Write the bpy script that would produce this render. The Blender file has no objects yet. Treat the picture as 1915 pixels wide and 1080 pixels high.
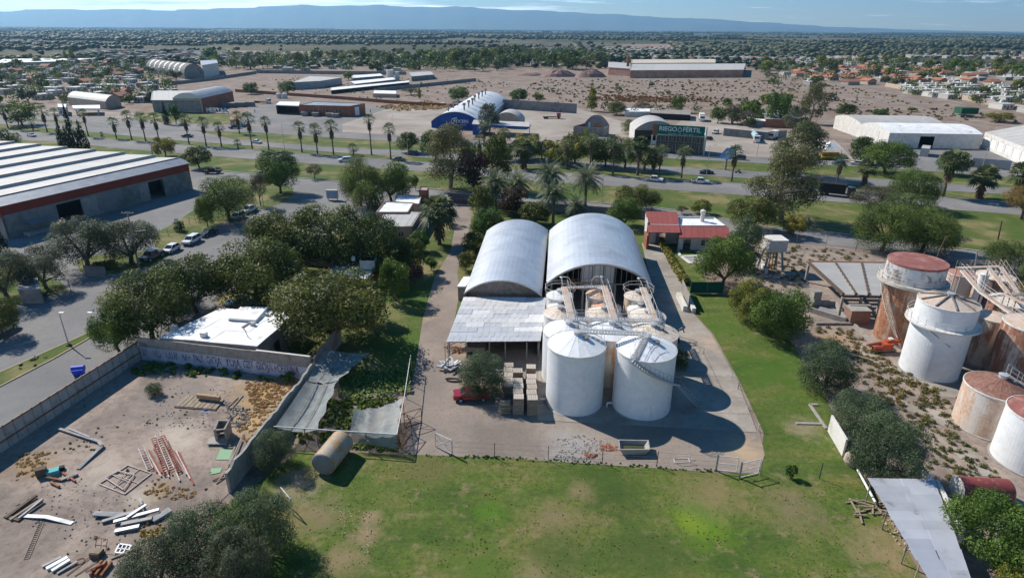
import bpy,math,random
import numpy as np
from mathutils import Vector,Matrix
R = math.radians
sc = bpy.context.scene
col = sc.collection
random.seed(11)
# ------------------------------------------------------------------ camera
IW,IH,FPX,CAMH = 1915.0,1080.0,1160.0,42.0
PITCH = math.atan(487 / FPX)
ROLL = 0.0065
_CPI,_SPI = math.cos(PITCH),math.sin(PITCH)
_CRO,_SRO = math.cos(ROLL),math.sin(ROLL)
cam = bpy.data.cameras.new("camera")
camo = bpy.data.objects.new("camera",cam)
col.objects.link(camo)
cam.sensor_width = 36
cam.lens = FPX / IW * 36
cam.clip_start = 0.5
cam.clip_end = 120000
_FW,_U0,xr = Vector((0,_CPI,-_SPI)),Vector((0,_SPI,_CPI)),Vector((1,0,0))
_RT = xr * _CRO + _U0 * _SRO
_UP = _U0 * _CRO - xr * _SRO
m3 = Matrix((_RT,_UP,-_FW)).transposed()
camo.matrix_world = Matrix.Translation((0,0,CAMH)) @ m3.to_4x4()
sc.camera = camo
# ------------------------------------------------------------------ light
SUN_EL = R(41)
SUN_AZ = math.atan2(-0.79,0.613)          # compass angle measured from +Y towards +X
sdir = Vector((math.sin(SUN_AZ) * math.cos(SUN_EL),math.cos(SUN_AZ) * math.cos(SUN_EL),math.sin(SUN_EL)))
sl = bpy.data.lights.new("sun",'SUN')
sl.energy = 5.0
sl.angle = R(0.53)
sl.color = (1.0,0.94,0.85)
so = bpy.data.objects.new("sun",sl)
col.objects.link(so)
so.rotation_euler = (-sdir).to_track_quat('-Z','Y').to_euler()
wd = bpy.data.worlds.new("World")
sc.world = wd
wd.use_nodes = True
nt = wd.node_tree
for n in list(nt.nodes):
 nt.nodes.remove(n)
out = nt.nodes.new('ShaderNodeOutputWorld')
bg = nt.nodes.new('ShaderNodeBackground')
bg.inputs['Strength'].default_value = 0.08
sky = nt.nodes.new('ShaderNodeTexSky')
sky.sky_type = 'NISHITA'
sky.sun_disc = False
sky.sun_elevation = SUN_EL
sky.sun_rotation = SUN_AZ
sky.altitude = 700
sky.air_density = 1.0
sky.dust_density = 0.05
sky.ozone_density = 1.6
# scattered cumulus, thickest low over the range
tc = nt.nodes.new('ShaderNodeTexCoord')
sx = nt.nodes.new('ShaderNodeSeparateXYZ')
nt.links.new(tc.outputs['Generated'],sx.inputs[0])
def wmath(op,a,b=None,c=None):
 n = nt.nodes.new('ShaderNodeMath'); n.operation = op
 for i,v in enumerate((a,b,c)):
  if v is None: continue
  if isinstance(v,(int,float)): n.inputs[i].default_value = v
  else: nt.links.new(v,n.inputs[i])
 return n.outputs[0]
zc = wmath('MAXIMUM',sx.outputs[2],0.0)
den = wmath('ADD',zc,0.05)
cx = wmath('DIVIDE',sx.outputs[0],den)
cy = wmath('DIVIDE',sx.outputs[1],den)
cmb = nt.nodes.new('ShaderNodeCombineXYZ')
nt.links.new(wmath('MULTIPLY',cx,0.45),cmb.inputs[0]); nt.links.new(wmath('MULTIPLY',cy,0.8),cmb.inputs[1])
nz = nt.nodes.new('ShaderNodeTexNoise')
nz.inputs['Scale'].default_value = 0.9; nz.inputs['Detail'].default_value = 9; nz.inputs['Roughness'].default_value = 0.62
nt.links.new(cmb.outputs[0],nz.inputs['Vector'])
# more cloud to the west (-X) than to the east, as over the range in view
bias = wmath('MULTIPLY',wmath('ADD',sx.outputs[0],0.06),-0.52)
cov = wmath('ADD',nz.outputs['Fac'],wmath('MINIMUM',wmath('MAXIMUM',bias,-0.14),0.17))
mr = nt.nodes.new('ShaderNodeMapRange')
mr.inputs['From Min'].default_value = 0.44; mr.inputs['From Max'].default_value = 0.66
mr.inputs['To Max'].default_value = 0.95
nt.links.new(cov,mr.inputs['Value'])
mixc = nt.nodes.new('ShaderNodeMix'); mixc.data_type = 'RGBA'
# a bank that lies along the range: it thins out above eight degrees
band = nt.nodes.new('ShaderNodeMapRange'); band.inputs[1].default_value = 0.09; band.inputs[2].default_value = 0.16; band.inputs[3].default_value = 1; band.inputs[4].default_value = 0.0
nt.links.new(zc,band.inputs[0])
nt.links.new(wmath('MULTIPLY',mr.outputs[0],band.outputs[0]),mixc.inputs['Factor'])
hs = nt.nodes.new('ShaderNodeHueSaturation')
hs.inputs['Saturation'].default_value = 1.4; hs.inputs['Value'].default_value = 0.97
nt.links.new(sky.outputs[0],hs.inputs['Color'])
nt.links.new(hs.outputs[0],mixc.inputs['A'])
mixc.inputs['B'].default_value = (27.0,27.6,28.6,1)
nt.links.new(mixc.outputs['Result'],bg.inputs['Color'])
nt.links.new(bg.outputs[0],out.inputs['Surface'])
sc.view_settings.view_transform = 'Standard'
sc.view_settings.look = 'None'
sc.view_settings.gamma = 1
sc.view_settings.exposure = 0.5
sc.view_settings.use_curve_mapping = False
sc.cycles.volume_bounces = 0
sc.cycles.max_bounces = 6
sc.cycles.diffuse_bounces = 3
sc.cycles.glossy_bounces = 3
sc.cycles.transparent_max_bounces = 8
# ------------------------------------------------------------------ projection between photo pixels and places
def _d(px,py):
 dx,dy = px - IW / 2,py - IH / 2
 x = dx * _CRO + dy * _SRO
 y = -dx * _SRO + dy * _CRO
 return x,FPX * _CPI - y * _SPI,-FPX * _SPI - y * _CPI
def G(px,py,z=0.0):
 x,y,zz = _d(px,py)
 t = (z - CAMH) / zz
 return Vector((x * t,y * t,z))
def MPP(px,py,z=0.0):
 return (z - CAMH) / _d(px,py)[2]
def HT(P,px,py):
 x,y,zz = _d(px,py)
 return CAMH + zz / y * P[1]
def AT(px,py,Y):
 x,y,zz = _d(px,py)
 return Vector((x / y * Y,Y,CAMH + zz / y * Y))
def PR(P):
 v = Vector(P) - Vector((0,0,CAMH))
 a,b,c = v.dot(_RT),v.dot(_UP),v.dot(_FW)
 return (IW / 2 + a / c * FPX,IH / 2 - b / c * FPX)
def onseg(A,B,px):
 lo,hi = 0.0,1.0
 s = PR(A)[0] < PR(B)[0]
 for _ in range(30):
  m = (lo + hi) / 2
  if (PR(A.lerp(B,m))[0] < px) == s: lo = m
  else: hi = m
 return lo
# ------------------------------------------------------------------ materials
_M = {}
def L(nt,a,b): nt.links.new(a,b)
def ramp(nt,fac,stops):
 r = nt.nodes.new('ShaderNodeValToRGB')
 el = r.color_ramp.elements
 while len(el) > 1: el.remove(el[0])
 el[0].position = stops[0][0]; el[0].color = (*stops[0][1],1)
 for p,c in stops[1:]:
  e = el.new(p); e.color = (*c,1)
 if fac is not None: L(nt,fac,r.inputs[0])
 return r.outputs[0]
def noise(nt,vec,scale,detail=5,rough=0.6,dist=0.0):
 n = nt.nodes.new('ShaderNodeTexNoise')
 n.inputs['Scale'].default_value = scale; n.inputs['Detail'].default_value = detail
 n.inputs['Roughness'].default_value = rough; n.inputs['Distortion'].default_value = dist
 L(nt,vec,n.inputs['Vector'])
 return n.outputs['Fac']
def mathn(nt,op,a,b=None,clamp=False):
 n = nt.nodes.new('ShaderNodeMath'); n.operation = op; n.use_clamp = clamp
 for i,v in enumerate((a,b)):
  if v is None: continue
  if isinstance(v,(int,float)): n.inputs[i].default_value = v
  else: L(nt,v,n.inputs[i])
 return n.outputs[0]
def mixn(nt,fac,a,b):
 n = nt.nodes.new('ShaderNodeMix'); n.data_type = 'RGBA'
 if isinstance(fac,(int,float)): n.inputs['Factor'].default_value = fac
 else: L(nt,fac,n.inputs['Factor'])
 for k,v in (('A',a),('B',b)):
  if isinstance(v,tuple): n.inputs[k].default_value = (*v,1)
  else: L(nt,v,n.inputs[k])
 return n.outputs['Result']
def maprange(nt,v,a,b,c=0.0,d=1.0):
 n = nt.nodes.new('ShaderNodeMapRange')
 n.inputs[1].default_value = a; n.inputs[2].default_value = b; n.inputs[3].default_value = c; n.inputs[4].default_value = d
 L(nt,v,n.inputs[0])
 return n.outputs[0]
def newmat(name):
 m = bpy.data.materials.new(name); m.use_nodes = True
 nt = m.node_tree
 b = nt.nodes.get('Principled BSDF')
 return m,nt,b
def coords(nt,world=False,stretch=(1,1,1)):
 if world:
  g = nt.nodes.new('ShaderNodeNewGeometry'); v = g.outputs['Position']
 else:
  g = nt.nodes.new('ShaderNodeTexCoord'); v = g.outputs['Object']
 if stretch != (1,1,1):
  mp = nt.nodes.new('ShaderNodeMapping'); mp.inputs['Scale'].default_value = stretch
  L(nt,v,mp.inputs['Vector']); v = mp.outputs[0]
 return v
def addbump(nt,b,h,strength=0.3,dist=0.05):
 bm = nt.nodes.new('ShaderNodeBump'); bm.inputs['Strength'].default_value = strength; bm.inputs['Distance'].default_value = dist
 L(nt,h,bm.inputs['Height']); L(nt,bm.outputs[0],b.inputs['Normal'])
def mat(name,c1,c2=None,scale=1.0,rough=0.85,metal=0.0,bump=0.0,c3=None,s3=0.2,stretch=(1,1,1),world=False,rnd=0.0,lo=0.35,hi=0.65,t3=(0.5,0.65),spec=0.3):
 if name in _M: return _M[name]
 m,nt,b = newmat(name)
 v = coords(nt,world,stretch)
 if c2 is None: c2 = tuple(x * 0.82 for x in c1)
 f = noise(nt,v,scale,6,0.62)
 colr = ramp(nt,f,[(lo,c1),(hi,c2)])
 if c3 is not None:
  f3 = maprange(nt,noise(nt,v,s3,5,0.65,0.3),t3[0],t3[1])
  colr = mixn(nt,f3,colr,c3)
 if rnd > 0:
  oi = nt.nodes.new('ShaderNodeObjectInfo')
  h = nt.nodes.new('ShaderNodeHueSaturation')
  L(nt,maprange(nt,oi.outputs['Random'],0,1,1 - rnd,1 + rnd),h.inputs['Value'])
  L(nt,colr,h.inputs['Color']); colr = h.outputs[0]
 L(nt,colr,b.inputs['Base Color'])
 b.inputs['Roughness'].default_value = rough
 b.inputs['Metallic'].default_value = metal
 b.inputs['Specular IOR Level'].default_value = spec
 if bump > 0: addbump(nt,b,f,bump,0.04)
 _M[name] = m
 return m
def foliage(name,ca,cb,cc=None,hue=0.03):
 if name in _M: return _M[name]
 m,nt,b = newmat(name)
 v = coords(nt)
 at = nt.nodes.new('ShaderNodeAttribute'); at.attribute_name = 'tint'
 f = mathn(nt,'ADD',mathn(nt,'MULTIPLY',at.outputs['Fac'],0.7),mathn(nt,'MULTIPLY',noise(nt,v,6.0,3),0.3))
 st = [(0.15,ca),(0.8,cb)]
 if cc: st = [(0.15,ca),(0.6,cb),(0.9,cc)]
 c = ramp(nt,f,st)
 oi = nt.nodes.new('ShaderNodeObjectInfo')
 h = nt.nodes.new('ShaderNodeHueSaturation')
 L(nt,maprange(nt,oi.outputs['Random'],0,1,0.5 - hue,0.5 + hue),h.inputs['Hue'])
 L(nt,maprange(nt,oi.outputs['Random'],0,1,1.28,0.82),h.inputs['Value'])
 L(nt,c,h.inputs['Color'])
 L(nt,h.outputs[0],b.inputs['Base Color'])
 b.inputs['Roughness'].default_value = 0.55
 b.inputs['Specular IOR Level'].default_value = 0.25
 tr = nt.nodes.new('ShaderNodeBsdfTranslucent')
 L(nt,h.outputs[0],tr.inputs['Color'])
 mx = nt.nodes.new('ShaderNodeMixShader'); mx.inputs[0].default_value = 0.3
 L(nt,b.outputs[0],mx.inputs[1]); L(nt,tr.outputs[0],mx.inputs[2])
 L(nt,mx.outputs[0],nt.nodes['Material Output'].inputs['Surface'])
 _M[name] = m
 return m
# ------------------------------------------------------------------ objects
def setp(o,label=None,cat=None,group=None,kind=None):
 if label: o['label'] = label
 if cat: o['category'] = cat
 if group: o['group'] = group
 if kind: o['kind'] = kind
 return o
def thing(name,label,cat,loc=(0,0,0),rotz=0.0,group=None):
 o = bpy.data.objects.new(name,None)
 o.empty_display_size = 0.3
 col.objects.link(o)
 o.location = loc; o.rotation_euler = (0,0,rotz)
 return setp(o,label,cat,group)
class MB:
 def __init__(s): s.v = []; s.f = []
 def add(s,vs,fs):
  n = len(s.v)
  s.v += [tuple(p) for p in vs]
  s.f += [tuple(i + n for i in f) for f in fs]
  return s
 def box(s,c,d,rz=0.0,M=None):
  x,y,z = d[0] / 2,d[1] / 2,d[2] / 2
  vs = [Vector((a * x,b * y,e * z)) for e in (-1,1) for b in (-1,1) for a in (-1,1)]
  if M is None:
   M = Matrix.Translation(c) @ Matrix.Rotation(rz,4,'Z')
  vs = [M @ p for p in vs]
  return s.add(vs,[(0,2,3,1),(4,5,7,6),(0,1,5,4),(2,6,7,3),(0,4,6,2),(1,3,7,5)])
 def beam(s,a,b,w,h=None,upv=(0,0,1)):
  a,b = Vector(a),Vector(b); h = h or w
  d = b - a; l = d.length
  if l < 1e-6: return s
  d = d / l; u = Vector(upv)
  if abs(d.dot(u)) > 0.99: u = Vector((0,1,0))
  r = d.cross(u).normalized(); u = r.cross(d)
  M = Matrix((r,d,u)).transposed().to_4x4(); M.translation = (a + b) / 2
  return s.box(None,(w,l,h),M=M)
 def cyl(s,a,b,r0,r1=None,n=10,caps=True):
  a,b = Vector(a),Vector(b); r1 = r0 if r1 is None else r1
  d = (b - a).normalized(); u = Vector((0,0,1)) if abs(d.z) < 0.95 else Vector((1,0,0))
  x = d.cross(u).normalized(); y = d.cross(x)
  vs = []
  for c,r in ((a,r0),(b,r1)):
   for i in range(n):
    t = 2 * math.pi * i / n
    vs.append(c + x * (r * math.cos(t)) + y * (r * math.sin(t)))
  fs = [(i,(i + 1) % n,n + (i + 1) % n,n + i) for i in range(n)]
  if caps: fs += [tuple(range(n))[::-1],tuple(range(n,2 * n))]
  return s.add(vs,fs)
 def prism(s,poly,z0,z1):
  n = len(poly)
  vs = [(p[0],p[1],z0) for p in poly] + [(p[0],p[1],z1) for p in poly]
  fs = [tuple(range(n))[::-1],tuple(range(n,2 * n))] + [(i,(i + 1) % n,n + (i + 1) % n,n + i) for i in range(n)]
  return s.add(vs,fs)
 def quad(s,*p): return s.add(p,[tuple(range(len(p)))])
 def slab(s,a,b,c,d,t):
  a,b,c,d = map(Vector,(a,b,c,d))
  n = (b - a).cross(d - a).normalized() * t
  vs = [a,b,c,d,a - n,b - n,c - n,d - n]
  return s.add(vs,[(0,1,2,3),(7,6,5,4),(0,4,5,1),(1,5,6,2),(2,6,7,3),(3,7,4,0)])
 def lathe(s,prof,n=32,c=(0,0)):
  vs = []
  for r,z in prof:
   for i in range(n):
    t = 2 * math.pi * i / n
    vs.append((c[0] + r * math.cos(t),c[1] + r * math.sin(t),z))
  fs = []
  for k in range(len(prof) - 1):
   for i in range(n):
    j = (i + 1) % n
    fs.append((k * n + i,k * n + j,(k + 1) * n + j,(k + 1) * n + i))
  return s.add(vs,fs)
 def tube(s,pts,r,n=6):
  for i in range(len(pts) - 1): s.cyl(pts[i],pts[i + 1],r,r,n,True)
  return s
 def build(s,name,m,parent=None,off=None,smooth=False,world=True):
  """vertices are world positions unless world=False; stored relative to the parent's origin"""
  me = bpy.data.meshes.new(name)
  vs = s.v
  if parent is not None and world:
   M = (Matrix.Translation(parent.location) @ parent.rotation_euler.to_matrix().to_4x4()).inverted()
   if parent.parent is not None:
    pp = parent.parent
    M = (Matrix.Translation(pp.location) @ pp.rotation_euler.to_matrix().to_4x4() @ Matrix.Translation(parent.location) @ parent.rotation_euler.to_matrix().to_4x4()).inverted()
   vs = [tuple(M @ Vector(p)) for p in vs]
  me.from_pydata(vs,[],s.f)
  if smooth:
   me.polygons.foreach_set('use_smooth',[True] * len(me.polygons))
  me.materials.append(m)
  me.update()
  o = bpy.data.objects.new(name,me)
  col.objects.link(o)
  if parent is not None: o.parent = parent
  return o
def obj(name,me,parent=None,loc=None):
 o = bpy.data.objects.new(name,me); col.objects.link(o)
 if parent is not None: o.parent = parent
 if loc is not None: o.location = loc
 return o
def children(o): return [c for c in KIDS.get(o.name,[])]
def copy_thing(src,loc,rotz=0.0,label=None,group=None,scale=None):
 def cp_(o,parent):
  c = o.copy(); col.objects.link(c)
  if parent is not None: c.parent = parent
  for ch in list(o.children): cp_(ch,c)
  return c
 r = cp_(src,None)
 r.location = loc; r.rotation_euler = (0,0,rotz)
 if scale: r.scale = scale
 if label: r['label'] = label
 if group: r['group'] = group
 return r
def ground_sheet(name,px,z,m,world=None,kind='structure'):
 pts = world or [G(x,y) for x,y in px]
 mb = MB(); mb.quad(*[(p[0],p[1],z) for p in pts])
 me_o = mb.build(name,m)
 # make sure it faces _UP
 if me_o.data.polygons[0].normal.z < 0: me_o.data.flip_normals()
 return setp(me_o,kind=kind)
# ================================================================== ground materials
def blobmask(nt,pos,P,r,dist):
 """soft irregular patch round a place on the ground"""
 d = nt.nodes.new('ShaderNodeVectorMath'); d.operation = 'DISTANCE'
 L(nt,pos,d.inputs[0]); d.inputs[1].default_value = (P[0],P[1],0)
 return maprange(nt,mathn(nt,'ADD',d.outputs['Value'],mathn(nt,'MULTIPLY',dist,r * 3.6)),r * 1.9,r * 3.1,1,0)
def ground_mat(name,base,spots=(),bump=0.4,rough=0.95):
 m,nt,b = newmat(name)
 pos = coords(nt,True)
 c = base(nt,pos)
 if spots:
  dn = noise(nt,pos,0.42,7,0.78,0.8)
  for (px,py,r,cl) in spots:
   c = mixn(nt,mathn(nt,'MULTIPLY',blobmask(nt,pos,G(px,py),r,dn),0.85),c,cl)
 L(nt,c,b.inputs['Base Color'])
 b.inputs['Roughness'].default_value = rough
 b.inputs['Specular IOR Level'].default_value = 0.15
 addbump(nt,b,noise(nt,pos,3.0,6,0.75),bump,0.12)
 return m
def b_far(nt,pos):
 # dry plain near the town, irrigated fields and orchards further out
 big = noise(nt,pos,0.006,5,0.6,0.4)
 sm = noise(nt,pos,0.09,6,0.72)
 dirt = ramp(nt,sm,[(0.3,(0.15,0.115,0.092)),(0.5,(0.225,0.178,0.148)),(0.68,(0.3,0.245,0.205))])
 scrub = mixn(nt,maprange(nt,noise(nt,pos,0.2,5,0.75),0.56,0.64),dirt,(0.16,0.115,0.075))
 scrub = mixn(nt,maprange(nt,noise(nt,pos,0.035,7,0.75,0.8),0.5,0.62,0,0.6),scrub,(0.155,0.1,0.062))
 vo = nt.nodes.new('ShaderNodeTexVoronoi'); vo.inputs['Scale'].default_value = 0.0042
 mp = nt.nodes.new('ShaderNodeMapping'); mp.inputs['Scale'].default_value = (1.0,0.75,1); mp.inputs['Rotation'].default_value = (0,0,0.25)
 L(nt,pos,mp.inputs[0]); L(nt,mp.outputs[0],vo.inputs['Vector'])
 sep = nt.nodes.new('ShaderNodeSeparateColor'); L(nt,vo.outputs['Color'],sep.inputs[0])
 fields = ramp(nt,sep.outputs[0],[(0.0,(0.05,0.055,0.027)),(0.35,(0.075,0.075,0.038)),(0.55,(0.14,0.11,0.068)),(0.72,(0.085,0.08,0.044)),(1.0,(0.17,0.13,0.085))])
 fields = mixn(nt,maprange(nt,sm,0.45,0.6),fields,(0.045,0.05,0.025))
 sp_ = nt.nodes.new('ShaderNodeSeparateXYZ'); L(nt,pos,sp_.inputs[0])
 yy = mathn(nt,'ADD',sp_.outputs[1],mathn(nt,'MULTIPLY',big,500))
 return mixn(nt,maprange(nt,yy,980,1150),scrub,fields)
def b_lawn(nt,pos):
 mp = nt.nodes.new('ShaderNodeMapping'); mp.inputs['Scale'].default_value = (0.6,1.3,1); L(nt,pos,mp.inputs[0])
 a = noise(nt,mp.outputs[0],0.14,6,0.66,0.5)
 f = noise(nt,pos,1.6,6,0.8)
 g = ramp(nt,a,[(0.34,(0.055,0.1,0.018)),(0.49,(0.1,0.145,0.027)),(0.6,(0.16,0.16,0.045)),(0.69,(0.23,0.18,0.085))])
 g = mixn(nt,maprange(nt,f,0.42,0.66,0,0.75),g,(0.035,0.06,0.013))
 mp2 = nt.nodes.new('ShaderNodeMapping'); mp2.inputs['Scale'].default_value = (0.12,2.2,1); L(nt,pos,mp2.inputs[0])
 g = mixn(nt,maprange(nt,noise(nt,mp2.outputs[0],1.0,4,.7),.5,.7,0,.4),g,(0.13,0.125,0.045))
 g = mixn(nt,maprange(nt,noise(nt,pos,4.0,8,.9),.47,.62,0,.45),g,(0.035,0.055,0.012))
 f2 = noise(nt,pos,0.5,7,0.8)
 return mixn(nt,maprange(nt,f2,0.54,0.64,0,0.7),g,(0.22,0.17,0.095))
def b_verge(nt,pos):
 a = noise(nt,pos,0.09,6,0.66,0.5)
 g = ramp(nt,a,[(0.38,(0.06,0.10,0.02)),(0.5,(0.09,0.11,0.03)),(0.62,(0.2,0.17,0.08))])
 return mixn(nt,maprange(nt,noise(nt,pos,0.7,6,0.8),0.5,0.72,0,0.5),g,(0.045,0.075,0.015))
def b_dirt(nt,pos):
 a = noise(nt,pos,0.12,6,0.66,0.6)
 f = noise(nt,pos,1.3,7,0.78)
 d = ramp(nt,a,[(0.33,(0.165,0.132,0.112)),(0.46,(0.235,0.19,0.162)),(0.6,(0.33,0.265,0.22))])
 return mixn(nt,maprange(nt,f,0.48,0.66,0,0.65),d,(0.12,0.092,0.075))
def b_gravel(nt,pos):
 a = noise(nt,pos,0.1,6,0.6,0.3)
 f = noise(nt,pos,2.6,7,0.8)
 d = ramp(nt,a,[(0.35,(0.19,0.158,0.134)),(0.5,(0.245,0.203,0.172)),(0.65,(0.3,0.242,0.198))])
 return mixn(nt,maprange(nt,f,0.48,0.68,0,0.6),d,(0.14,0.115,0.098))
def b_concrete(nt,pos):
 a = noise(nt,pos,0.22,6,0.6,0.3)
 f = noise(nt,pos,1.1,7,.78)
 d = ramp(nt,a,[(0.35,(0.235,0.205,0.175)),(0.5,(0.29,0.258,0.222)),(0.65,(0.35,0.315,0.272))])
 d = mixn(nt,maprange(nt,f,0.5,0.7,0,0.5),d,(0.17,0.145,0.12))
 ck = maprange(nt,mathn(nt,'ABSOLUTE',mathn(nt,'SUBTRACT',noise(nt,pos,0.22,6,0.7,1.0),0.5)),0.0,0.005,0.6,0)
 return mixn(nt,ck,d,(0.1,0.085,0.07))
def b_asphalt(nt,pos):
 a = noise(nt,pos,0.06,6,0.6,0.4)
 f = noise(nt,pos,0.9,7,0.75)
 d = ramp(nt,a,[(0.35,(0.155,0.152,0.15)),(0.5,(0.185,0.18,0.176)),(0.65,(0.225,0.215,0.205))])
 d = mixn(nt,maprange(nt,f,0.52,0.74,0,0.5),d,(0.125,0.122,0.122))
 cr_ = maprange(nt,mathn(nt,'ABSOLUTE',mathn(nt,'SUBTRACT',noise(nt,pos,0.16,5,0.7,1.2),0.5)),0.0,0.006,0.55,0)
 return mixn(nt,cr_,d,(0.09,0.088,0.088))
def b_yard(nt,pos):
 a = noise(nt,pos,0.05,6,0.6,0.4)
 return ramp(nt,a,[(0.35,(0.24,0.205,0.175)),(0.5,(0.3,0.26,0.225)),(0.65,(0.36,0.315,0.275))])
m_far = ground_mat('far_plain',b_far)
m_lawn = ground_mat('patchy_lawn',b_lawn,[
 (1318,985,3.0,(0.11,0.19,0.015)),(1310,957,1.8,(0.06,0.15,0.015)),(1290,975,1.4,(0.16,0.22,0.02)),(912,962,1.6,(0.075,0.15,0.015)),(1110,880,4.0,(0.05,0.085,0.015)),
 (1150,925,3.5,(0.045,0.075,0.018)),(1330,925,3.4,(0.19,0.155,0.07)),(1085,915,1.6,(0.21,0.16,0.085)),(688,1000,1.5,(0.25,0.18,0.105)),(695,965,1.0,(0.25,0.185,0.11)),
 (640,1045,2.0,(0.22,0.165,0.09)),(590,960,2.4,(0.19,0.15,0.085)),(1040,965,2.0,(0.18,0.145,0.075)),(1320,610,5,(0.06,0.12,0.015)),(1450,700,7,(0.05,0.11,0.014)),(1370,800,5,(0.06,0.09,0.02)),
 (1660,1030,3.2,(0.25,0.185,0.105)),(1500,800,2.2,(0.25,0.2,0.13)),(800,870,3,(0.12,0.11,0.04)),(560,905,2.4,(0.27,0.21,0.15)),(1210,1035,4,(0.055,0.085,0.02)),(900,1060,3,(0.07,0.12,0.02)),
 (1000,1070,1.5,(0.22,0.17,0.09)),(1060,1040,3,(0.06,0.09,0.022)),(1480,950,3,(0.17,0.14,0.075))])
m_garden = ground_mat('garden_lawn',b_verge,[(800,560,9,(0.06,0.12,0.018)),(800,640,4,(0.07,0.13,0.02))])
m_verge = ground_mat('verge_grass',b_verge)
m_lot = ground_mat('scrap_lot_dirt',b_dirt,[(500,735,4.5,(0.42,0.28,0.12)),(470,790,2.6,(0.42,0.28,0.12)),(60,870,2.5,(0.3,0.2,0.11)),(260,930,2.0,(0.42,0.36,0.29)),(330,820,3.5,(0.45,0.39,0.32)),(200,880,3,(0.4,0.34,0.28)),(300,915,1.2,(0.28,0.2,0.1)),(330,740,5,(0.22,0.19,0.17))])
m_scrub = ground_mat('scrubby_dirt',b_dirt,[(1590,830,4,(0.3,0.27,0.24)),(1560,640,3,(0.35,0.22,0.11))])
m_gravel = ground_mat('yard_gravel',b_gravel,[(1395,840,2.5,(0.42,0.31,0.2)),(800,660,3,(0.31,0.25,0.205)),(880,655,3,(0.36,0.26,0.185)),(1070,830,3.0,(0.3,0.29,0.275)),(960,760,3,(0.26,0.235,0.215)),(800,590,2,(0.38,0.28,0.19))])
m_concrete = ground_mat('concrete_pad',b_concrete,[(1330,640,3.0,(0.4,0.31,0.23)),(1260,600,3.0,(0.33,0.27,0.22))],0.15)
m_asphalt = ground_mat('worn_asphalt',b_asphalt,(),0.12,0.88)
m_yard = ground_mat('bare_yard',b_yard)
m_path = ground_mat('dirt_track',b_gravel)
# ================================================================== ground, roads and yards
mb = MB(); mb.quad((-30000,-300,0),(30000,-300,0),(30000,25500,0),(-30000,25500,0))
setp(mb.build('ground',m_far),kind='structure')
def strip(name,top,bot,z,m):
 t = [G(x,y) for x,y in top]; b = [G(x,y) for x,y in bot]
 mb = MB()
 # resample both edges to the same count
 def rs(pl,n):
  d = [0]
  for i in range(1,len(pl)): d.append(d[-1] + (pl[i] - pl[i - 1]).length)
  o = []
  for k in range(n):
   s = d[-1] * k / (n - 1); i = 0
   while i < len(pl) - 2 and d[i + 1] < s: i += 1
   o.append(pl[i].lerp(pl[i + 1],(s - d[i]) / max(1e-6,d[i + 1] - d[i])))
  return o
 n = 40
 t,b = rs(t,n),rs(b,n)
 vs = [(p.x,p.y,z) for p in t] + [(p.x,p.y,z) for p in b]
 mb.add(vs,[(n + i,n + i + 1,i + 1,i) for i in range(n - 1)])
 return setp(mb.build(name,m),kind='structure'),t,b
SN_T = [(-70,209),(0,212),(160,218),(320,231),(487,238.5),(640,248.5),(800,257),(960,268),(1280,288),(1440,296),(1600,302),(1762,312),(1990,326)]
SN_B = [(-70,217),(0,221),(160,228),(320,243),(487,248.5),(640,258.5),(800,268),(960,279),(1280,298),(1440,306),(1600,311),(1762,322),(1990,339)]
UP_T = [(-70,218),(0,222),(160,235),(320,251),(487,265),(640,277),(800,283),(960,293),(1280,314),(1440,323),(1600,333),(1761,344),(1861,350),(1990,358)]
UP_B = [(-70,228),(0,232),(160,246),(320,262),(487,274),(640,286),(800,295),(960,308),(1280,326),(1440,336),(1600,345),(1761,357),(1861,362),(1990,370)]
LO_T = [(-70,237),(0,242),(160,257),(320,270),(487,282),(640,293),(800,304),(960,317.5),(1280,338),(1440,346),(1600,356),(1761,369),(1861,376),(1990,386)]
LO_B = [(-70,254),(0,260),(110,266),(250,280),(487,299),(640,310),(800,321),(960,336),(1280,357),(1440,369),(1600,380),(1761,391),(1861,398),(1990,408)]
SS_K = [(-70,262),(110,280),(250,295),(358,315),(454,323.5),(544,332),(652,341),(776,351),(822,355),(960,367),(1097,378),(1221,388),(1291,397),(1435,425),(1600,440),(1761,462),(1915,479),(1990,488)]
SS_B = [(822,378),(960,391),(1097,400),(1221,408),(1291,420),(1435,449),(1600,463),(1761,492),(1915,509),(1990,518)]
# verge grass under the whole avenue, then the carriageways on it
strip('verge',SN_B,SS_K,0.03,m_verge)
strip('service_road',SN_T,SN_B,0.05,m_asphalt)
_,upt,upb = strip('road',UP_T,UP_B,0.06,m_asphalt)
_,lot_,lob = strip('road',LO_T,LO_B,0.06,m_asphalt)
strip('service_road',SS_K[8:],SS_B,0.05,m_asphalt)
ground_sheet('road',[(150,233),(320,251),(440,261),(330,237),(160,226)],0.045,m_asphalt)
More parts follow.
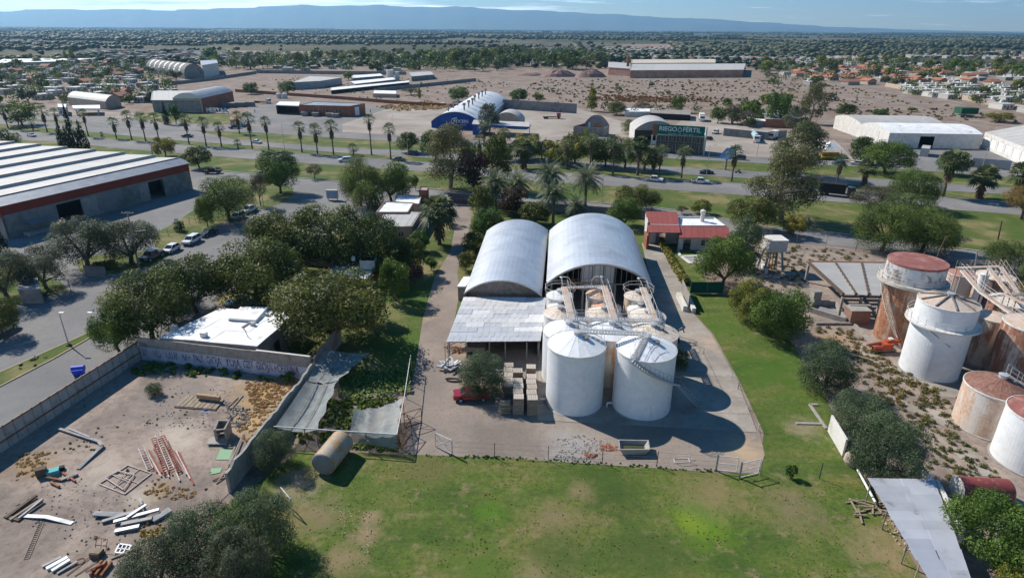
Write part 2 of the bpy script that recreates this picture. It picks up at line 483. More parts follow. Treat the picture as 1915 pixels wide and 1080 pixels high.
# side street and junction
ground_sheet('street',[(-120,425),(20,447),(120,418),(361,352),(356,314),(454,323),(544,332),(652,341),(776,351),(822,356),(823,380),(790,392),(700,402),(600,470),(430,556),(266,668),(-120,905)],0.02,m_asphalt)
ground_sheet('grass_verge',[(385,360),(377,383),(322,420),(287,437),(290,462),(322,470),(372,437),(412,418),(455,400),(490,390),(528,380),(548,366),(548,352),(525,344),(480,338),(440,334),(400,340)],0.05,m_verge)
ground_sheet('grass_verge',[(142,490),(165,478),(230,474),(300,468),(322,476),(280,498),(215,512),(150,508)],0.05,m_verge)
ground_sheet('grass_verge',[(-120,560),(-120,470),(20,478),(60,505),(118,530),(128,545),(60,560),(0,580)],0.05,m_verge)
def kerb(name,pts,m,w=0.18,h=0.14):
 mb = MB()
 for a,b in zip(pts[:-1],pts[1:]):
  mb.beam((a[0],a[1],h / 2),(b[0],b[1],h / 2),w,h)
 return setp(mb.build(name,m),kind='structure')
m_kerb = mat('kerb_concrete',(0.42,0.4,0.36),(0.3,0.28,0.25),0.8,world=True)
m_yk = mat('yellow_kerb',(0.45,0.36,0.2),(0.33,0.27,0.17),0.8,world=True)
ml,mr_ = [(-90,733),(0,696.7),(100,652),(205,605)],[(-90,765),(0,723),(100,671),(208,609)]
ground_sheet('median',ml + mr_[::-1],0.10,m_verge)
kerb('kerb',[G(*p) for p in ml] + [G(*mr_[-1])],m_yk)
kerb('kerb',[G(*p) for p in mr_],m_yk)
kerb('kerb',lot_,m_kerb,0.25,0.16)
kerb('kerb',upb,m_kerb,0.2,0.12)
kerb('kerb',upt,m_kerb,0.2,0.12)
kerb('kerb',[G(*p) for p in SS_K[2:]],m_kerb,0.35,0.2)
kerb('kerb',[G(*p) for p in SN_B],m_kerb,0.2,0.12)
# lane marks, faded
mbm = MB()
m_mark = mat('faded_white_paint',(0.42,0.42,0.4),(0.26,0.26,0.25),3.0,world=True)
for A,B in ((upt,upb),(lot_,lob)):
 for i in range(len(A) - 1):
  for k in range(4):
   p = A[i].lerp(A[i + 1],k / 4).lerp(B[i].lerp(B[i + 1],k / 4),0.5)
   q = A[i].lerp(A[i + 1],k / 4 + 0.1).lerp(B[i].lerp(B[i + 1],k / 4 + 0.1),0.5)
   mbm.beam((p.x,p.y,0.068),(q.x,q.y,0.068),0.12,0.008)
setp(mbm.build('lane_markings',m_mark),kind='stuff')
# yards north of the avenue
ground_sheet('yard',[(480,198),(560,190),(700,200),(800,205),(808,256),(640,247),(487,237),(440,235),(455,215)],0.02,m_asphalt)
ground_sheet('yard',[(640,232),(720,205),(800,200),(830,190),(850,256),(800,256),(640,247)],0.03,m_yard)
ground_sheet('yard',[(960,190),(1070,200),(1180,232),(1180,280),(1100,276),(960,267),(930,230)],0.02,m_yard)
ground_sheet('yard',[(1290,215),(1350,222),(1480,250),(1560,262),(1600,300),(1440,295),(1310,288),(1260,235)],0.03,m_yard)
ground_sheet('yard',[(1590,250),(1700,262),(1830,268),(1930,300),(1930,320),(1762,311),(1600,301)],0.02,m_asphalt)
ground_sheet('grass_verge',[(320,208),(440,215),(455,226),(440,233),(320,229),(250,222),(255,212)],0.03,m_verge)
ground_sheet('yard',[(0,196),(130,205),(250,212),(250,222),(160,217),(0,211)],0.02,m_yard)
ground_sheet('field',[(690,104),(600,97),(430,95),(420,104),(560,112)],0.3,mat('ploughed_field',(0.25,0.17,0.11),(0.19,0.13,0.09),0.01,world=True))
ground_sheet('field',[(1160,84),(1250,82),(1265,93),(1180,94)],0.3,_M['ploughed_field'])
# the garden and drive
ground_sheet('garden',[(400,560),(560,465),(700,402),(800,388),(1010,385),(1215,405),(1215,560),(880,560),(835,640),(790,660),(768,740),(600,700),(575,702),(530,640)],0.03,m_garden)
ground_sheet('driveway',[(838,378),(884,380),(880,420),(872,450),(862,480),(855,510),(860,545),(850,600),(836,650),(900,660),(1010,650),(1010,780),(1420,805),(1430,850),(1418,885),(1350,884),(940,856),(762,850),(760,760),(778,680),(790,600),(812,520),(842,470),(850,430),(840,400)],0.05,m_gravel)
ground_sheet('concrete_pad',[(1005,786),(1416,809),(1380,715),(1330,625),(1296,585),(1272,520),(1236,460),(1200,455),(1215,520),(1010,540)],0.09,m_concrete)
ground_sheet('lawn',[(380,1200),(400,960),(480,905),(560,842),(762,850),(940,856),(1340,881),(1420,886),(1428,810),(1384,715),(1334,625),(1298,585),(1236,460),(1260,455),(1300,470),(1330,550),(1400,560),(1480,640),(1545,745),(1585,850),(1625,905),(1680,1000),(1790,1200)],0.04,m_lawn)
ground_sheet('dirt_lot',[(266,670),(577,702),(592,712),(432,918),(400,950),(300,1050),(200,1250),(-200,1250),(-200,950),(83,793)],0.04,m_lot)
ground_sheet('tank_yard',[(1380,470),(1340,428),(1435,450),(1600,464),(1761,493),(1915,511),(2100,540),(2200,1000),(2000,1150),(1800,1150),(1680,960),(1625,905),(1545,745),(1480,640),(1400,560)],0.03,m_scrub)
# expansion joints on the pad are recessed gaps: thin dark grooves
m_joint = mat('joint',(0.12,0.1,0.085))
mj = MB()
for (a,b) in (((1010,700),(1375,705)),((1370,743),(1392,746)),((1240,800),(1225,690)),((1345,773),(1400,775)),((1240,640),(1340,645)),((1215,548),(1285,550)),((1080,790),(1082,745))):
 A,B = G(*a),G(*b); mj.beam((A.x,A.y,0.094),(B.x,B.y,0.094),0.05,0.004)
setp(mj.build('pad_joints',m_joint),kind='stuff')
# mountains
mm = mat('mountain_rock',(0.10,0.085,0.07),(0.06,0.055,0.045),0.0006,world=True,bump=0)
rg = [(-400,20),(0,21),(200,18),(400,17),(560,12),(700,9),(860,14),(1000,22),(1080,22),(1180,28),(1300,36),(1440,43),(1560,50),(1680,55),(1800,58.2),(1915,59.4),(2300,62)]
V = []; NX = 180; rows = [(-1.0,16500),(0.35,18500),(0.78,20500),(1.0,22000),(0.5,24500)]
rnd = random.Random(5)
for k,(hf,Y) in enumerate(rows):
 for i in range(NX):
  px = -400 + 2700 * i / (NX - 1)
  j = 0
  while rg[j + 1][0] < px - 1e-6: j += 1
  t = (px - rg[j][0]) / (rg[j + 1][0] - rg[j][0]); py = rg[j][1] * (1 - t) + rg[j + 1][1] * t
  top = AT(px,py,22000)
  X = top.x * Y / 22000
  z = max(-20,top.z * hf) if hf > 0 else -30
  z += (rnd.random() - 0.5) * (80 if 0 < hf < 1 else 14) * min(1,top.z / 500)
  z += (26 * math.sin(i * .23) + 17 * math.sin(i * .61 + 1) + 9 * math.sin(i * 1.3)) * min(1,max(0,top.z) / 500) * (hf > 0)
  V.append((X,Y + rnd.uniform(-300,300),z))
mb = MB(); mb.add(V,[(k * NX + i,k * NX + i + 1,(k + 1) * NX + i + 1,(k + 1) * NX + i) for k in range(len(rows) - 1) for i in range(NX - 1)])
setp(mb.build('mountains',mm,smooth=True),kind='structure')
# haze
hz = MB(); hz.box((0,12500,699.4),(64000,27000,1401.2))
hm = bpy.data.materials.new('air'); hm.use_nodes = True; hnt = hm.node_tree
hnt.nodes.remove(hnt.nodes['Principled BSDF'])
pv = hnt.nodes.new('ShaderNodeVolumePrincipled')
pv.inputs['Color'].default_value = (0.32,0.66,1.0,1)
pv.inputs['Density'].default_value = 0.000055
pv.inputs['Anisotropy'].default_value = 0.3
L(hnt,pv.outputs[0],hnt.nodes['Material Output'].inputs['Volume'])
setp(hz.build('haze',hm),kind='stuff')
# ================================================================== materials for built things
M_white = mat('white_wall',(0.62,0.6,0.56),(0.5,0.48,0.44),0.6,c3=(0.4,0.37,0.33),s3=0.5,t3=(0.55,0.75))
M_wroof = mat('white_membrane',(0.78,0.78,0.77),(0.66,0.66,0.65),0.5,c3=(0.42,0.41,0.39),s3=0.35,t3=(0.56,0.72),rough=0.6,rnd=0.04)
M_grey = mat('grey_render',(0.25,0.24,0.235),(0.19,0.18,0.175),0.7,c3=(0.14,0.135,0.13),s3=0.3)
M_conc = mat('raw_concrete',(0.33,0.31,0.28),(0.24,0.225,0.205),1.4,c3=(0.17,0.155,0.14),s3=0.5,t3=(0.55,0.75),bump=0.25,rnd=0.08)
M_block = mat('block_wall',(0.3,0.265,0.235),(0.21,0.185,0.165),1.6,c3=(0.16,0.14,0.12),s3=0.5,bump=0.4)
M_brick = mat('red_brick',(0.27,0.105,0.065),(0.2,0.08,0.05),1.2,c3=(0.33,0.2,0.15),s3=0.3,t3=(0.55,0.75))
M_brick2 = mat('pink_brick',(0.36,0.2,0.14),(0.28,0.15,0.11),0.4,c3=(0.4,0.3,0.24),s3=0.1)
M_redp = mat('red_paint',(0.25,0.045,0.025),(0.2,0.038,0.022),0.5)
M_redroof = mat('red_roof',(0.26,0.068,0.06),(0.22,0.058,0.05),0.9,c3=(0.29,0.11,0.095),s3=0.6,t3=(0.6,0.8),rnd=0.06)
M_galv = mat('galvanised_sheet',(0.62,0.63,0.65),(0.55,0.56,0.58),0.5,rough=0.4,metal=0.55,rnd=0.05,c3=(0.5,0.5,0.51),s3=0.2,spec=.5)
M_galvd = mat('old_sheet_metal',(0.5,0.5,0.5),(0.4,0.4,0.4),0.6,rough=0.5,metal=0.35,rnd=0.14,c3=(0.33,0.29,0.26),s3=0.3,t3=(0.6,0.75))
M_wsheet = mat('pale_roof_sheet',(0.43,0.415,0.39),(0.37,0.355,0.335),0.3,rough=0.6,rnd=0.04)
M_bsheet = mat('blue_grey_sheet',(0.3,0.32,0.35),(0.22,0.24,0.27),0.5,rough=0.5,metal=0.4,rnd=0.06)
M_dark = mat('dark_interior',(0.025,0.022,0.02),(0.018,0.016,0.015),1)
M_glass = mat('window_glass',(0.03,0.035,0.045),(0.022,0.026,0.035),0.4,rough=0.12,spec=0.6)
M_steel = mat('weathered_steel',(0.3,0.29,0.28),(0.2,0.17,0.15),2,rough=0.6,metal=0.4)
M_wsteel = mat('white_steel',(0.68,0.67,0.65),(0.5,0.47,0.43),2.5,rough=0.5)
M_rust = mat('rust',(0.22,0.09,0.04),(0.13,0.055,0.03),2.2,c3=(0.3,0.15,0.08),s3=0.8)
M_wood = mat('weathered_wood',(0.3,0.24,0.18),(0.2,0.155,0.115),4,stretch=(1,0.2,1),rnd=0.14)
M_woodd = mat('dark_wood',(0.12,0.085,0.06),(0.08,0.06,0.045),4)
M_bluep = mat('blue_paint',(0.018,0.065,0.27),(0.014,0.05,0.22),0.4)
M_greenp = mat('green_banner',(0.005,0.13,0.095),(0.004,0.11,0.08),0.4)
M_black = mat('black_rubber',(0.02,0.02,0.02))
M_lett = mat('white_letters',(0.75,0.76,0.78))
M_terra = mat('terracotta',(0.34,0.15,0.09),(0.27,0.115,0.07),0.8,rnd=0.1)
M_beige = mat('beige_wall',(0.42,0.34,0.27),(0.35,0.28,0.22),0.5)
M_net = mat('shade_net',(0.42,0.45,0.44),(0.33,0.36,0.35),1.5,rough=0.9)
# ================================================================== building helpers
def wallface(name,parent,A,B,z0,z1,m,holes=(),th=0.18,out_=1):
 """one wall from A to B (seen from its right-hand side facing us); holes (t0,t1,h0,h1) are real openings"""
 A,B = Vector((A[0],A[1],0)),Vector((B[0],B[1],0))
 mb = MB(); Ln = (B - A).length
 us = sorted({0,1,*[h[0] for h in holes],*[h[1] for h in holes]}); zs = sorted({z0,z1,*[h[2] for h in holes],*[h[3] for h in holes]})
 for i in range(len(us) - 1):
  for j in range(len(zs) - 1):
   um,zm = (us[i] + us[i + 1]) / 2,(zs[j] + zs[j + 1]) / 2
   if any(h[0] < um < h[1] and h[2] < zm < h[3] for h in holes): continue
   a,b = A.lerp(B,us[i]),A.lerp(B,us[i + 1])
   d = (B - A).normalized(); n = Vector((d.y,-d.x,0)) * th
   p = [(a.x,a.y,zs[j]),(b.x,b.y,zs[j]),(b.x,b.y,zs[j + 1]),(a.x,a.y,zs[j + 1])]
   q = [(x - n.x,y - n.y,z) for x,y,z in p]
   mb.add(p + q,[(0,1,2,3),(7,6,5,4),(0,4,5,1),(1,5,6,2),(2,6,7,3),(3,7,4,0)])
 return mb.build(name,m,parent)
def window(parent,A,B,t0,t1,h0,h1,inset=0.08,fm=None,name='window',gm=None,mull=1):
 A,B = Vector((A[0],A[1],0)),Vector((B[0],B[1],0)); d = (B - A).normalized(); n = Vector((d.y,-d.x,0))
 a,b = A.lerp(B,t0) - n * inset,A.lerp(B,t1) - n * inset
 f = MB(); w = min(0.09,(b - a).length * .08)
 for p,q in (((a,h0),(b,h0)),((a,h1),(b,h1))):
  f.beam((p[0].x,p[0].y,p[1]),(q[0].x,q[0].y,q[1]),w,w)
 for k in range(mull + 1 + (mull > 0)):
  c = a.lerp(b,k / max(1,mull + (mull > 0))) if mull else (a if k == 0 else b)
  f.beam((c.x,c.y,h0),(c.x,c.y,h1),w,w)
 if not mull: f.beam((b.x,b.y,h0),(b.x,b.y,h1),w,w)
 fo = f.build(name,fm or M_wsteel,parent)
 g = MB(); a2,b2 = a - n * .03,b - n * .03
 g.quad((a2.x,a2.y,h0),(b2.x,b2.y,h0),(b2.x,b2.y,h1),(a2.x,a2.y,h1))
 g.build('pane',gm or M_glass,fo,world=True)
 return fo
def block(name,label,cat,P,h,wm,rm,group=None,parapet=0.35,wins=(),over=0.0,doors=(),roofpieces=0):
 """flat-roofed building on a polygon P given so that the first edge faces us (left to right)"""
 P = [Vector((p[0],p[1],0)) for p in P]
 c = sum(P,Vector()) / len(P)
 t = thing(name,label,cat,c,0,group)
 n = len(P)
 for i in range(n):
  A,B = P[i],P[(i + 1) % n]
  hs = [w[1:5] for w in wins if w[0] == i] + [w[1:5] for w in doors if w[0] == i]
  wallface('wall',t,A,B,0,h,wm,hs)
 for w in wins: window(t,P[w[0]],P[(w[0] + 1) % n],*w[1:5])
 for w in doors:
  A,B = P[w[0]],P[(w[0] + 1) % n]; d = (B - A).normalized(); nn = Vector((d.y,-d.x,0)) * .12
  a,b = A.lerp(B,w[1]) - nn,A.lerp(B,w[2]) - nn
  MB().quad((a.x,a.y,w[3]),(b.x,b.y,w[3]),(b.x,b.y,w[4]),(a.x,a.y,w[4])).build('door',w[5] if len(w) > 5 else M_woodd,t)
 Q = [c + (p - c) * (1 + over) for p in P]
 ins = [p + (c - p).normalized() * 0.2 for p in P] if parapet > 0 and over == 0 else Q
 zt = h - parapet if over == 0 and parapet > 0 else h
 if roofpieces and n == 4:
  for k in range(roofpieces):
   a,b = k / roofpieces,(k + 1) / roofpieces - .04 / max(1,(ins[1] - ins[0]).length)
   q = [ins[0].lerp(ins[1],a),ins[0].lerp(ins[1],b),ins[3].lerp(ins[2],b),ins[3].lerp(ins[2],a)]
   MB().prism([(p.x,p.y) for p in q],zt - .1,zt + (k % 2) * .015).build('roof_panel',rm,t)
 else:
  MB().prism([(p.x,p.y) for p in ins],zt - .12,zt + (0 if over == 0 else .1)).build('roof',rm,t)
 return t
def interior(parent,P,h,m=None):
 """dark floor and back so an opening looks into a room"""
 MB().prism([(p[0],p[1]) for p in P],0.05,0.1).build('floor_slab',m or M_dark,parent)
def vault(name,label,cat,E0,E1,back0,back1,ez,rise,wm,rm,nl=6,na=1,group=None,over=0.4,gable=None,ezb=None,seg=16,gable_open=None,fascia=None,gv=0.0):
 """barrel roof between front eave ends E0,E1 and back eave ends; returns the thing"""
 E0,E1,B0,B1 = [Vector((p[0],p[1],0)) for p in (E0,E1,back0,back1)]
 t = thing(name,label,cat,(E0 + E1 + B0 + B1) / 4,0,group)
 def arc(u,v,lift=0.0):
  # u across, v along; circular segment
  a,b = E0.lerp(B0,v),E1.lerp(B1,v); w = (b - a).length; r = (w * w / 4 + rise * rise) / (2 * rise)
  hx = (u - .5) * w; z = math.sqrt(max(0,r * r - hx * hx)) - (r - rise)
  p = a.lerp(b,u); return Vector((p.x,p.y,ez + z + lift))
 dv = over / max(1,(B0 - E0).length)
 for k in range(nl):
  v0,v1 = -dv + (1 + 2 * dv) * k / nl,-dv + (1 + 2 * dv) * (k + 1) / nl + .002
  for j in range(na):
   u0_,u1_ = j / na,(j + 1) / na
   m_ = seg // na
   mb = MB(); lift = 0.012 * ((k + j) % 2)
   for i in range(m_):
    a,b = u0_ + (u1_ - u0_) * i / m_,u0_ + (u1_ - u0_) * (i + 1) / m_
    mb.slab(arc(a,v0,lift),arc(b,v0,lift),arc(b,v1,lift),arc(a,v1,lift),0.05)
   o = mb.build('roof_panel',rm,t)
 # gable infill front and back
 for v,nm in ((gv,'front_gable'),(1.0,'back_gable')):
  if nm == 'front_gable' and gable_open == 'none': continue
  pts = [arc(i / seg,v,-.06) for i in range(seg + 1)]
  d = (pts[-1] - pts[0]).normalized(); nrm = Vector((d.y,-d.x,0)) * 0
  zb = gable_open if (nm == 'front_gable' and gable_open is not None) else 0
  base = [(pts[0].x,pts[0].y,zb),(pts[-1].x,pts[-1].y,zb)]
  vs = [tuple(p) for p in pts] + [base[1],base[0]]
  MB().quad(*vs).build(nm,(gable or wm) if nm == 'front_gable' else wm,t)
 wallface('side_wall',t,B0,E0,0,ez,wm)
 wallface('side_wall',t,E1,B1,0,ez,wm)
 if fascia:
  mb = MB()
  for i in range(seg): mb.beam(arc(i / seg,-dv,.02),arc((i + 1) / seg,-dv,.02),.12,.22)
  mb.build('fascia',fascia,t)
 t['_'] = 0; del t['_']
 return t,arc
def textobj(parent,s,size,A,B,z,m,t=0.5,name='lettering',out_=0.06,ext=0.02,align='CENTER',sx_=1.0,fit=None):
 A,B = Vector((A[0],A[1],0)),Vector((B[0],B[1],0)); d = (B - A).normalized(); n = Vector((d.y,-d.x,0))
 cu = bpy.data.curves.new(name,'FONT'); cu.body = s; cu.size = size; cu.extrude = ext; cu.align_x = align; cu.align_y = 'CENTER'; cu.offset = size * .012
 o = bpy.data.objects.new('tmp',cu); col.objects.link(o)
 dg = bpy.context.evaluated_depsgraph_get(); me = bpy.data.meshes.new_from_object(o.evaluated_get(dg))
 bpy.data.objects.remove(o)
 me.materials.clear(); me.materials.append(m)
 if fit: sx_ = fit / max(.01,max(v.co.x for v in me.vertices) - min(v.co.x for v in me.vertices))
 p = A.lerp(B,t) + n * out_
 Mx = Matrix((d,Vector((0,0,1)),n)).transposed().to_4x4(); Mx.translation = Vector((p.x,p.y,z))
 Mx = Mx @ Matrix.Diagonal((sx_,1,1,1))
 pm = Matrix.Translation(parent.location) @ parent.rotation_euler.to_matrix().to_4x4() if parent is not None else Matrix()
 me.transform(pm.inverted() @ Mx)
 return obj(name,me,parent)
EX = lambda A,B,n: [A.lerp(B,k / n) for k in range(n + 1)]
# ------------------------------------------------------------------ the two barrel-roofed barns
def gp(px,py,z): return G(px,py,z)
e1 = 4.6
A0,A1 = gp(868.5,547,e1),gp(1013,551,e1); Bk0,Bk1 = gp(910,432.5,e1),gp(1025,431.5,e1)
ap = HT((A0 + A1) / 2,940,533) - e1
barn1,arc1 = vault('barn','left silver barrel-roofed barn joined to the corrugated lean-to','barn',A0,A1,Bk0,Bk1,e1,max(2.3,ap),M_block,M_galv,9,4,fascia=M_galvd,gable_open=3.2,gv=.03)
e2 = 5.0
C0,C1 = gp(1021.5,530,e2),gp(1221,535,e2); D0,D1 = gp(1027.5,432,e2),gp(1184,432.5,e2)
ap2 = HT((C0 + C1) / 2,1129,497) - e2
barn2,arc2 = vault('barn','right larger barrel-roofed barn open at the front behind the tanks','barn',C0,C1,D0,D1,e2,max(3.6,ap2),M_conc,M_galv,9,5,fascia=M_galvd,seg=20,gable_open='none')
# open front of the right barn: truss lattice, pale solid window wall and posts
mb = MB(); pc = [arc2(i / 20,0.01,-.35) for i in range(21)]
for i in range(20): mb.beam(pc[i],pc[i + 1],.12,.25)
for i in range(2,19): mb.cyl((pc[i].x,pc[i].y,e2 + .2),pc[i],.04,.04,4)
mb.beam((pc[0].x,pc[0].y,e2 + .1),(pc[-1].x,pc[-1].y,e2 + .1),.15,.2)
mb.build('front_truss',M_steel,barn2)
for u in (.05,.35,.65,.95):
 p = C0.lerp(C1,u); MB().box((p.x,p.y + .2,e2 / 2),(.3,.3,e2)).build('post',M_conc,barn2)
Dn = (D0 - C0).normalized()
pA,pB = C0.lerp(C1,.33) + Dn * 3.5,C0.lerp(C1,.66) + Dn * 3.5
wm_ = MB().slab((pA.x,pA.y,2.6),(pB.x,pB.y,2.6),(pB.x,pB.y,7.2),(pA.x,pA.y,7.2),.1).build('inner_partition',M_wroof,barn2)
for u in (0.02,.34,.66,.98):
 p = pA.lerp(pB,u); MB().beam((p.x,p.y - .15,2.6),(p.x,p.y - .15,7.2),.12,.12).build('mullion',M_steel,barn2)
MB().prism([(p.x,p.y) for p in (C0,C1,D1,D0)],.1,.13).build('floor_slab',M_grey,barn2)
# ------------------------------------------------------------------ lean-to in front of the left barn, roofed with odd sheets
lr = [gp(867,556,4.3),gp(1022,557,4.3),gp(1011,636.5,3.3),gp(835,638,3.3)]
lt = thing('lean_to_shed','open lean-to shed roofed with patchy corrugated sheets','shed',(lr[0] + lr[1] + lr[2] + lr[3]) / 4 * 1.0)
lt.location.z = 0
M_sh = [mat('lean_to_sheet_a',(0.6,0.595,0.585),(0.52,0.515,0.505),0.8,rough=0.5,metal=0.08,rnd=0.05,c3=(0.4,0.37,0.34),s3=0.5,t3=(0.58,0.72)),
  mat('lean_to_sheet_b',(0.48,0.49,0.51),(0.42,0.43,0.45),0.8,rough=0.5,metal=0.08,rnd=0.04),
  mat('lean_to_sheet_c',(0.68,0.675,0.665),(0.6,0.595,0.585),0.8,rough=0.55,metal=0.05,rnd=0.04)]
rr = random.Random(4)
NR,NC = 10,5
for i in range(NR):
 offs = rr.uniform(-.09,.09)
 cs = [0] + [min(.97,max(.03,(k + 1) / NC + offs)) for k in range(NC - 1)] + [1]
 for j in range(NC):
  v0,v1 = i / NR,(i + 1) / NR + .012
  def rp(u,v,z=0):
   p = lr[0].lerp(lr[1],u).lerp(lr[3].lerp(lr[2],u),v); return Vector((p.x,p.y,p.z + z))
  z = 0.02 * ((i + j) % 2) + .008 * (NR - i) + rr.uniform(0,.02)
  mb = MB(); nn = 6
  for k in range(nn):
   a,b = cs[j] + (cs[j + 1] - cs[j]) * k / nn,cs[j] + (cs[j + 1] - cs[j]) * (k + 1) / nn
   zz = z + (.018 if k % 2 else 0)
   mb.slab(rp(a,v1,zz),rp(b,v1,zz),rp(b,v0,zz),rp(a,v0,zz),.02)
  mm_ = M_sh[1] if (i >= 8 or (i in (7,) and j < 2) or rr.random() < .22) else (M_sh[2] if rr.random() < .3 else M_sh[0])
  mb.build('roof_sheet',mm_,lt)
mb = MB()
for v in (.02,.35,.68,.98): mb.beam(lr[0].lerp(lr[3],v) - Vector((0,0,.2)),lr[1].lerp(lr[2],v) - Vector((0,0,.2)),.12,.2)
mb.build('rafters',M_woodd,lt)
for u,v in ((.02,.97),(.45,.98),(.85,.97),(.98,.97),(.02,.5),(.98,.5),(.02,.03),(.98,.03),(.62,.98)):
 p = lr[0].lerp(lr[1],u).lerp(lr[3].lerp(lr[2],u),v)
 MB().cyl((p.x,p.y,0),(p.x,p.y,p.z - .15),.09,.09,8).build('post',M_steel,lt)
wA,wB = G(1008,690),G(1008,640)
p0 = lr[0].lerp(lr[3],.35); p1 = lr[1].lerp(lr[2],.35)
wallface('back_wall',lt,(p0.x + .5,p0.y,0),(p1.x,p1.y,0),0,3.6,M_block,[(.3,.42,0,2.2),(.6,.8,0,2.6)])
q0 = lr[0].lerp(lr[3],.85)
wallface('side_wall',lt,(p0.x + .6,p0.y,0),(q0.x + 2.2,q0.y,0),0,2.6,M_white)
wallface('side_wall',lt,(lr[2].x - .15,lr[2].y + 1.5,0),(p1.x - .15,p1.y,0),0,3.3,M_block)
MB().box((q0.x + 3.2,q0.y + .6,1.15),(3.2,1.6,.7)).build('workbench',M_wood,lt)
# small flat hut at the barn corner
hp_ = [G(857,562),G(871,562),G(884,545),G(868,545)]
block('hut','small flat-roofed hut against the left barn wall','hut',hp_,2.6,M_block,M_wroof,parapet=0,over=.12)
# ------------------------------------------------------------------ sawtooth warehouse at left
W0,W1 = G(17,448),G(361,353.5)
we = (HT(W0,26,386) + HT(W1,352,306)) / 2
dW = (W1 - W0).normalized(); nW = Vector((-dW.y,dW.x,0))
zr = we + 1.3
r0 = G(344,292.5,zr); r5 = G(58.5,268.6,zr)
bay = (r5 - r0).dot(nW) / 5.0
Lw = (W1 - W0).length; W0b = W0
sw = thing('warehouse','long sawtooth-roofed warehouse with a red band and grey walls','warehouse',W0 + (W1 - W0) * .5)
M_brg = mat('brown_grey_sheet',(.5,.455,.42),(.4,.365,.34),.5)
nb = 8; depth = bay * nb
dpx = [(115,160),(283,311)]
hol = []
for a,b in dpx:
 ta,tb = onseg(W0,W1,a),onseg(W0,W1,b); hol.append((ta,tb,0,we * .66))
wallface('wall',sw,W0,W1,0,we * .72,M_grey,hol,.3)
o = wallface('red_band',sw,W0 - nW * .04,W1 - nW * .04,we * .72 + .01,we,M_redp,(),.3)
Wr0,Wr1 = W1 + nW * depth,W0 + nW * depth
wallface('wall',sw,W1 + dW * 0.02,Wr0,0,we * .7,M_grey,(),.3)
wallface('red_band',sw,W1 + dW * .06,Wr0 + dW * .06,we * .7 + .01,we,M_redp,(),.3)
wallface('wall',sw,Wr1,W0,0,we,M_grey,(),.3)
wallface('red_band',sw,Wr1 - dW * .05,W0 - dW * .05,we * .66,we - .02,M_redp,(),.02)
for (ta,tb,_,hh),pl in zip(hol,((160,187),(265,283))):
 a,b = W0.lerp(W1,onseg(W0,W1,pl[0])),W0.lerp(W1,onseg(W0,W1,pl[1]))
 wallface('sliding_door',sw,a - nW * .12,b - nW * .12,.1,hh,M_conc,(),.06)
 a,b = W0.lerp(W1,ta),W0.lerp(W1,tb)
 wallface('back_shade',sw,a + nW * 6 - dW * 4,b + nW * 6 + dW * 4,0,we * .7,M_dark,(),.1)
MB().prism([(p.x,p.y) for p in (W0 + nW * .3,W1 + nW * .3,W1 + nW * 7,W0 + nW * 7)],.02,.06).build('floor_slab',M_grey,sw)
s1 = (r0 - W1).dot(nW)
s1 = max(1.2,min(4,s1))
for k in range(nb):
 o0,o1,o2 = bay * k,bay * k + (s1 if k == 0 else .8),bay * (k + 1)
 zb = we + (.02 if k == 0 else .6); zt = zr
 def q(s,off,z): 
  p = W0 + dW * s + nW * off; return (p.x,p.y,z)
 e = .45
 MB().slab(q(-e,o0 - (.25 if k == 0 else 0),zb),q(Lw + e,o0 - (.25 if k == 0 else 0),zb),q(Lw + e,o1,zt),q(-e,o1,zt),.08).build('roof_slope',M_bsheet if k == 0 else M_brg,sw)
 ns = 9
 for j in range(ns):
  a,b = -e + (Lw + 2 * e) * j / ns,-e + (Lw + 2 * e) * (j + 1) / ns - .04
  MB().slab(q(a,o1,zt + .01 * (j % 2)),q(b,o1,zt + .01 * (j % 2)),q(b,o2 + .1,we + .7),q(a,o2 + .1,we + .7),.06).build('roof_panel',M_wsheet,sw)
 MB().beam(q(-e,o1,zt + .08),q(Lw + e,o1,zt + .08),.35,.06).build('ridge_cap',M_steel,sw)
 # gable end triangle
 mb = MB(); mb.quad(q(Lw,o0,we - .05),q(Lw,o2,we - .05),q(Lw,o2,we + .64),q(Lw,o1,zt - .06)); mb.build('gable_end',M_grey,sw)
# loading platform with awning
pf = W0.lerp(W1,.05)
MB().beam(q(3,-1.2,.5),q(14,-1.2,.5),2.2,.8).build('loading_platform',M_conc,sw)
MB().slab(q(4,-2.2,2.6),q(9,-2.2,2.6),q(9,0,2.9),q(4,0,2.9),.08).build('awning',M_bsheet,sw)
# ------------------------------------------------------------------ white-roofed building by the lot
hB = 3.7
rA,rB,rC,rD = gp(298,631,hB),gp(412,576,hB),gp(556,583,hB),gp(481,647.5,hB)
wb = thing('flat_roofed_building','low building with a bright white patched flat roof beside the scrap lot','building',((rA + rB + rC + rD) / 4).xy.to_3d())
PB = [rA,rD,rC,rB]
for i in range(4):
 wallface('wall',wb,PB[i],PB[(i + 1) % 4],0,hB,M_block if i == 0 else M_grey,[(.35,.5,0,2.2)] if i == 1 else ())
for k in range(4):
 for j in range(3):
  def rq(u,v,z): 
   p = rA.lerp(rD,u).lerp(rB.lerp(rC,u),v); return Vector((p.x,p.y,z))
  a,b,c_,d_ = k / 4 + .002,(k + 1) / 4 - .002,j / 3 + .003,(j + 1) / 3 - .003
  z = hB + .02 + .03 * ((k + j) % 2)
  MB().slab(rq(a,c_,z),rq(b,c_,z),rq(b,d_,z),rq(a,d_,z),.1).build('roof_panel',M_wroof,wb)
def boxpx(parent,name,px,py,w,d,h,z0,m,rz=0.0):
 p = gp(px,py,z0); return MB().box((p.x,p.y,z0 + h / 2),(w,d,h),rz).build(name,m,parent)
raz = math.atan2((rD - rA).y,(rD - rA).x)
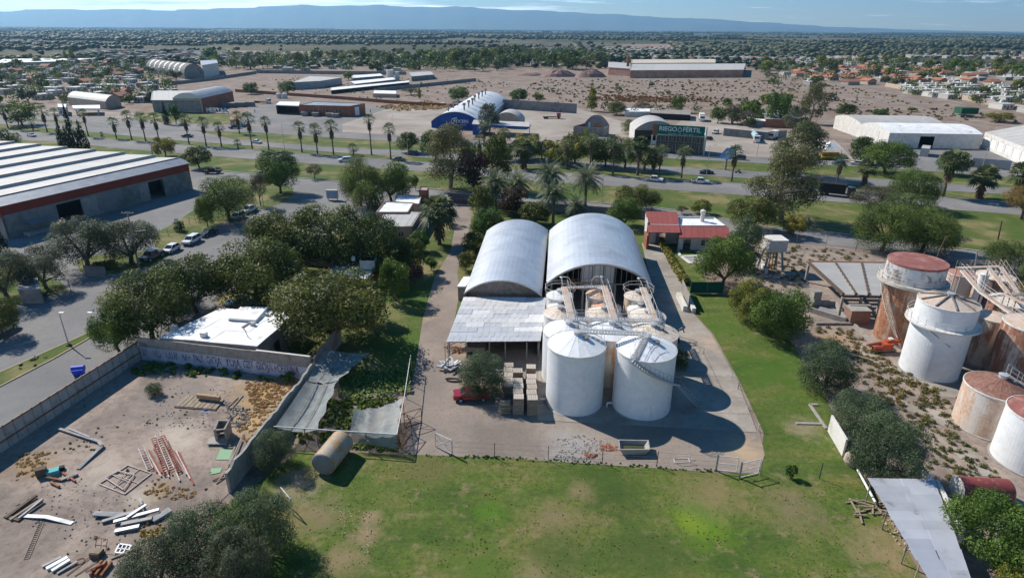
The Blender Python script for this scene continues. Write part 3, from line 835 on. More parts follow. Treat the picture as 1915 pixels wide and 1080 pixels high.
p1_,p2_,p3_,p4_ = gp(427,594,hB + .5),gp(478,598,hB + .5),gp(500,574,hB + .5),gp(450,573,hB + .5)
MB().prism([(p.x,p.y) for p in (p1_,p2_,p3_,p4_)],hB,hB + .5).build('raised_roof',M_wroof,wb)
for (x,y,s) in ((325,616,.8),(382,629,.8),(473,608,.6),(500,590,.5)):
 boxpx(wb,'air_cooler',x,y,s,s * .7,s * .8,hB + .05,M_galvd,raz)
mb = MB(); mb.beam(gp(428,598,hB + .12),gp(478,602,hB + .12),.25,.2); mb.beam(gp(478,596,hB + .12),gp(453,612,hB + .12),.25,.2); mb.build('roof_joint',M_conc,wb)
MB().tube([gp(456,613,hB + .1),gp(455,616,hB + .9),gp(460,618,hB + 1.0)],.05).build('vent_pipe',M_steel,wb)
# ------------------------------------------------------------------ walls around the lot
def panel_fence(name,label,A,B,h,seg,m,post_m,rails=2):
 t = thing(name,label,'fence',A.lerp(B,.5)); n = max(1,int((B - A).length / seg)); d = (B - A).normalized(); nn = Vector((d.y,-d.x,0))
 for k in range(n):
  a,b = A.lerp(B,k / n),A.lerp(B,(k + 1) / n)
  mb = MB(); mb.beam((a.x + d.x * .06,a.y + d.y * .06,h / 2),(b.x - d.x * .06,b.y - d.y * .06,h / 2),.07,h); mb.build('panel',m,t)
  pp = MB().beam((a.x,a.y,0),(a.x,a.y,h + .05),.14,.14,upv=(0,1,0)).build('post',post_m,t)
 for z in (h * .97,h * .42):
  MB().beam((A.x + nn.x * .1,A.y + nn.y * .1,z),(B.x + nn.x * .1,B.y + nn.y * .1,z),.08,.14).build('rail',M_rust,t)
 return t
F0,F1 = G(-60,888),G(265,672)
M_panel = mat('fence_panel',(0.4,0.38,0.36),(0.3,0.285,0.27),1.2,c3=(0.2,0.18,0.17),s3=0.6,t3=(0.55,0.72),rnd=.07)
fh = HT(F1,262,638)
panel_fence('panel_fence','grey concrete panel fence with dark rails between street and scrap lot',F0,F1,fh,1.15,M_panel,M_conc)
g0,g1 = G(267,673),G(586,712)
gt = thing('graffiti_wall','brick and block wall with blue and white painted lettering','wall',g0.lerp(g1,.5))
gh = HT(g1,584,668)
nseg = 14
for k in range(nseg):
 a,b = g0.lerp(g1,k / nseg),g0.lerp(g1,(k + 1) / nseg)
 hh = gh + (.15 if k > 9 else -.02 * (k % 3))
 wallface('wall_panel',gt,a,b,0,hh,M_block,(),.2)
MB().beam((g0.lerp(g1,.7).x,g0.lerp(g1,.7).y,gh + .18),(g1.x,g1.y,gh + .16),.28,.06).build('coping',M_white,gt)
M_wash = mat('whitewash',(0.5,0.5,0.54),(0.36,0.36,0.42),1.3,c3=(0.3,0.26,0.24),s3=0.9,t3=(0.55,0.7))
dg_ = (g1 - g0).normalized(); ng = Vector((dg_.y,-dg_.x,0))
MB().slab(*[(p.x + ng.x * .03,p.y + ng.y * .03,z) for p,z in ((g0,.05),(g1,.05),(g1,gh * .55),(g0,gh * .62))],.03).build('whitewash',M_wash,gt)
M_gblue = mat('blue_graffiti',(0.04,0.045,0.18),(0.34,0.34,0.42),3,lo=.46,hi=.56)
M_gpur = mat('violet_graffiti',(0.13,0.08,0.15),(0.36,0.32,0.38),3,lo=.46,hi=.56)
for s,x0_,x1_,m_ in (('ST',270,281,M_gblue),('NU',291,305,M_gpur),('LAUR',315,337,M_gblue),('AA+',344,361,M_gblue),('PAUL',366,386,M_gblue),('GIOJA',390,417,M_gblue),('YOJA',425,453,M_gblue),('CEST',458,477,M_gblue),('GIOJA',482,512,M_gpur),('+CESTINA',515,562,M_gpur)):
 textobj(gt,s,gh * .46,g0,g1,gh * .37,m_,(onseg(g0,g1,x0_) + onseg(g0,g1,x1_)) / 2,out_=.065,ext=.006,fit=(onseg(g0,g1,x1_) - onseg(g0,g1,x0_)) * (g1 - g0).length)
# rough block wall leaning away to the right of the lot
b0,b1 = G(592,712),G(430,921)
bt = thing('block_wall','rough grey block wall with a ragged top between lot and nets','wall',b0.lerp(b1,.5))
rr = random.Random(8); nb_ = 26; bh = 2.7
prev = bh
for k in range(nb_):
 a,b = b0.lerp(b1,k / nb_),b0.lerp(b1,(k + 1) / nb_)
 h = bh + .25 * math.sin(k * .9) * .5 + rr.uniform(-.15,.15) + (0.35 if k == 0 else 0) - max(0,(k - 19)) * .05
 d = (b - a).normalized(); n = Vector((d.y,-d.x,0)) * .14
 hb = prev; prev = h
 vs = [(a.x - n.x,a.y - n.y,0),(b.x - n.x,b.y - n.y,0),(b.x + n.x,b.y + n.y,0),(a.x + n.x,a.y + n.y,0),(a.x - n.x,a.y - n.y,hb),(b.x - n.x,b.y - n.y,h),(b.x + n.x,b.y + n.y,h),(a.x + n.x,a.y + n.y,hb)]
 MB().add(vs,[(0,1,5,4),(1,2,6,5),(2,3,7,6),(3,0,4,7),(4,5,6,7)]).build('wall_panel',M_conc,bt)
b2,b3 = G(592,706),G(640,640)
bt2 = thing('block_wall','short block wall running behind the upper shade net into tree shade','wall',b2.lerp(b3,.5))
for k in range(6):
 wallface('wall_panel',bt2,b2.lerp(b3,k / 6),b2.lerp(b3,(k + 1) / 6),0,2.9 + .12 * (k % 2),M_block,(),.2)
# ------------------------------------------------------------------ houses behind the dark trees
hh = 3.4
P = [gp(705,424,hh),gp(770,422,hh),gp(786,397,hh),gp(722,395,hh)]
block('house','pink-walled house with a large white metal roof beside the drive','house',P,hh,mat('pink_wall',(0.4,0.27,0.21),(0.34,0.23,0.18),0.6),M_wsheet,parapet=0,over=.05,wins=[(0,.6,.75,1,2.2),(1,.3,.5,1,2.2)],roofpieces=5)
P = [gp(703,396,3.9),gp(763,396,3.9),gp(774,378.5,3.9),gp(720,376,3.9)]
block('house','pink house with a white flat roof and two small front windows','house',P,3.9,_M['pink_wall'],M_wroof,parapet=0.2,wins=[(0,.12,.25,2.3,3.0),(0,.68,.82,2.3,3.0)],doors=[(1,.2,.8,.1,2.6,M_brick)])
P = [gp(735,376,3.3),gp(784,381,3.3),gp(788,366,3.3),gp(742,362,3.3)]
block('house','low white-roofed annex next to the brick tank tower','house',P,3.3,M_beige,M_wroof,parapet=0.25)
P = [G(785,391),G(801,392),G(803,384),G(788,383)]
bt_ = block('tank_tower','square red brick tank tower beside the annex','tower',P,HT(G(793,391),793,355),M_brick,M_conc,parapet=0.2)
# entrance wall and gate of the drive
gw0,gw1 = G(770,466),G(822,388)
dwt = thing('boundary_wall','grey boundary wall along the left of the drive','wall',gw0.lerp(gw1,.5))
for k in range(8): wallface('wall_panel',dwt,gw0.lerp(gw1,k / 8),gw0.lerp(gw1,(k + 1) / 8),0,2.5,M_block,(),.2)
ga,gb = G(840,382),G(886,384)
gg = thing('driveway_gate','dark metal double gate at the top of the drive','gate',ga.lerp(gb,.5))
gH = HT(ga,840,360)
for k in range(2):
 a,b = ga.lerp(gb,k * .5),ga.lerp(gb,k * .5 + .49)
 mb = MB()
 for z in (.15,gH * .5,gH - .1): mb.beam((a.x,a.y,z),(b.x,b.y,z),.06,.1)
 for j in range(9): p = a.lerp(b,j / 8); mb.cyl((p.x,p.y,.1),(p.x,p.y,gH),.035,.035,4)
 lf = mb.build('gate_leaf',M_steel,gg)
 MB().slab((a.x,a.y + .04,.2),(b.x,b.y + .04,.2),(b.x,b.y + .04,gH - .2),(a.x,a.y + .04,gH - .2),.02).build('sheet',mat('gate_sheet',(.12,.12,.13)),lf)
for p in (ga,gb): MB().box((p.x,p.y,gH / 2 + .1),(.4,.4,gH + .2)).build('gate_post',M_block,gg)
wl = [G(890,386),G(960,392),G(1097,401),G(1215,410)]
ws = thing('street_wall','low dark wall between the service road and the date palms','wall',wl[1])
for a,b in zip(wl[:-1],wl[1:]):
 n = max(2,int((b - a).length / 5))
 for k in range(n): wallface('wall_panel',ws,a.lerp(b,k / n),a.lerp(b,(k + 1) / n),0,2.2,M_block,(),.2)
# house with roof tank in the middle of the dark trees
P = [gp(622,522,3.3),gp(686,522,3.3),gp(705,494,3.3),gp(618,482,3.3)]
t = block('house','small house with a white roof and a cubic rooftop tank among the dark trees','house',P,3.3,M_beige,M_wroof,parapet=0.2)
c = gp(690,500,3.3)
tb_ = MB().box((c.x,c.y,4.1),(2.6,2.0,1.6)).build('roof_tank',M_white,t)
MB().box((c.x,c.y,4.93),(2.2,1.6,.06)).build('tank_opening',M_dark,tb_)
MB().lathe([(.0,4.6),(.35,4.6),(.35,5.3),(0,5.5)],10,(c.x - 2.6,c.y)).build('water_cylinder',M_white,t)
P = [gp(600,500,2.2),gp(700,512,2.2),gp(712,495,2.2),gp(606,480,2.2)]
wy = [G(480,470),G(620,505),G(745,512)]
wy0,wy1 = G(555,520),G(770,470)
yw = thing('boundary_wall','brown yard wall behind the house with the rooftop tank','wall',G(600,492))
for a,b in ((G(540,492),G(640,502)),(G(640,502),G(730,503)),(G(730,503),G(770,466))):
 for k in range(4): wallface('wall_panel',yw,a.lerp(b,k / 4),a.lerp(b,(k + 1) / 4),0,2.3,M_block,(),.2)
# ------------------------------------------------------------------ red-roofed house, pool garden
z1_,z2_ = 4.3,3.5
ra = [gp(1207.5,395,z1_ + .7),gp(1266.5,396,z1_ + .7),gp(1273,435,z1_ - .6),gp(1212.5,434,z1_ - .6)]
rh = thing('house','white house with two red roofs, a dark porch and a flat white roof','house',((ra[0] + ra[2]) / 2).xy.to_3d())
for k in range(6):
 a,b = k / 6,(k + 1) / 6 - .004
 f = lambda u,v,s=ra: s[3].lerp(s[2],u).lerp(s[0].lerp(s[1],u),v)
 MB().slab(f(a,0),f(b,0),f(b,1),f(a,1),.12).build('roof_panel',M_redroof,rh)
rb = [gp(1269,423,z2_ + .5),gp(1363,424,z2_ + .5),gp(1366,445,z2_ - .4),gp(1271,444,z2_ - .4)]
for k in range(8):
 a,b = k / 8,(k + 1) / 8 - .004
 f = lambda u,v,s=rb: s[3].lerp(s[2],u).lerp(s[0].lerp(s[1],u),v)
 MB().slab(f(a,0),f(b,0),f(b,1),f(a,1),.12).build('roof_panel',M_redroof,rh)
rc = [gp(1270,424,3.7),gp(1357,424,3.7),gp(1336,408.5,3.7),gp(1268,407,3.7)]
MB().prism([(p.x,p.y) for p in rc],3.5,3.7).build('flat_roof',M_wroof,rh)
for i in range(4):
 a,b = rc[i],rc[(i + 1) % 4]
 wallface('wall',rh,a,b,0,4.0,M_white,(),.2)
q0,q1 = ra[3].lerp(ra[0],.35),ra[2].lerp(ra[1],.35)
wallface('wall',rh,q0,q1,0,4.2,M_white,[(.3,.6,0,2.4)])
wallface('wall',rh,ra[0],q0,0,4.6,M_white)
wallface('wall',rh,q1,ra[1],0,4.2,M_white)
q2,q3 = rb[3].lerp(rb[0],.3),rb[2].lerp(rb[1],.3)
wallface('wall',rh,q2,q3,0,3.3,M_white,[(.1,.25,0,2.2),(.45,.65,.9,2.2)])
window(rh,q2,q3,.45,.65,.9,2.2)
for u in (.03,.97): 
 p = ra[3].lerp(ra[2],u); MB().box((p.x,p.y + .3,1.8),(.3,.3,3.6)).build('porch_post',M_brick,rh)
p = ra[3].lerp(ra[0],.1); MB().box((p.x - .1,p.y + .3,1.5),(.5,3.0,3.0)).build('porch_pier',M_brick,rh)
c = gp(1313,412,3.9)
MB().lathe([(0,3.7),(.45,3.7),(.45,5.4),(.6,5.6),(.6,6.1),(0,6.4)],12,(c.x,c.y)).build('chimney',M_white,rh)
pb = [G(1270,479),G(1288,493),G(1330,493),G(1312,477)]
pl = thing('garden_pool','small drained pool with a white coping beside the big garden tree','pool',sum(pb,Vector()) / 4)
cpl = sum(pb,Vector()) / 4
inn = [p.lerp(cpl,.28) for p in pb]
mb = MB()
for i in range(4):
 a,b,c_,d_ = pb[i],pb[(i + 1) % 4],inn[(i + 1) % 4],inn[i]
 mb.add([(a.x,a.y,.16),(b.x,b.y,.16),(c_.x,c_.y,.16),(d_.x,d_.y,.16),(a.x,a.y,0),(b.x,b.y,0),(c_.x,c_.y,.06),(d_.x,d_.y,.06)],[(0,1,2,3),(0,4,5,1),(3,2,6,7)])
mb.build('coping',M_white,pl)
MB().quad(*[(p.x,p.y,.07) for p in inn]).build('basin',mat('pool_floor',(0.3,0.29,0.28)),pl)
MB().beam(G(1268,468) + Vector((0,0,.1)),G(1272,480) + Vector((0,0,.1)),.5,.12).build('path_slab',M_white,pl)
# green windbreak fence
a,b = G(1290,549),G(1352,549); hgf = HT(a,1290,527)
gf = thing('windbreak_fence','dark green fabric fence between pool garden and lawn','fence',a.lerp(b,.5))
MB().slab((a.x,a.y,.1),(b.x,b.y,.1),(b.x,b.y,hgf),(a.x,a.y,hgf),.03).build('fabric',mat('green_fabric',(0.006,0.085,0.055),(0.005,0.065,0.045),1.5),gf)
for u in (0,.5,1): p = a.lerp(b,u); MB().cyl((p.x,p.y - .05,0),(p.x,p.y - .05,hgf + .3),.04,.04,6).build('post',M_steel,gf)
# white ramp walls by the concrete road
def lowwall(label,pts,h,th,m=M_white,name='low_wall'):
 t = thing(name,label,'wall',pts[0].lerp(pts[-1],.5))
 for a,b in zip(pts[:-1],pts[1:]):
  MB().beam((a.x,a.y,h / 2),(b.x,b.y,h / 2),th,h).build('wall_panel',m,t)
 return t
lowwall('white trough wall, left one of the pair by the concrete road',[G(1268,556),G(1281,583)],1.0,.7)
lowwall('white trough wall, right one of the pair by the lawn',[G(1284,556),G(1297,586)],.9,.6)
a,b = G(1274,547),G(1287,577)
lowwall('tall pale slab standing between the two trough walls',[a,b],2.4,.15,M_conc)
# water tower
wt0 = [G(1421,511),G(1450,511),G(1459,494),G(1430,494)]
hb_,ht_ = 3.6,HT(wt0[0],1424,453)
wt = thing('water_tower','square white concrete water tank raised on slanted legs','water tower',sum(wt0,Vector()) / 4)
cw = sum(wt0,Vector()) / 4
hb_ = HT(wt0[0],1424,474)
MB().box((cw.x,cw.y,(hb_ + ht_) / 2),(3.5,3.3,ht_ - hb_),.05).build('tank',mat('pale_concrete',(0.5,0.48,0.45),(0.4,0.38,0.35),1.2,c3=(.22,.2,.19),s3=.5,t3=(.55,.75)),wt)
MB().box((cw.x,cw.y,ht_ + .05),(3.7,3.5,.1),.05).build('lid',M_white,wt)
for a in (-1,1):
 for b in (-1,1):
  MB().beam((cw.x + a * 1.75,cw.y + b * 1.6,0),(cw.x + a * 1.2,cw.y + b * 1.1,hb_),.3,.3).build('leg',M_conc,wt)
for a in (-.5,.1,.6): MB().cyl((cw.x + a,cw.y - .3,0),(cw.x + a,cw.y - .2,hb_),.08,.08,6).build('pipe',M_rust,wt)
lowwall('low white wall under the raised water tank',[G(1420,490),G(1433,512)],.8,.5)
P = [G(1382,515),G(1425,515),G(1418,482),G(1384,482)]
mb = MB(); mb.prism([(p.x,p.y) for p in P],.05,.12); setp(mb.build('patio',M_conc),kind='structure')
# ------------------------------------------------------------------ north side of the avenue
# sign building
s0,s1 = G(1226,284),G(1313,290); sn = Vector((-(s1 - s0).y,(s1 - s0).x,0)).normalized()
sH = HT(s0,1228,232); zS = HT(s0,1226,250.5)
sb = thing('sign_building','two-storey glazed office under a long green billboard','building',s0.lerp(s1,.5) + sn * 4)
hz0,hz1 = zS * .62,zS * .93
wins = [(i / 6 + .02,(i + 1) / 6 - .015,hz0,hz1) for i in range(6)] + [(i / 6 + .02,(i + 1) / 6 - .015,.3,zS * .5) for i in range(6)]
M_tint = mat('tinted_cladding',(0.07,0.07,0.085),(0.055,0.055,0.07),0.4,rough=0.35)
wallface('wall',sb,s0,s1,0,zS,M_tint,wins)
M_gl2 = mat('bronze_glass',(0.09,0.075,0.05),(0.05,0.045,0.035),0.3,rough=0.15,spec=.6)
for w in wins: window(sb,s0,s1,*w,gm=M_gl2,mull=1)
e0,e1_ = s1 + sn * 9,s0 + sn * 9
wallface('wall',sb,s1,e0,0,zS,M_tint); wallface('wall',sb,e0,e1_,0,zS,M_grey); wallface('wall',sb,e1_,s0,0,zS,M_grey)
MB().prism([(p.x,p.y) for p in (s0,s1,e0,e1_)],zS - .3,zS).build('roof',M_wroof,sb)
sg = MB().slab(*[(p.x - sn.x * .5,p.y - sn.y * .5,z) for p,z in ((s0,zS + .1),(s1,zS + .1),(s1,sH),(s0,sH))],.25).build('billboard',M_greenp,sb)
MB().beam((s0.x - sn.x * .6,s0.y - sn.y * .6,zS + .05),(s1.x - sn.x * .6,s1.y - sn.y * .6,zS + .05),.3,.12).build('billboard_ledge',M_wsteel,sb)
f0,f1 = s0 - sn * .5,s1 - sn * .5
bhgt = sH - zS
textobj(sb,'RIEGO',bhgt * .62,f0,f1,zS + bhgt * .58,M_lett,.225,out_=.05)
textobj(sb,'FÉRTIL',bhgt * .62,f0,f1,zS + bhgt * .58,M_lett,.73,out_=.05)
textobj(sb,'SISTEMAS DE RIEGO      AGRO      INSUMOS      SERVICIO',bhgt * .1,f0,f1,zS + bhgt * .14,M_lett,.5,out_=.05)
# drop emblem between the words
cc = f0.lerp(f1,.475); dd = (f1 - f0).normalized()
mb = MB(); zc_ = zS + bhgt * .52; rr_ = bhgt * .17
pts = []
for k in range(25):
 a = 2 * math.pi * k / 24 + math.pi / 2
 y = rr_ * math.sin(a) * (1.0 if math.sin(a) < 0 else 1.75); x = rr_ * math.cos(a) * (1.0 if math.sin(a) < .2 else 1 - .45 * (math.sin(a) - .2))
 pts.append((cc.x + dd.x * x - sn.x * .08,cc.y + dd.y * x - sn.y * .08,zc_ + y))
for a,b in zip(pts[:-1],pts[1:]): mb.beam(a,b,.1,bhgt * .045)
mb.build('drop_emblem',M_lett,sb)
pw0 = G(1216.5,283); pw1 = G(1226,283.5)
wallface('entrance_pier',sb,pw0 - sn * .3,pw1 - sn * .3,0,zS * .92,M_white,[(.2,.8,hz0,hz1),(.2,.8,1.2,2.6)])
wallface('entrance_pier',sb,pw0 - sn * .1,pw1 - sn * .1,zS * .92,sH,M_brick,())
wallface('entrance_pier',sb,pw0 - sn * .05,pw0 + sn * 3,0,zS * .9,M_white,())
p = s1 + dd * .5; MB().beam((p.x,p.y,0),(p.x,p.y,sH),.5,.4,upv=(0,1,0)).build('corner_column',M_white,sb)
# white arched shed behind it
a0,a1 = G(1185,268),G(1262,268); ez = HT(a0,1185,243); rs_ = HT(a0.lerp(a1,.5),1222,226) - ez
bk = 17
va,arcv = vault('arched_shed','white arched shed with a dark open mouth behind the sign building','shed',a0,a1,a0 + Vector((1,bk,0)),a1 + Vector((1,bk,0)),ez,rs_,M_white,M_wsheet,5,1,gable=M_bsheet,gable_open=ez * .98,fascia=M_wsheet)
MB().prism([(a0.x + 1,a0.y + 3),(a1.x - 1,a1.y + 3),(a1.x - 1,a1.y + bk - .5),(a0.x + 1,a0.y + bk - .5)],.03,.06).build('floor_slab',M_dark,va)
# blue arched warehouse
a0,a1 = G(807,239),G(901,243); ez = HT(a0,807,227.5); 
rs_ = HT(a0.lerp(a1,.5),857,209) - ez
dv_ = G(949,197) - a1
bv,arcb = vault('arched_warehouse','long white arched warehouse with a deep blue front and roof vents','warehouse',a0,a1,a0 + dv_,a1 + dv_,ez,rs_,M_bsheet,mat('white_vault_sheet',(0.62,0.63,0.64),(0.55,0.56,0.57),.2,rough=.5,metal=.2,rnd=.05),8,1,gable=M_bluep,fascia=M_wsheet,over=.8)
for (u,v) in ((.28,.08),(.28,.2),(.28,.31),(.6,.08),(.6,.2),(.6,.31),(.55,.45),(.55,.58),(.55,.7),(.55,.82)):
 p = arcb(u,v); vt = MB().cyl((p.x,p.y,p.z - .1),(p.x,p.y,p.z + 2.2),.35,.35,8).cyl((p.x,p.y,p.z + 2.2),(p.x,p.y,p.z + 3.2),.75,.7,10).build('roof_vent',M_steel,bv)
textobj(bv,'OCERS',1.9,a0,a1,ez + .6,M_lett,.62,out_=.25)
textobj(bv,'SERVICIOS',.6,a0,a1,ez - .8,M_lett,.64,out_=.25)
cc = a0.lerp(a1,.475); d_ = (a1 - a0).normalized(); n_ = Vector((d_.y,-d_.x,0))
def em(u,z): p = cc + d_ * u + n_ * .25; return (p.x,p.y,ez + z)
mb = MB()
for a,b in (((-1.6,-1.2),(-1.4,1.4)),((-1.4,1.4),(1.0,2.2)),((1.0,2.2),(.8,-.9)),((.8,-.9),(-1.6,-1.2)),((-1.3,-1.0),(.2,1.4)),((.2,1.4),(.3,-.6))): mb.beam(em(*a),em(*b),.12,.38)
mb.build('emblem',M_lett,bv)
# blue entrance box and canopy
P = [G(884,252),G(905,254),G(908,246),G(887,244)]
block('entrance_block','blue and white entrance block at the arched warehouse corner','building',P,4.5,M_bluep,M_wsheet,parapet=0,over=.08)
P = [G(915,254),G(990,258),G(990,248),G(915,245)]
cpn = thing('canopy','flat white canopy with a blue rim beside the entrance block','canopy',P[0].lerp(P[2],.5))
MB().prism([(p.x,p.y) for p in P],4.2,4.5).build('roof',M_wsheet,cpn)
MB().beam((P[0].x,P[0].y - .1,4.2),(P[1].x,P[1].y - .1,4.2),.1,.7).build('rim',M_bluep,cpn)
for p in P: MB().cyl((p.x,p.y + .3,0),(p.x,p.y + .3,4.2),.15,.15,6).build('post',M_steel,cpn)
a0,a1 = G(922,238),G(974,240); vault('arched_shed','small white domed shed beside the arched warehouse','shed',a0,a1,a0 + Vector((2,12,0)),a1 + Vector((2,12,0)),HT(a0,922,225),HT(a0.lerp(a1,.5),950,207) - HT(a0,922,222),M_beige,M_wsheet,3,1)
# graffiti ruin, roofless curved gable
a0,a1 = G(1072,252),G(1128,256); hr_ = HT(a0,1072,236)
ru = thing('ruin','roofless grey gable ruin covered with blue graffiti','ruin',a0.lerp(a1,.5))
wallface('wall',ru,a0,a1,0,hr_,M_grey,())
d_ = (a1 - a0).normalized(); n_ = Vector((d_.y,-d_.x,0)); bko = -n_ * 9
ht2 = HT(a0 + bko,1100,213)
c0,c1 = a0 + bko + d_ * 2,a1 + bko
mb = MB()
vs = [(c0.x,c0.y,0),(c1.x,c1.y,0)] + [(c0.lerp(c1,u).x,c0.lerp(c1,u).y,max(2,ht2 * (1 - 1.5 * abs(u - .5) ** 2.2 * 1.6))) for u in [1 - k / 14 for k in range(15)]]
mb.quad(*vs); mb.build('gable',M_grey,ru)
MB().slab((c0.x,c0.y,0),(a0.x,a0.y,0),(a0.x,a0.y,hr_),(c0.x,c0.y,ht2 * .5),.2).build('side_wall',M_brick,ru)
MB().slab((a1.x,a1.y,0),(c1.x,c1.y,0),(c1.x,c1.y,ht2 * .45),(a1.x,a1.y,hr_),.2).build('side_wall',M_conc,ru)
p,q_ = c0.lerp(c1,.42) + n_ * .1,c0.lerp(c1,.68) + n_ * .1
MB().quad((p.x,p.y,1.5),(q_.x,q_.y,1.5),(q_.x,q_.y,ht2 * .55),(p.x,p.y,ht2 * .55)).build('brick_patch',M_terra,ru)
p,q_ = c0.lerp(c1,.16) + n_ * .1,c0.lerp(c1,.25) + n_ * .1
MB().quad((p.x,p.y,1.8),(q_.x,q_.y,1.8),(q_.x,q_.y,ht2 * .58),(p.x,p.y,ht2 * .58)).build('window_opening',M_white,ru)
textobj(ru,'SASPUK',hr_ * .7,a0,a1,hr_ * .5,M_gblue,.5,out_=.1)
textobj(ru,'SNEKZA',ht2 * .18,c0,c1,ht2 * .78,M_gblue,.45,out_=.1)
# brick sheds and yard wall, left of centre
P = [G(563,216),G(656,218.5),G(684,213),G(590,209)]
h_ = HT(P[0],563,196); 
t = block('brick_shed','long low red brick shed with a white side door','shed',P,h_,M_brick,M_bsheet,parapet=0.2,wins=[(0,.2,.32,h_ * .4,h_ * .62),(0,.45,.57,h_ * .4,h_ * .62),(0,.7,.82,h_ * .4,h_ * .62)],doors=[(1,.3,.6,.1,h_ * .8,M_lett)],roofpieces=6)
P = [G(518,213),G(561,215),G(563,207),G(525,206)]
h_ = HT(P[0],518,197)
t = thing('carport','white-roofed carport at the end of the brick shed','carport',P[0].lerp(P[2],.5))
MB().prism([(p.x,p.y) for p in P],h_ - .1,h_ + .3).build('roof',M_wroof,t)
wallface('end_wall',t,P[3],P[0],0,h_ - .15,M_brick); wallface('back_wall',t,P[2],P[3],0,h_ - .15,M_brick); wallface('end_wall',t,P[1],P[2],0,h_ - .15,M_brick)
wls = [('long red brick wall crossing behind the brick shed',[(440,172),(640,186),(760,196),(855,201)],1.9,M_brick),
       ('grey block wall at the back of the truck yard',[(940,203),(1000,207),(1078,212)],5.0,M_grey),('long beige wall of the wasteland edge at right',[(1655,162),(1780,183),(1915,208)],3.0,M_beige),
       ('grey wall along the bare field at left',[(315,160),(400,150),(480,138)],2.5,M_grey),('dark wall running towards the pink brickworks',[(890,152),(700,172)],2.5,M_grey),('wall behind the white field shed',[(480,137),(620,139),(760,140)],3.0,M_grey),
       ('grey block wall of the parking yard',[(1352,254),(1432,262)],3.2,M_grey),('wall behind the parking yard trucks',[(1432,262),(1470,258)],3.2,M_grey),('blue and white hoarding in front of the white warehouse',[(1815,312),(1888,318)],3.0,M_bsheet)]
for lab,pts,h_,m_ in wls:
 pts = [G(*p) for p in pts]; t = thing('yard_wall',lab,'wall',pts[0])
 for a,b in zip(pts[:-1],pts[1:]): wallface('wall_panel',t,a,b,0,h_,m_,(),.25)
# red brick hall and grey hall (left)
P = [G(288,210),G(378,210.5),G(366,190),G(290,190)]
t = block('grey_hall','wide grey hall with a pale ridged roof beside the brick hall','hall',P,HT(P[0],288,187),M_grey,M_wsheet,parapet=0,over=.03,roofpieces=8)
# standing letters on the grass
l0,l1 = G(389,212),G(428,213)
lt_ = thing('letter_sign','row of large white standing letters on the verge','sign',l0.lerp(l1,.5))
textobj(lt_,'MERYA',3.1,l0,l1,1.6,M_lett,.36,ext=.15)
cc = l0.lerp(l1,.86); mb = MB()
for a,b in (((-1.6,.4),(0,3.0)),((0,3.0),(1.6,.4)),((-.8,.6),(0,1.9)),((0,1.9),(.8,.6))): mb.beam((cc.x + a[0],cc.y,a[1]),(cc.x + b[0],cc.y,b[1]),.2,.45)
mb.build('roof_emblem',mat('pale_blue_sign',(.35,.5,.65)),lt_)
MB().beam((l0.x,l0.y,.1),(l1.x,l1.y,.1),.5,.2).build('base_beam',M_conc,lt_)
# tiled gatehouse
P = [G(431,237),G(452,238),G(454,231),G(434,230)]
t = thing('gatehouse','small gatehouse with a pink tiled hip roof','gatehouse',sum(P,Vector()) / 4); c = sum(P,Vector()) / 4
for i in range(4): MB().box((P[i].lerp(c,.15).x,P[i].lerp(c,.15).y,1.6),(.6,.6,3.2)).build('pillar',M_white,t)
wallface('wall',t,P[0].lerp(c,.3),P[1].lerp(c,.3),0,3,M_beige,[(.3,.7,1,2.2)])
mb = MB(); tp = (c.x,c.y,5.4)
for i in range(4): a,b = P[i],P[(i + 1) % 4]; mb.quad((a.x,a.y,3.2),(b.x,b.y,3.2),tp)
mb.build('roof',M_terra,t)
# petrol station and sheds (far left)
for nm,lab,pts,zt_,rise,m_,rm_ in (
 ('white_shed','white gabled shed with grey end wall beyond the petrol station',[(187,208),(215,207),(205,190),(130,190)],183,2.0,M_beige,M_wsheet),):
 pass
a0,a1 = G(200,205),G(228,199); L_ = G(130,196) - a0
vault('gabled_shed','white arched shed with grey end wall near the petrol station','shed',a0,a1,a0 + L_,a1 + L_,HT(a0,200,190),2.6,M_beige,M_wsheet,5,1)
P = [G(140,216),G(190,216),G(190,209),G(138,210)]
h_ = HT(P[0],140,205)
t = thing('petrol_station','petrol station canopy with white roof left of the grass','canopy',P[0].lerp(P[2],.5))
MB().prism([(p.x,p.y) for p in P],h_ - .2,h_ + .6).build('roof',M_wroof,t)
for p in P: q_ = p.lerp(P[0].lerp(P[2],.5),.2); MB().cyl((q_.x,q_.y,0),(q_.x,q_.y,h_),.3,.3,6).build('column',M_white,t)
P = [G(111,216),G(128,217),G(128,209),G(111,208)]
block('kiosk','blue and white two-storey kiosk beside the petrol canopy','building',P,HT(P[0],111,200),M_bsheet,M_wroof,parapet=.3,wins=[(0,.15,.4,1,3),(0,.6,.85,1,3)])
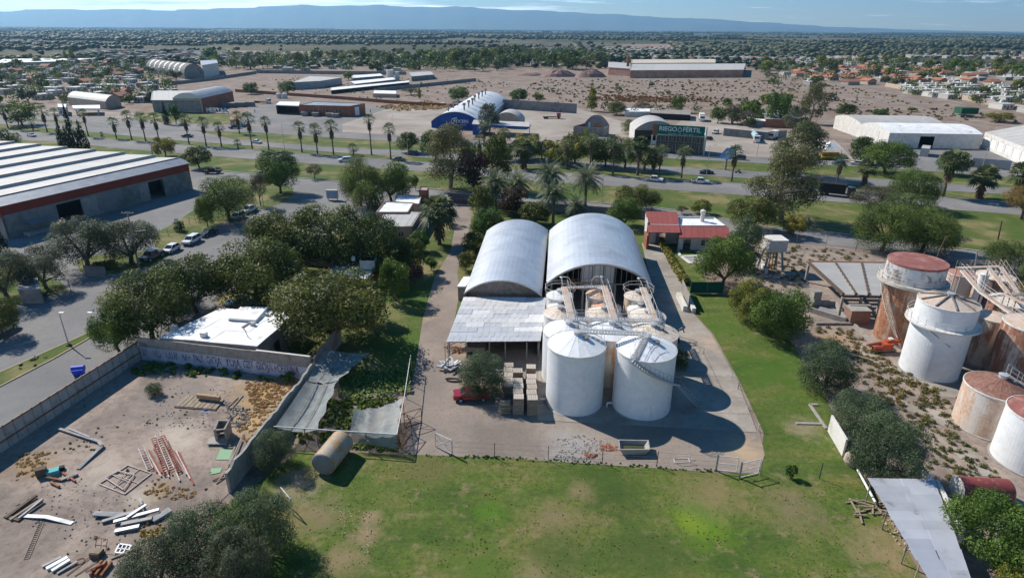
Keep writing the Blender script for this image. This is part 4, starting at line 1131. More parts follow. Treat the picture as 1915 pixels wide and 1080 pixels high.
# big striped vault far left, brickworks, sheds
a0,a1 = G(346,148),G(383,146); L_ = G(275,136) - a0
bvv,arcq = vault('arched_hall','large grey arched hall with white rooflight stripes','hall',a0,a1,a0 + L_,a1 + L_,HT(a0,346,137),HT(a0,364,120) - HT(a0,346,137),M_grey,mat('grey_vault',(.2,.19,.17),(.15,.145,.13),.2),14,1)
for k in range(7):
 v = .1 + k * .13; mb = MB()
 for i in range(5): mb.slab(arcq(.02 + .07 * i,v,.12),arcq(.02 + .07 * (i + 1),v,.12),arcq(.02 + .07 * (i + 1),v + .035,.12),arcq(.02 + .07 * i,v + .035,.12),.05)
 mb.build('rooflight',M_wroof,bvv)
P = [G(382,146),G(411,140),G(408,132),G(378,134)]
block('white_hall','tall white rectangular hall joined to the arched hall','hall',P,HT(P[0],382,122),M_white,M_bsheet,parapet=.3)
P = [G(1178,146),G(1388,144.5),G(1392,131),G(1182,132)]
h_ = HT(P[0],1180,131.5)
brk = block('brickworks','very long pink brick factory with a pale curved roof','factory',P,h_,M_brick2,M_wsheet,parapet=0,over=.01,roofpieces=10)
a0,a1 = G(1180,135),G(1182,121)
P = [G(1180,131),G(1336,130),G(1336,122),G(1180,123)]
block('factory_hall','upper pale roofed hall behind the long brick factory','factory',P,HT(P[0],1180,118),mat('tan_sheet',(.42,.36,.29)),mat('tan_sheet2',(.5,.44,.36),(.42,.37,.3),.05),parapet=0,over=.01,roofpieces=8)
P = [G(1137,140),G(1178,143),G(1178,131),G(1137,128)]
block('factory_hall','small pink brick block at the left end of the factory','factory',P,HT(P[0],1137,126),M_brick2,M_wsheet,parapet=0,over=.01)
c = G(1173,138); t = thing('factory_chimney','dark square chimney at the factory left end','chimney',c); MB().beam((c.x,c.y,0),(c.x,c.y,17),2.6,2.6,upv=(0,1,0)).build('shaft',M_rust,t)
for lab,pts,yt,wm_,rm_,rp in (
 ('white field shed with a low curved roof',[(548,168),(600,165),(640,158),(580,155)],154,M_bsheet,M_wsheet,6),
 ('long narrow open cowshed, nearest of the three',[(620,176),(765,160),(765,157),(620,171)],170,M_dark,M_wroof,8),
 ('long narrow cowshed, middle of the three',[(665,164),(740,155),(735,151),(655,159)],157,M_grey,M_wroof,6),
 ('long narrow cowshed, farthest of the three',[(660,152),(717,147),(712,143),(655,147)],147,M_grey,M_wroof,5),
 ('grey shed with a hipped pale roof beside the white silo tower',[(770,152),(812,148),(806,142),(765,144)],143,M_grey,M_wsheet,4),
 ('small beige block by the brick wall',[(698,182),(742,183),(742,177),(700,176)],175,M_beige,M_wroof,3),
 ('white low sheds at the far left edge',[(-10,128),(120,124),(180,118),(10,119)],118,M_bsheet,M_wroof,8),
 ('grey low house with a parapet in the parking yard',[(1390,236),(1440,238),(1440,226),(1392,225)],225,M_grey,M_wroof,0),
 ('long low ruined brick house behind the trees',[(1430,238),(1485,240),(1485,222),(1420,220)],222,M_terra,M_galvd,4),
 ('dark low shed behind the parked trucks',[(1215,222),(1290,226),(1290,217),(1215,214)],211,M_dark,M_block,4),
 ('white low shed behind the white arched shed',[(1168,218),(1232,218),(1232,212),(1168,211)],209,M_white,M_wroof,4),
 ):
 P = [G(*p) for p in pts]; block('long_shed' if 'cow' in lab else 'low_building',lab,'shed',P,max(2.5,HT(P[0],pts[0][0],yt)),wm_,rm_,parapet=0,over=.01,roofpieces=rp)
c = G(730,150); t = thing('silo_tower','slim white tower beside the hipped shed','tower',c); MB().cyl((c.x,c.y,0),(c.x,c.y,HT(c,730,131)),3,3,10).build('shaft',M_white,t); MB().cyl((c.x + 6,c.y,0),(c.x + 6,c.y,7),2,2,8).build('lower_drum',M_white,t)
for x,lab in ((522,'white round tank, left one of the pair by the brick wall'),(533,'white round tank, right one of the pair by the brick wall')):
 c = G(x,184); t = thing('water_tank',lab,'tank',c,0,'white tanks by the brick wall'); h_ = HT(c,x,174); MB().lathe([(1.6,0),(1.6,h_ * .9),(.6,h_ * 1.05),(0,h_ * 1.08)],16,(c.x,c.y)).build('drum',M_white,t); MB().lathe([(.4,h_ * 1.02),(.4,h_ * 1.12),(0,h_ * 1.13)],10,(c.x,c.y)).build('lid',M_steel,t)
# white warehouses at right
def bar_roof(t,A,B,off0,off1,ez,rise,m,nl=8,name='roof_panel'):
 """barrel whose axis runs from A to B, spanning off0..off1 behind"""
 d = (B - A).normalized(); n = Vector((-d.y,d.x,0)); L_ = (B - A).length
 def ar(u,s):
  w = off1 - off0; r = (w * w / 4 + rise * rise) / (2 * rise); hx = (u - .5) * w
  p = A + d * s + n * (off0 + w * u); return Vector((p.x,p.y,ez + math.sqrt(max(0,r * r - hx * hx)) - (r - rise)))
 for k in range(nl):
  mb = MB()
  for i in range(8): mb.slab(ar(i / 8,L_ * k / nl),ar(i / 8,L_ * (k + 1) / nl - .05),ar((i + 1) / 8,L_ * (k + 1) / nl - .05),ar((i + 1) / 8,L_ * k / nl),.08)
  mb.build(name,m,t)
 for s in (0.05,L_ - .05):
  MB().quad(*[tuple(ar(i / 8,s) - Vector((0,0,.05))) for i in range(9)]).build('gable_end',M_white,t)
A,B = G(1658,276),G(1831,279); ez = HT(A,1658,248.5)
t = thing('white_warehouse','big white barrel-roofed warehouse with a dark doorway','warehouse',A.lerp(B,.5))
d = (B - A).normalized(); n = Vector((-d.y,d.x,0)); C_ = G(1574,240)
dep = (C_ - A).dot(n)
hs = [(onseg(A,B,1716),onseg(A,B,1743),0,ez * .8)]
wallface('wall',t,A,B,0,ez,M_white,hs); wallface('wall',t,B,B + n * dep,0,ez,M_white); wallface('wall',t,B + n * dep,A + n * dep,0,ez,M_white)
wallface('wall',t,A + n * dep,A,0,ez,M_white)
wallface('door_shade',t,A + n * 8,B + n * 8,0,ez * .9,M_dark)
bar_roof(t,A,B,0,dep * .48,ez,1.9,M_wroof); bar_roof(t,A,B,dep * .48,dep,ez,1.7,M_wsheet)
A2,B2 = G(1834,275),G(1907,307); ez2 = HT(A2,1834,247); d2 = (B2 - A2).normalized(); n2 = Vector((-d2.y,d2.x,0))
B2 = A2 + (B2 - A2) * 1.5
t = thing('white_warehouse','grey-roofed white warehouse angled towards the right edge','warehouse',A2.lerp(B2,.5))
nwn = 8
hol = [((k + .15) / nwn,(k + .85) / nwn,ez2 * .2,ez2 * .75) for k in range(nwn)]
wallface('wall',t,A2,B2,0,ez2,M_white,hol)
for h_ in hol:
 a,b = A2.lerp(B2,h_[0]) + n2 * .12,A2.lerp(B2,h_[1]) + n2 * .12
 MB().slab((a.x,a.y,h_[2]),(b.x,b.y,h_[2]),(b.x,b.y,h_[3]),(a.x,a.y,h_[3]),.05).build('wall_panel',M_wroof,t)
W2 = 30
wallface('wall',t,B2,B2 + n2 * W2,0,ez2,M_white); wallface('wall',t,A2 + n2 * W2,A2,0,ez2,M_white)
for k in range(10):
 a,b = A2.lerp(B2,k / 10),A2.lerp(B2,(k + 1) / 10 - .003)
 MB().slab((a.x,a.y,ez2),(b.x,b.y,ez2),(b.x + n2.x * W2 / 2,b.y + n2.y * W2 / 2,ez2 + 4),(a.x + n2.x * W2 / 2,a.y + n2.y * W2 / 2,ez2 + 4),.1).build('roof_panel',M_wsheet,t)
 MB().slab((a.x + n2.x * W2 / 2,a.y + n2.y * W2 / 2,ez2 + 4.01),(b.x + n2.x * W2 / 2,b.y + n2.y * W2 / 2,ez2 + 4.01),(b.x + n2.x * W2,b.y + n2.y * W2,ez2),(a.x + n2.x * W2,a.y + n2.y * W2,ez2),.1).build('roof_panel',M_galvd,t)
c = G(1804,218); t = thing('green_tank','dark green box tank standing in the wasteland','tank',c); MB().box((c.x,c.y,HT(c,1804,201) / 2 + .8),(9,6,HT(c,1804,201) - 1.6)).build('body',mat('dark_green_paint',(.02,.09,.05)),t); MB().box((c.x,c.y,.4),(8,5,.8)).build('stand',M_steel,t)
A,B = G(381,210.5),G(439,194.5); ez = HT(A,381,184); d = (B - A).normalized(); n = Vector((-d.y,d.x,0)); dep = 15
t = thing('brick_hall','tall dark red brick hall with a curved blue-grey roof','hall',A.lerp(B,.5))
wallface('wall',t,A,B,0,ez,M_brick); wallface('wall',t,B,B + n * dep,0,ez,M_brick); wallface('wall',t,B + n * dep,A + n * dep,0,ez,M_brick); wallface('end_wall',t,A + n * dep,A,0,ez,M_beige,[(.3,.7,0,ez * .5)])
bar_roof(t,A,B,0,dep,ez,2.8,M_bsheet,6)
# ================================================================== tanks
def rustmat(name,paint,rustc,amount,streak=True,paint2=None,sc_=0.5,rough=0.55,rust2=None):
 if name in _M: return _M[name]
 m,nt,b = newmat(name)
 v = coords(nt,False)
 mp = nt.nodes.new('ShaderNodeMapping'); mp.inputs['Scale'].default_value = (1,1,0.14 if streak else 1)
 L(nt,v,mp.inputs[0])
 f = noise(nt,mp.outputs[0],sc_ * 2.2,7,0.7,0.3)
 f2 = noise(nt,v,sc_ * 0.8,5,0.6)
 mix = mathn(nt,'ADD',mathn(nt,'MULTIPLY',f,0.6),mathn(nt,'MULTIPLY',f2,0.4))
 pc = mixn(nt,maprange(nt,noise(nt,v,1.2,6,.7),.4,.65,0,.6),paint,paint2 or tuple(x * .82 for x in paint))
 # plate courses: faint seams every 1.6 m
 sp_ = nt.nodes.new('ShaderNodeSeparateXYZ'); L(nt,v,sp_.inputs[0])
 fr = mathn(nt,'FRACT',mathn(nt,'MULTIPLY',sp_.outputs[2],0.62))
 seam = maprange(nt,mathn(nt,'ABSOLUTE',mathn(nt,'SUBTRACT',fr,.5)),0,.02,.5,0)
 pc = mixn(nt,seam,pc,tuple(x * .7 for x in paint))
 rc_ = ramp(nt,noise(nt,v,2.5,6,.7),[(.35,rustc),(.62,rust2 or tuple(x * 1.7 for x in rustc))])
 th = 0.62 - 0.3 * amount
 L(nt,mixn(nt,maprange(nt,mix,th,th + .09),pc,rc_),b.inputs['Base Color'])
 b.inputs['Roughness'].default_value = rough; b.inputs['Specular IOR Level'].default_value = .3
 addbump(nt,b,f,.15,.03)
 _M[name] = m; return m
R_white = rustmat('tank_white',(0.68,0.69,0.70),(0.3,0.18,0.11),0.08)
R_whitec = rustmat('tank_cone_white',(0.72,0.73,0.74),(0.45,0.32,0.22),0.12,False)
R_mid = rustmat('tank_cream',(0.6,0.56,0.5),(0.35,0.2,0.12),0.42)
R_midc = rustmat('tank_cone_orange',(0.66,0.6,0.52),(0.48,0.32,0.2),0.5,False,rust2=(.6,.5,.4))
R_brown = rustmat('tank_rusty_brown',(0.46,0.36,0.29),(0.2,0.07,0.035),0.72,rust2=(.38,.19,.105))
R_red = rustmat('tank_red_streaks',(0.48,0.4,0.34),(0.2,0.08,0.055),0.7,rust2=(.3,.15,.1))
R_peel = rustmat('tank_peeling_white',(0.52,0.52,0.52),(0.14,0.12,0.11),0.45,False,rust2=(.28,.24,.22))
R_whr = rustmat('tank_white_stained',(0.62,0.61,0.6),(0.4,0.24,0.16),0.3)
R_redtop = mat('tank_red_top',(0.26,0.10,0.085),(0.2,0.075,0.065),.8,c3=(.33,.17,.14),s3=.7)
R_conert = rustmat('tank_cone_rust',(0.33,0.2,0.155),(0.15,0.075,0.055),0.75,False)
R_creamtop = rustmat('tank_top_cream',(0.5,0.43,0.36),(0.35,0.24,0.18),0.45,False)
def tank(label,c,r,h,cone,side_m,top_m,group=None,n=40,facets=16,hatch=True,rim=True,flat_edge=None,ribs=0,base=True,name='storage_tank'):
 c = Vector((c[0],c[1],0))
 t = thing(name,label,'tank',c,0,group)
 L0 = lambda mb,nm,m,par=t,smooth=False: mb.build(nm,m,par,world=False,smooth=smooth)
 # shell with slightly uneven courses
 prof = [(r,.05)] + [(r * (1 + .0016 * ((k % 2) * 2 - 1)),h * k / 5) for k in range(1,5)] + [(r,h)]
 L0(MB().lathe(prof,64),'shell',side_m)
 mb = MB(); mb.lathe([(r * 1.003,h),(r * .999 * .13,h + cone * .88),(0.001,h + cone)],facets)
 L0(mb,'roof_cone',top_m)
 if facets and facets <= 20:
  mb = MB()
  for k in range(facets):
   a = 2 * math.pi * k / facets
   mb.beam((r * math.cos(a) * .99,r * math.sin(a) * .99,h + .01),(r * .13 * math.cos(a),r * .13 * math.sin(a),h + cone * .88 + .01),.05,.03)
  L0(mb,'roof_seams',top_m)
 if rim: L0(MB().lathe([(r + .06,h - .12),(r + .06,h + .03),(r - .02,h + .05)],64),'rim',M_wsteel if side_m is not R_brown else M_rust)
 if base: L0(MB().lathe([(r + .22,0),(r + .22,.14),(r - .05,.15)],48),'base_ring',M_conc)
 if hatch:
  hx = L0(MB().lathe([(0.42,h + cone * .8),(.42,h + cone + .25),(.5,h + cone + .27),(0.001,h + cone + .34)],14),'vent_cap',M_galvd)
  L0(MB().cyl((r * .3,-.15 * r,h + cone * .7),(r * .3,-.15 * r,h + cone * .7 + .22),.33,.33,12),'manhole',M_steel)
 if ribs:
  mb = MB()
  for k in range(ribs):
   a = 2 * math.pi * (k + .3) / ribs
   mb.beam((r * .95 * math.cos(a),r * .95 * math.sin(a),h + .16),(.35 * math.cos(a),.35 * math.sin(a),h + cone + .05),.16,.16)
  L0(mb,'roof_ribs',M_steel)
 return t
def tank_px(label,bx,by,rimx,rimy,wpx,cone,side_m,top_m,**k):
 """base axis point and rim-level axis point, shell width in pixels at the base"""
 P = G(bx,by); r = wpx * MPP(bx,by) / 2; h = HT(P,rimx,rimy)
 return tank(label,P,r,h,cone,side_m,top_m,**k),P,r,h
def railing(parent,pts,h=1.05,m=None,rails=2,step=1.4,r=.022,name='railing',kick=False):
 mb = MB()
 for a,b in zip(pts[:-1],pts[1:]):
  a,b = Vector(a),Vector(b); n = max(1,round((b - a).length / step))
  for k in range(1,rails + 1):
   z = Vector((0,0,h * k / rails)); mb.cyl(a + z,b + z,r,r,5)
  for k in range(n + 1):
   p = a.lerp(b,k / n); mb.cyl(p,p + Vector((0,0,h)),r,r,5)
  if kick: mb.beam(a + Vector((0,0,.08)),b + Vector((0,0,.08)),.02,.14)
 return mb.build(name,m or M_wsteel,parent)
def catwalk(label,a,b,w=0.9,m=None,rl=2,st=1.4,legs=True,deck_m=None,name='catwalk',zleg=0.0):
 a,b = Vector(a),Vector(b); d = (b - a); d.z = 0; d.normalize(); n = Vector((-d.y,d.x,0)) * w / 2
 t = thing(name,label,'catwalk',((a + b) / 2).xy.to_3d())
 mb = MB(); k = max(2,int((b - a).length / .35))
 for i in range(k):
  p,q = a.lerp(b,(i + .12) / k),a.lerp(b,(i + .88) / k)
  mb.slab(p - n,q - n,q + n,p + n,.03)
 mb.build('deck',deck_m or M_galvd,t)
 mb = MB()
 for s in (-1,1): mb.beam(a + n * s - Vector((0,0,.1)),b + n * s - Vector((0,0,.1)),.07,.16)
 mb.build('deck_beams',m or M_wsteel,t)
 for s in (-1,1): railing(t,[a + n * s,b + n * s],m=m,rails=rl,step=st)
 return t
def ladder(label,base,top,w=.5,m=None,parent=None,name='ladder',cage=False,step=.32,thick=.035):
 base,top = Vector(base),Vector(top); d = top - base
 side = d.cross(Vector((0,1,0))); 
 if side.length < .1: side = Vector((1,0,0))
 side = Vector((1,0,0)) if abs(d.x) < d.length * .5 else Vector((0,1,0))
 t = parent or thing(name,label,'ladder',base.xy.to_3d())
 mb = MB()
 for s in (-1,1): mb.cyl(base + side * s * w / 2,top + side * s * w / 2,thick,thick,5)
 mb.build('side_rails',m or M_wsteel,t)
 mb = MB(); n = int(d.length / step)
 for k in range(1,n): p = base.lerp(top,k / n); mb.cyl(p - side * w / 2,p + side * w / 2,thick * .7,thick * .7,5)
 mb.build('rungs',m or M_wsteel,t)
 return t
def spiral(parent,c,r,a0,a1,z0,z1,w=.75,n=26,m=None,rail=True):
 """stair winding round a shell"""
 m = m or M_wsteel; c = Vector((c[0],c[1],0)); mb = MB()
 P = lambda a,rr,z: (c.x + rr * math.cos(a),c.y + rr * math.sin(a),z)
 for k in range(n):
  t = k / (n - 1); a = a0 + (a1 - a0) * t; z = z0 + (z1 - z0) * t; da = abs(a1 - a0) / n * .42
  mb.add([P(a - da,r + .05,z),P(a + da,r + .05,z),P(a + da,r + w,z),P(a - da,r + w,z),P(a - da,r + .05,z - .05),P(a + da,r + .05,z - .05),P(a + da,r + w,z - .05),P(a - da,r + w,z - .05)],[(0,1,2,3),(7,6,5,4),(0,4,5,1),(1,5,6,2),(2,6,7,3),(3,7,4,0)])
 mb.build('treads',m,parent)
 for rr,nm in ((r + .05,'inner_stringer'),(r + w,'outer_stringer')):
  mb = MB(); pts = [P(a0 + (a1 - a0) * k / 24,rr,z0 + (z1 - z0) * k / 24 - .08) for k in range(25)]
  for p,q in zip(pts[:-1],pts[1:]): mb.beam(p,q,.04,.18)
  mb.build(nm,m,parent)
 if rail:
  pts = [Vector(P(a0 + (a1 - a0) * k / 16,r + w,z0 + (z1 - z0) * k / 16)) for k in range(17)]
  railing(parent,pts,1.0,m,step=1.1,name='handrail')
GT = 'white and rusty tanks beside the barns'
# front pair
t1,P1,r1,h1 = tank_px('large white tank, front left of the concrete pad',1073,750,1079,642,105,1.35,R_white,R_whitec,group=GT)
t2,P2,r2,h2 = tank_px('large white tank wrapped by a winding stair, front right',1198,757,1208,650,107,1.35,R_white,R_whitec,group=GT)
# stair on the right front tank: from cone top over the shell to the right-hand side
spiral(t2,P2,r2,math.radians(236),math.radians(352),h2 + .1,h2 * .42,.8,30,M_galvd)
cA = Vector((P2.x + r2 * math.cos(R(236)) * 1.05,P2.y + r2 * math.sin(R(236)) * 1.05,h2 + .15)); cT = Vector((P2.x - .1,P2.y + .2,h2 + 1.5))
mb = MB(); n_ = 15; sd = (cT - cA).cross(Vector((0,0,1))).normalized() * .4
for k in range(n_): p = cA.lerp(cT,k / n_); mb.slab(p - sd,p + sd,p + sd + (cT - cA).xy.to_3d().normalized() * .22,p - sd + (cT - cA).xy.to_3d().normalized() * .22,.05)
mb.build('roof_steps',M_galvd,t2)
for s in (-1,1): railing(t2,[cA + sd * s,cT + sd * s],1.0,M_galvd,name='roof_handrail')
spl = MB().beam((P2.x + r2 + .4,P2.y - .7,h2 * .42),(P2.x + r2 + 3.2,P2.y - .2,.1),.7,.08).build('lower_flight',M_galvd,t2)
railing(t2,[(P2.x + r2 + .4,P2.y - 1.05,h2 * .42),(P2.x + r2 + 3.2,P2.y - .55,.1)],1.0,M_galvd,name='lower_handrail')
railing(t1,[(P1.x + r1 * math.cos(R(a)) * .98,P1.y + r1 * math.sin(R(a)) * .98,h1) for a in range(10,100,15)],.9,M_galvd,name='rim_railing')
for t_,P_,r_ in ((t1,P1,r1),(t2,P2,r2)):
 MB().cyl((P_.x - r_ - .02,P_.y - .4,.6),(P_.x - r_ - .7,P_.y - .5,.6),.12,.12,8).cyl((P_.x - r_ - .7,P_.y - .5,.6),(P_.x - r_ - .7,P_.y - .5,.05),.1,.1,8).build('outlet_pipe',M_wsteel,t_)
# second row
t3,P3,r3,h3 = tank_px('white tank half hidden behind the front left tank',1059,703,1062,617,92,1.0,R_white,R_whitec,group=GT)
t4,P4,r4,h4 = tank_px('cream tank seen through the gap between the front pair',1137,703,1140,617,88,1.0,R_mid,R_whitec,group=GT)
t5,P5,r5,h5 = tank_px('white tank with a rust-edged roof behind the stair tank',1212,706,1213,621,90,1.0,R_whr,R_midc,group=GT)
def tank_rim(label,rimx,rimy,wpx,h,cone,side_m,top_m,**k):
 q = G(rimx,rimy,h); r = wpx * MPP(rimx,rimy,h) / 2
 return tank(label,q,r,h,cone,side_m,top_m,**k),Vector((q.x,q.y,0)),r,h
t6,P6,r6,h6 = tank_rim('rust-topped tank in the third row, left',1048,585,63,5.8,.8,R_whr,R_midc,group=GT)
t7,P7,r7,h7 = tank_rim('rust-topped tank in the third row, middle',1129,586,67,5.8,.8,R_mid,R_midc,group=GT)
t8,P8,r8,h8 = tank_rim('pale-topped tank in the third row, right',1210,590,69,5.8,.6,R_mid,rustmat('tank_cone_pale',(.68,.62,.55),(.5,.36,.27),.35,False),group=GT)
t9,P9,r9,h9 = tank_rim('small grey tank at the back, left',1047,552,50,6.0,.7,R_whr,R_whitec,group=GT)
t10,P10,r10,h10 = tank_rim('small rust-roofed tank at the back, middle',1121,550,49,6.0,.8,R_whr,rustmat('tank_cone_red',(.6,.48,.38),(.42,.2,.1),.5,False),group=GT)
t11,P11,r11,h11 = tank_rim('small cream tank at the back, right',1193,553,50,6.0,.7,R_mid,R_midc,group=GT)
tank_rim('white tank top wedged between third row and back row',1047,573,46,5.2,.7,R_white,R_whitec,group=GT)
tank_rim('orange-topped tank wedged behind the middle of the third row',1134,574,54,5.1,.7,R_mid,rustmat('tank_cone_orange2',(.62,.54,.45),(.46,.24,.13),.6,False),group=GT)
tank_rim('white-topped tank wedged behind the right of the third row',1197,578,48,5.1,.7,R_white,R_whitec,group=GT)
# bridging catwalks between tank tops
M_pinkst = mat('rusting_white_steel',(0.55,0.5,0.45),(0.38,0.26,0.19),3)
zc = h1 + 1.3
catwalk('white catwalk crossing from the front left tank to the stair tank',(P1.x + .4,P1.y + .9,zc),(P2.x + .2,P2.y + .9,zc),.9,M_wsteel)
z2 = h3 + .9
catwalk('white catwalk over the second row of tanks',(P3.x - .5,P3.y + 1.6,z2),(P5.x + 1.2,P5.y + 1.6,z2),.8,M_wsteel)
for lab,Pa,Pb in (('rusty lengthwise catwalk along the left tank column',P3,P9),('rusty lengthwise catwalk along the middle tank column',P4,P10),('rusty lengthwise catwalk along the right tank column',P5,P11)):
 dx = .5
 a = Vector((Pa.x + dx,Pa.y + 1.2,z2)); b = Vector((Pb.x + dx + .1,Pb.y,7.4))
 catwalk(lab,a,b,.85,M_wsteel,1,2.4,deck_m=rustmat('deck_rust',(.55,.48,.42),(.4,.26,.17),.5,False))
catwalk('red-brown railed bridge between left and middle back tanks',(P9.x + .8,P9.y + .4,7.1),(P10.x + .6,P10.y + .4,7.1),.9,M_rust)
# ring rails on the back tanks
for t_,P_,r_,h_ in ((t9,P9,r9,h9),(t11,P11,r11,h11)):
 railing(t_,[(P_.x + r_ * 1.15 * math.cos(R(a)),P_.y + r_ * 1.15 * math.sin(R(a)),h_ + .5) for a in range(0,361,40)],1.0,M_wsteel,name='ring_railing')
# goose-neck lamps at the barn mouth
for x,y0,y1,s,lab in ((1066,552,518,-1,'goose-neck lamp on a bent pole, left of the barn mouth'),(1105,552,517,1,'goose-neck lamp on a bent pole, middle of the barn mouth'),(1209,556,520,-1,'goose-neck lamp on a bent pole, right of the barn mouth')):
 p = AT(x,y0,P9.y + 2.2); p2 = AT(x,y1,P9.y + 2.2)
 t = thing('goose_neck_lamp',lab,'lamp',(p.x,p.y,0),0,'goose-neck lamps over the tanks')
 z = p2.z; pts = [(p.x,p.y,0),(p.x,p.y,z - .6),(p.x + s * .3,p.y,z - .1),(p.x + s * .8,p.y,z + .05),(p.x + s * 1.3,p.y,z)]
 MB().tube(pts,.06).build('pole',M_wsteel,t); MB().cyl((p.x + s * 1.3,p.y,z + .05),(p.x + s * 1.5,p.y,z - .15),.12,.26,10).build('lamp_head',M_wroof,t)
# pump pipes and a bent pipe frame by the stair tank
t = thing('pump','dark pump with a hooked hose right of the tanks','pump',G(1262,640))
c = G(1262,640); MB().box((c.x,c.y,.5),(1.1,.7,.7)).build('motor',M_black,t); MB().tube([(c.x,c.y,.9),(c.x + .5,c.y + .2,2.0),(c.x + 1.0,c.y + .4,2.2),(c.x + 1.3,c.y + .4,1.4)],.09).build('hose',M_steel,t); MB().cyl((c.x - .8,c.y - .3,.2),(c.x - .8,c.y - .3,.8),.35,.35,12).build('drum',M_steel,t)
# ------------------------------------------------------------------ rusting tank yard at right
GY = 'rusting tanks of the yard at right'
tA,PA,rA_,hA = tank_px('tall rust-brown tank with a white drum and red flat top',1677,632,1706,520,80,.01,R_brown,R_redtop,group=GY,facets=40,hatch=False,rim=False)
hA2 = HT(PA,1711,487)
MB().lathe([(rA_ * 1.18,hA - .2),(rA_ * 1.18,hA2 - .3)],48,(PA.x,PA.y)).build('upper_drum',R_peel,tA)
MB().lathe([(rA_ * 1.19,hA2 - .32),(rA_ * 1.19,hA2),(.01,hA2 + .15)],48,(PA.x,PA.y)).build('red_roof',R_redtop,tA)
MB().lathe([(rA_,hA - .1),(rA_ * 1.42,hA - .1),(rA_ * 1.42,hA - .45),(rA_,hA - .45)],48,(PA.x,PA.y)).build('gallery',mat('gallery_concrete',(.5,.46,.41),(.38,.34,.3),1),tA)
railing(tA,[(PA.x + rA_ * 1.4 * math.cos(R(a)),PA.y + rA_ * 1.4 * math.sin(R(a)),hA - .1) for a in range(0,361,15)],1.0,M_wsteel,name='gallery_railing')
MB().beam((PA.x + .9,PA.y - rA_ - .02,.2),(PA.x + 1.1,PA.y - rA_ * 1.0 - .04,hA - .5),.9,.1,upv=(0,1,0)).build('pale_stripe',M_conc,tA)
spiral(tA,PA,rA_ + .15,R(176),R(246),hA - .6,.4,1.0,30,M_pinkst)
tB,PB_,rB_,hB_ = tank_px('tall white tank with a ring gallery and a ribbed conical roof',1735,692,1769,563,96,.9,R_white,R_creamtop,group=GY,facets=36,ribs=9)
hg = HT(PB_,1760,597)
MB().lathe([(rB_,hg - .1),(rB_ * 1.24,hg - .1),(rB_ * 1.24,hg - .3),(rB_,hg - .3)],48,(PB_.x,PB_.y)).build('gallery',M_wsteel,tB)
railing(tB,[(PB_.x + rB_ * 1.22 * math.cos(R(a)),PB_.y + rB_ * 1.22 * math.sin(R(a)),hg - .1) for a in range(0,361,15)],1.1,M_wsteel,name='gallery_railing')
mb = MB(); a = R(200); mb.beam((PB_.x + rB_ * 1.1 * math.cos(R(215)),PB_.y + rB_ * 1.1 * math.sin(R(215)),hg - .4),(PB_.x + rB_ * 1.02 * math.cos(R(258)),PB_.y + rB_ * 1.02 * math.sin(R(258)),hg - 2.2),.1,.1); mb.build('brace',M_steel,tB)
tank_px('narrow cream and brown streaked tank right of the ringed one',1836,676,1856,592,58,.3,rustmat('tank_cream_dark',(.5,.44,.36),(.16,.09,.06),.42),R_creamtop,group=GY,hatch=False,facets=36)
tD,PD,rD_,hD = tank_px('cream tank with deep red rust streaks near the right edge',1898,716,1920,606,98,.6,R_red,R_creamtop,group=GY,facets=36)
tE,PE,rE_,hE = tank_px('squat tank with a rusty brown conical roof',1843,795,1862,722,108,1.3,rustmat('tank_peach',(.6,.55,.5),(.46,.29,.2),.62,rust2=(.6,.45,.35)),R_conert,group=GY,facets=20)
tF,PF,rF_,hF = tank_px('white tank cut by the right edge with a red roof',1922,862,1952,772,118,.7,R_white,R_redtop,group=GY,facets=36)
catwalk('white stepped catwalk leading to the rusty cone tank',(PE.x + .6,PE.y + .2,hE + 1.5),(PE.x + 5.5,PE.y - 1.0,hE - 1.5),.8)
ladder('pale ladder flight leaning on the squat rusty-roofed tank',(PE.x + .2,PE.y - rE_ - .5,.1),(PE.x + 4.5,PE.y - rE_ + .6,1.8),.6)
tank_px('brown tank behind the ringed white tank',1800,648,1822,585,66,.4,R_red,R_creamtop,group=GY,hatch=False,facets=36)
tank_px('small cream tank with a pink top beyond the drum tank',1782,560,1790,510,44,.5,rustmat('tank_cream_pink',(.55,.48,.4),(.4,.22,.16),.35),mat('pink_top',(.42,.2,.15),(.34,.16,.12),.8),group=GY,hatch=False)
tank_px('low cream tank with a domed cap behind the ringed tank',1752,592,1760,548,40,1.4,R_mid,R_midc,group=GY,hatch=False)
tank_px('pink-brown tank under the right walkways, farther',1848,560,1862,515,60,.5,R_red,R_midc,group=GY)
tank_px('pink-brown tank under the right walkways, nearer',1880,610,1900,562,76,.4,R_red,R_midc,group=GY)
tank_px('slim white cylinder among the right walkways',1822,572,1831,512,16,.3,R_white,R_whitec,group=GY,hatch=False)
za = 8.2
wk = [(1790,500,1872,497),(1872,497,1905,548),(1835,545,1915,600),(1880,548,1960,588),(1800,505,1835,545),(1850,500,1890,552)]
for i,(a,b,c,d) in enumerate(wk):
 catwalk(['rust-streaked walkway at the back of the right tank yard','rust-streaked walkway descending along the yard edge','pale walkway running right over the brown tanks','pink walkway beside the pale one at the right edge','short link walkway from the pink-topped tank','ladder-like inner walkway of the right tank yard'][i],G(a,b,za),G(c,d,za),.6,M_pinkst if i in (0,1,3,5) else M_wsteel,2,2.2,deck_m=_M['deck_rust'])
 for (x,y) in ((a,b),(c,d)):
  p = G(x,y,za); 
t = thing('walkway_supports','slender posts carrying the walkways of the right tank yard','posts',G(1850,560,za).xy.to_3d())
for (a,b,c,d) in wk:
 for (x,y) in ((a,b),(c,d)):
  p = G(x,y,za); MB().cyl((p.x,p.y,0),(p.x,p.y,za),.09,.09,6).build('post',M_pinkst,t)
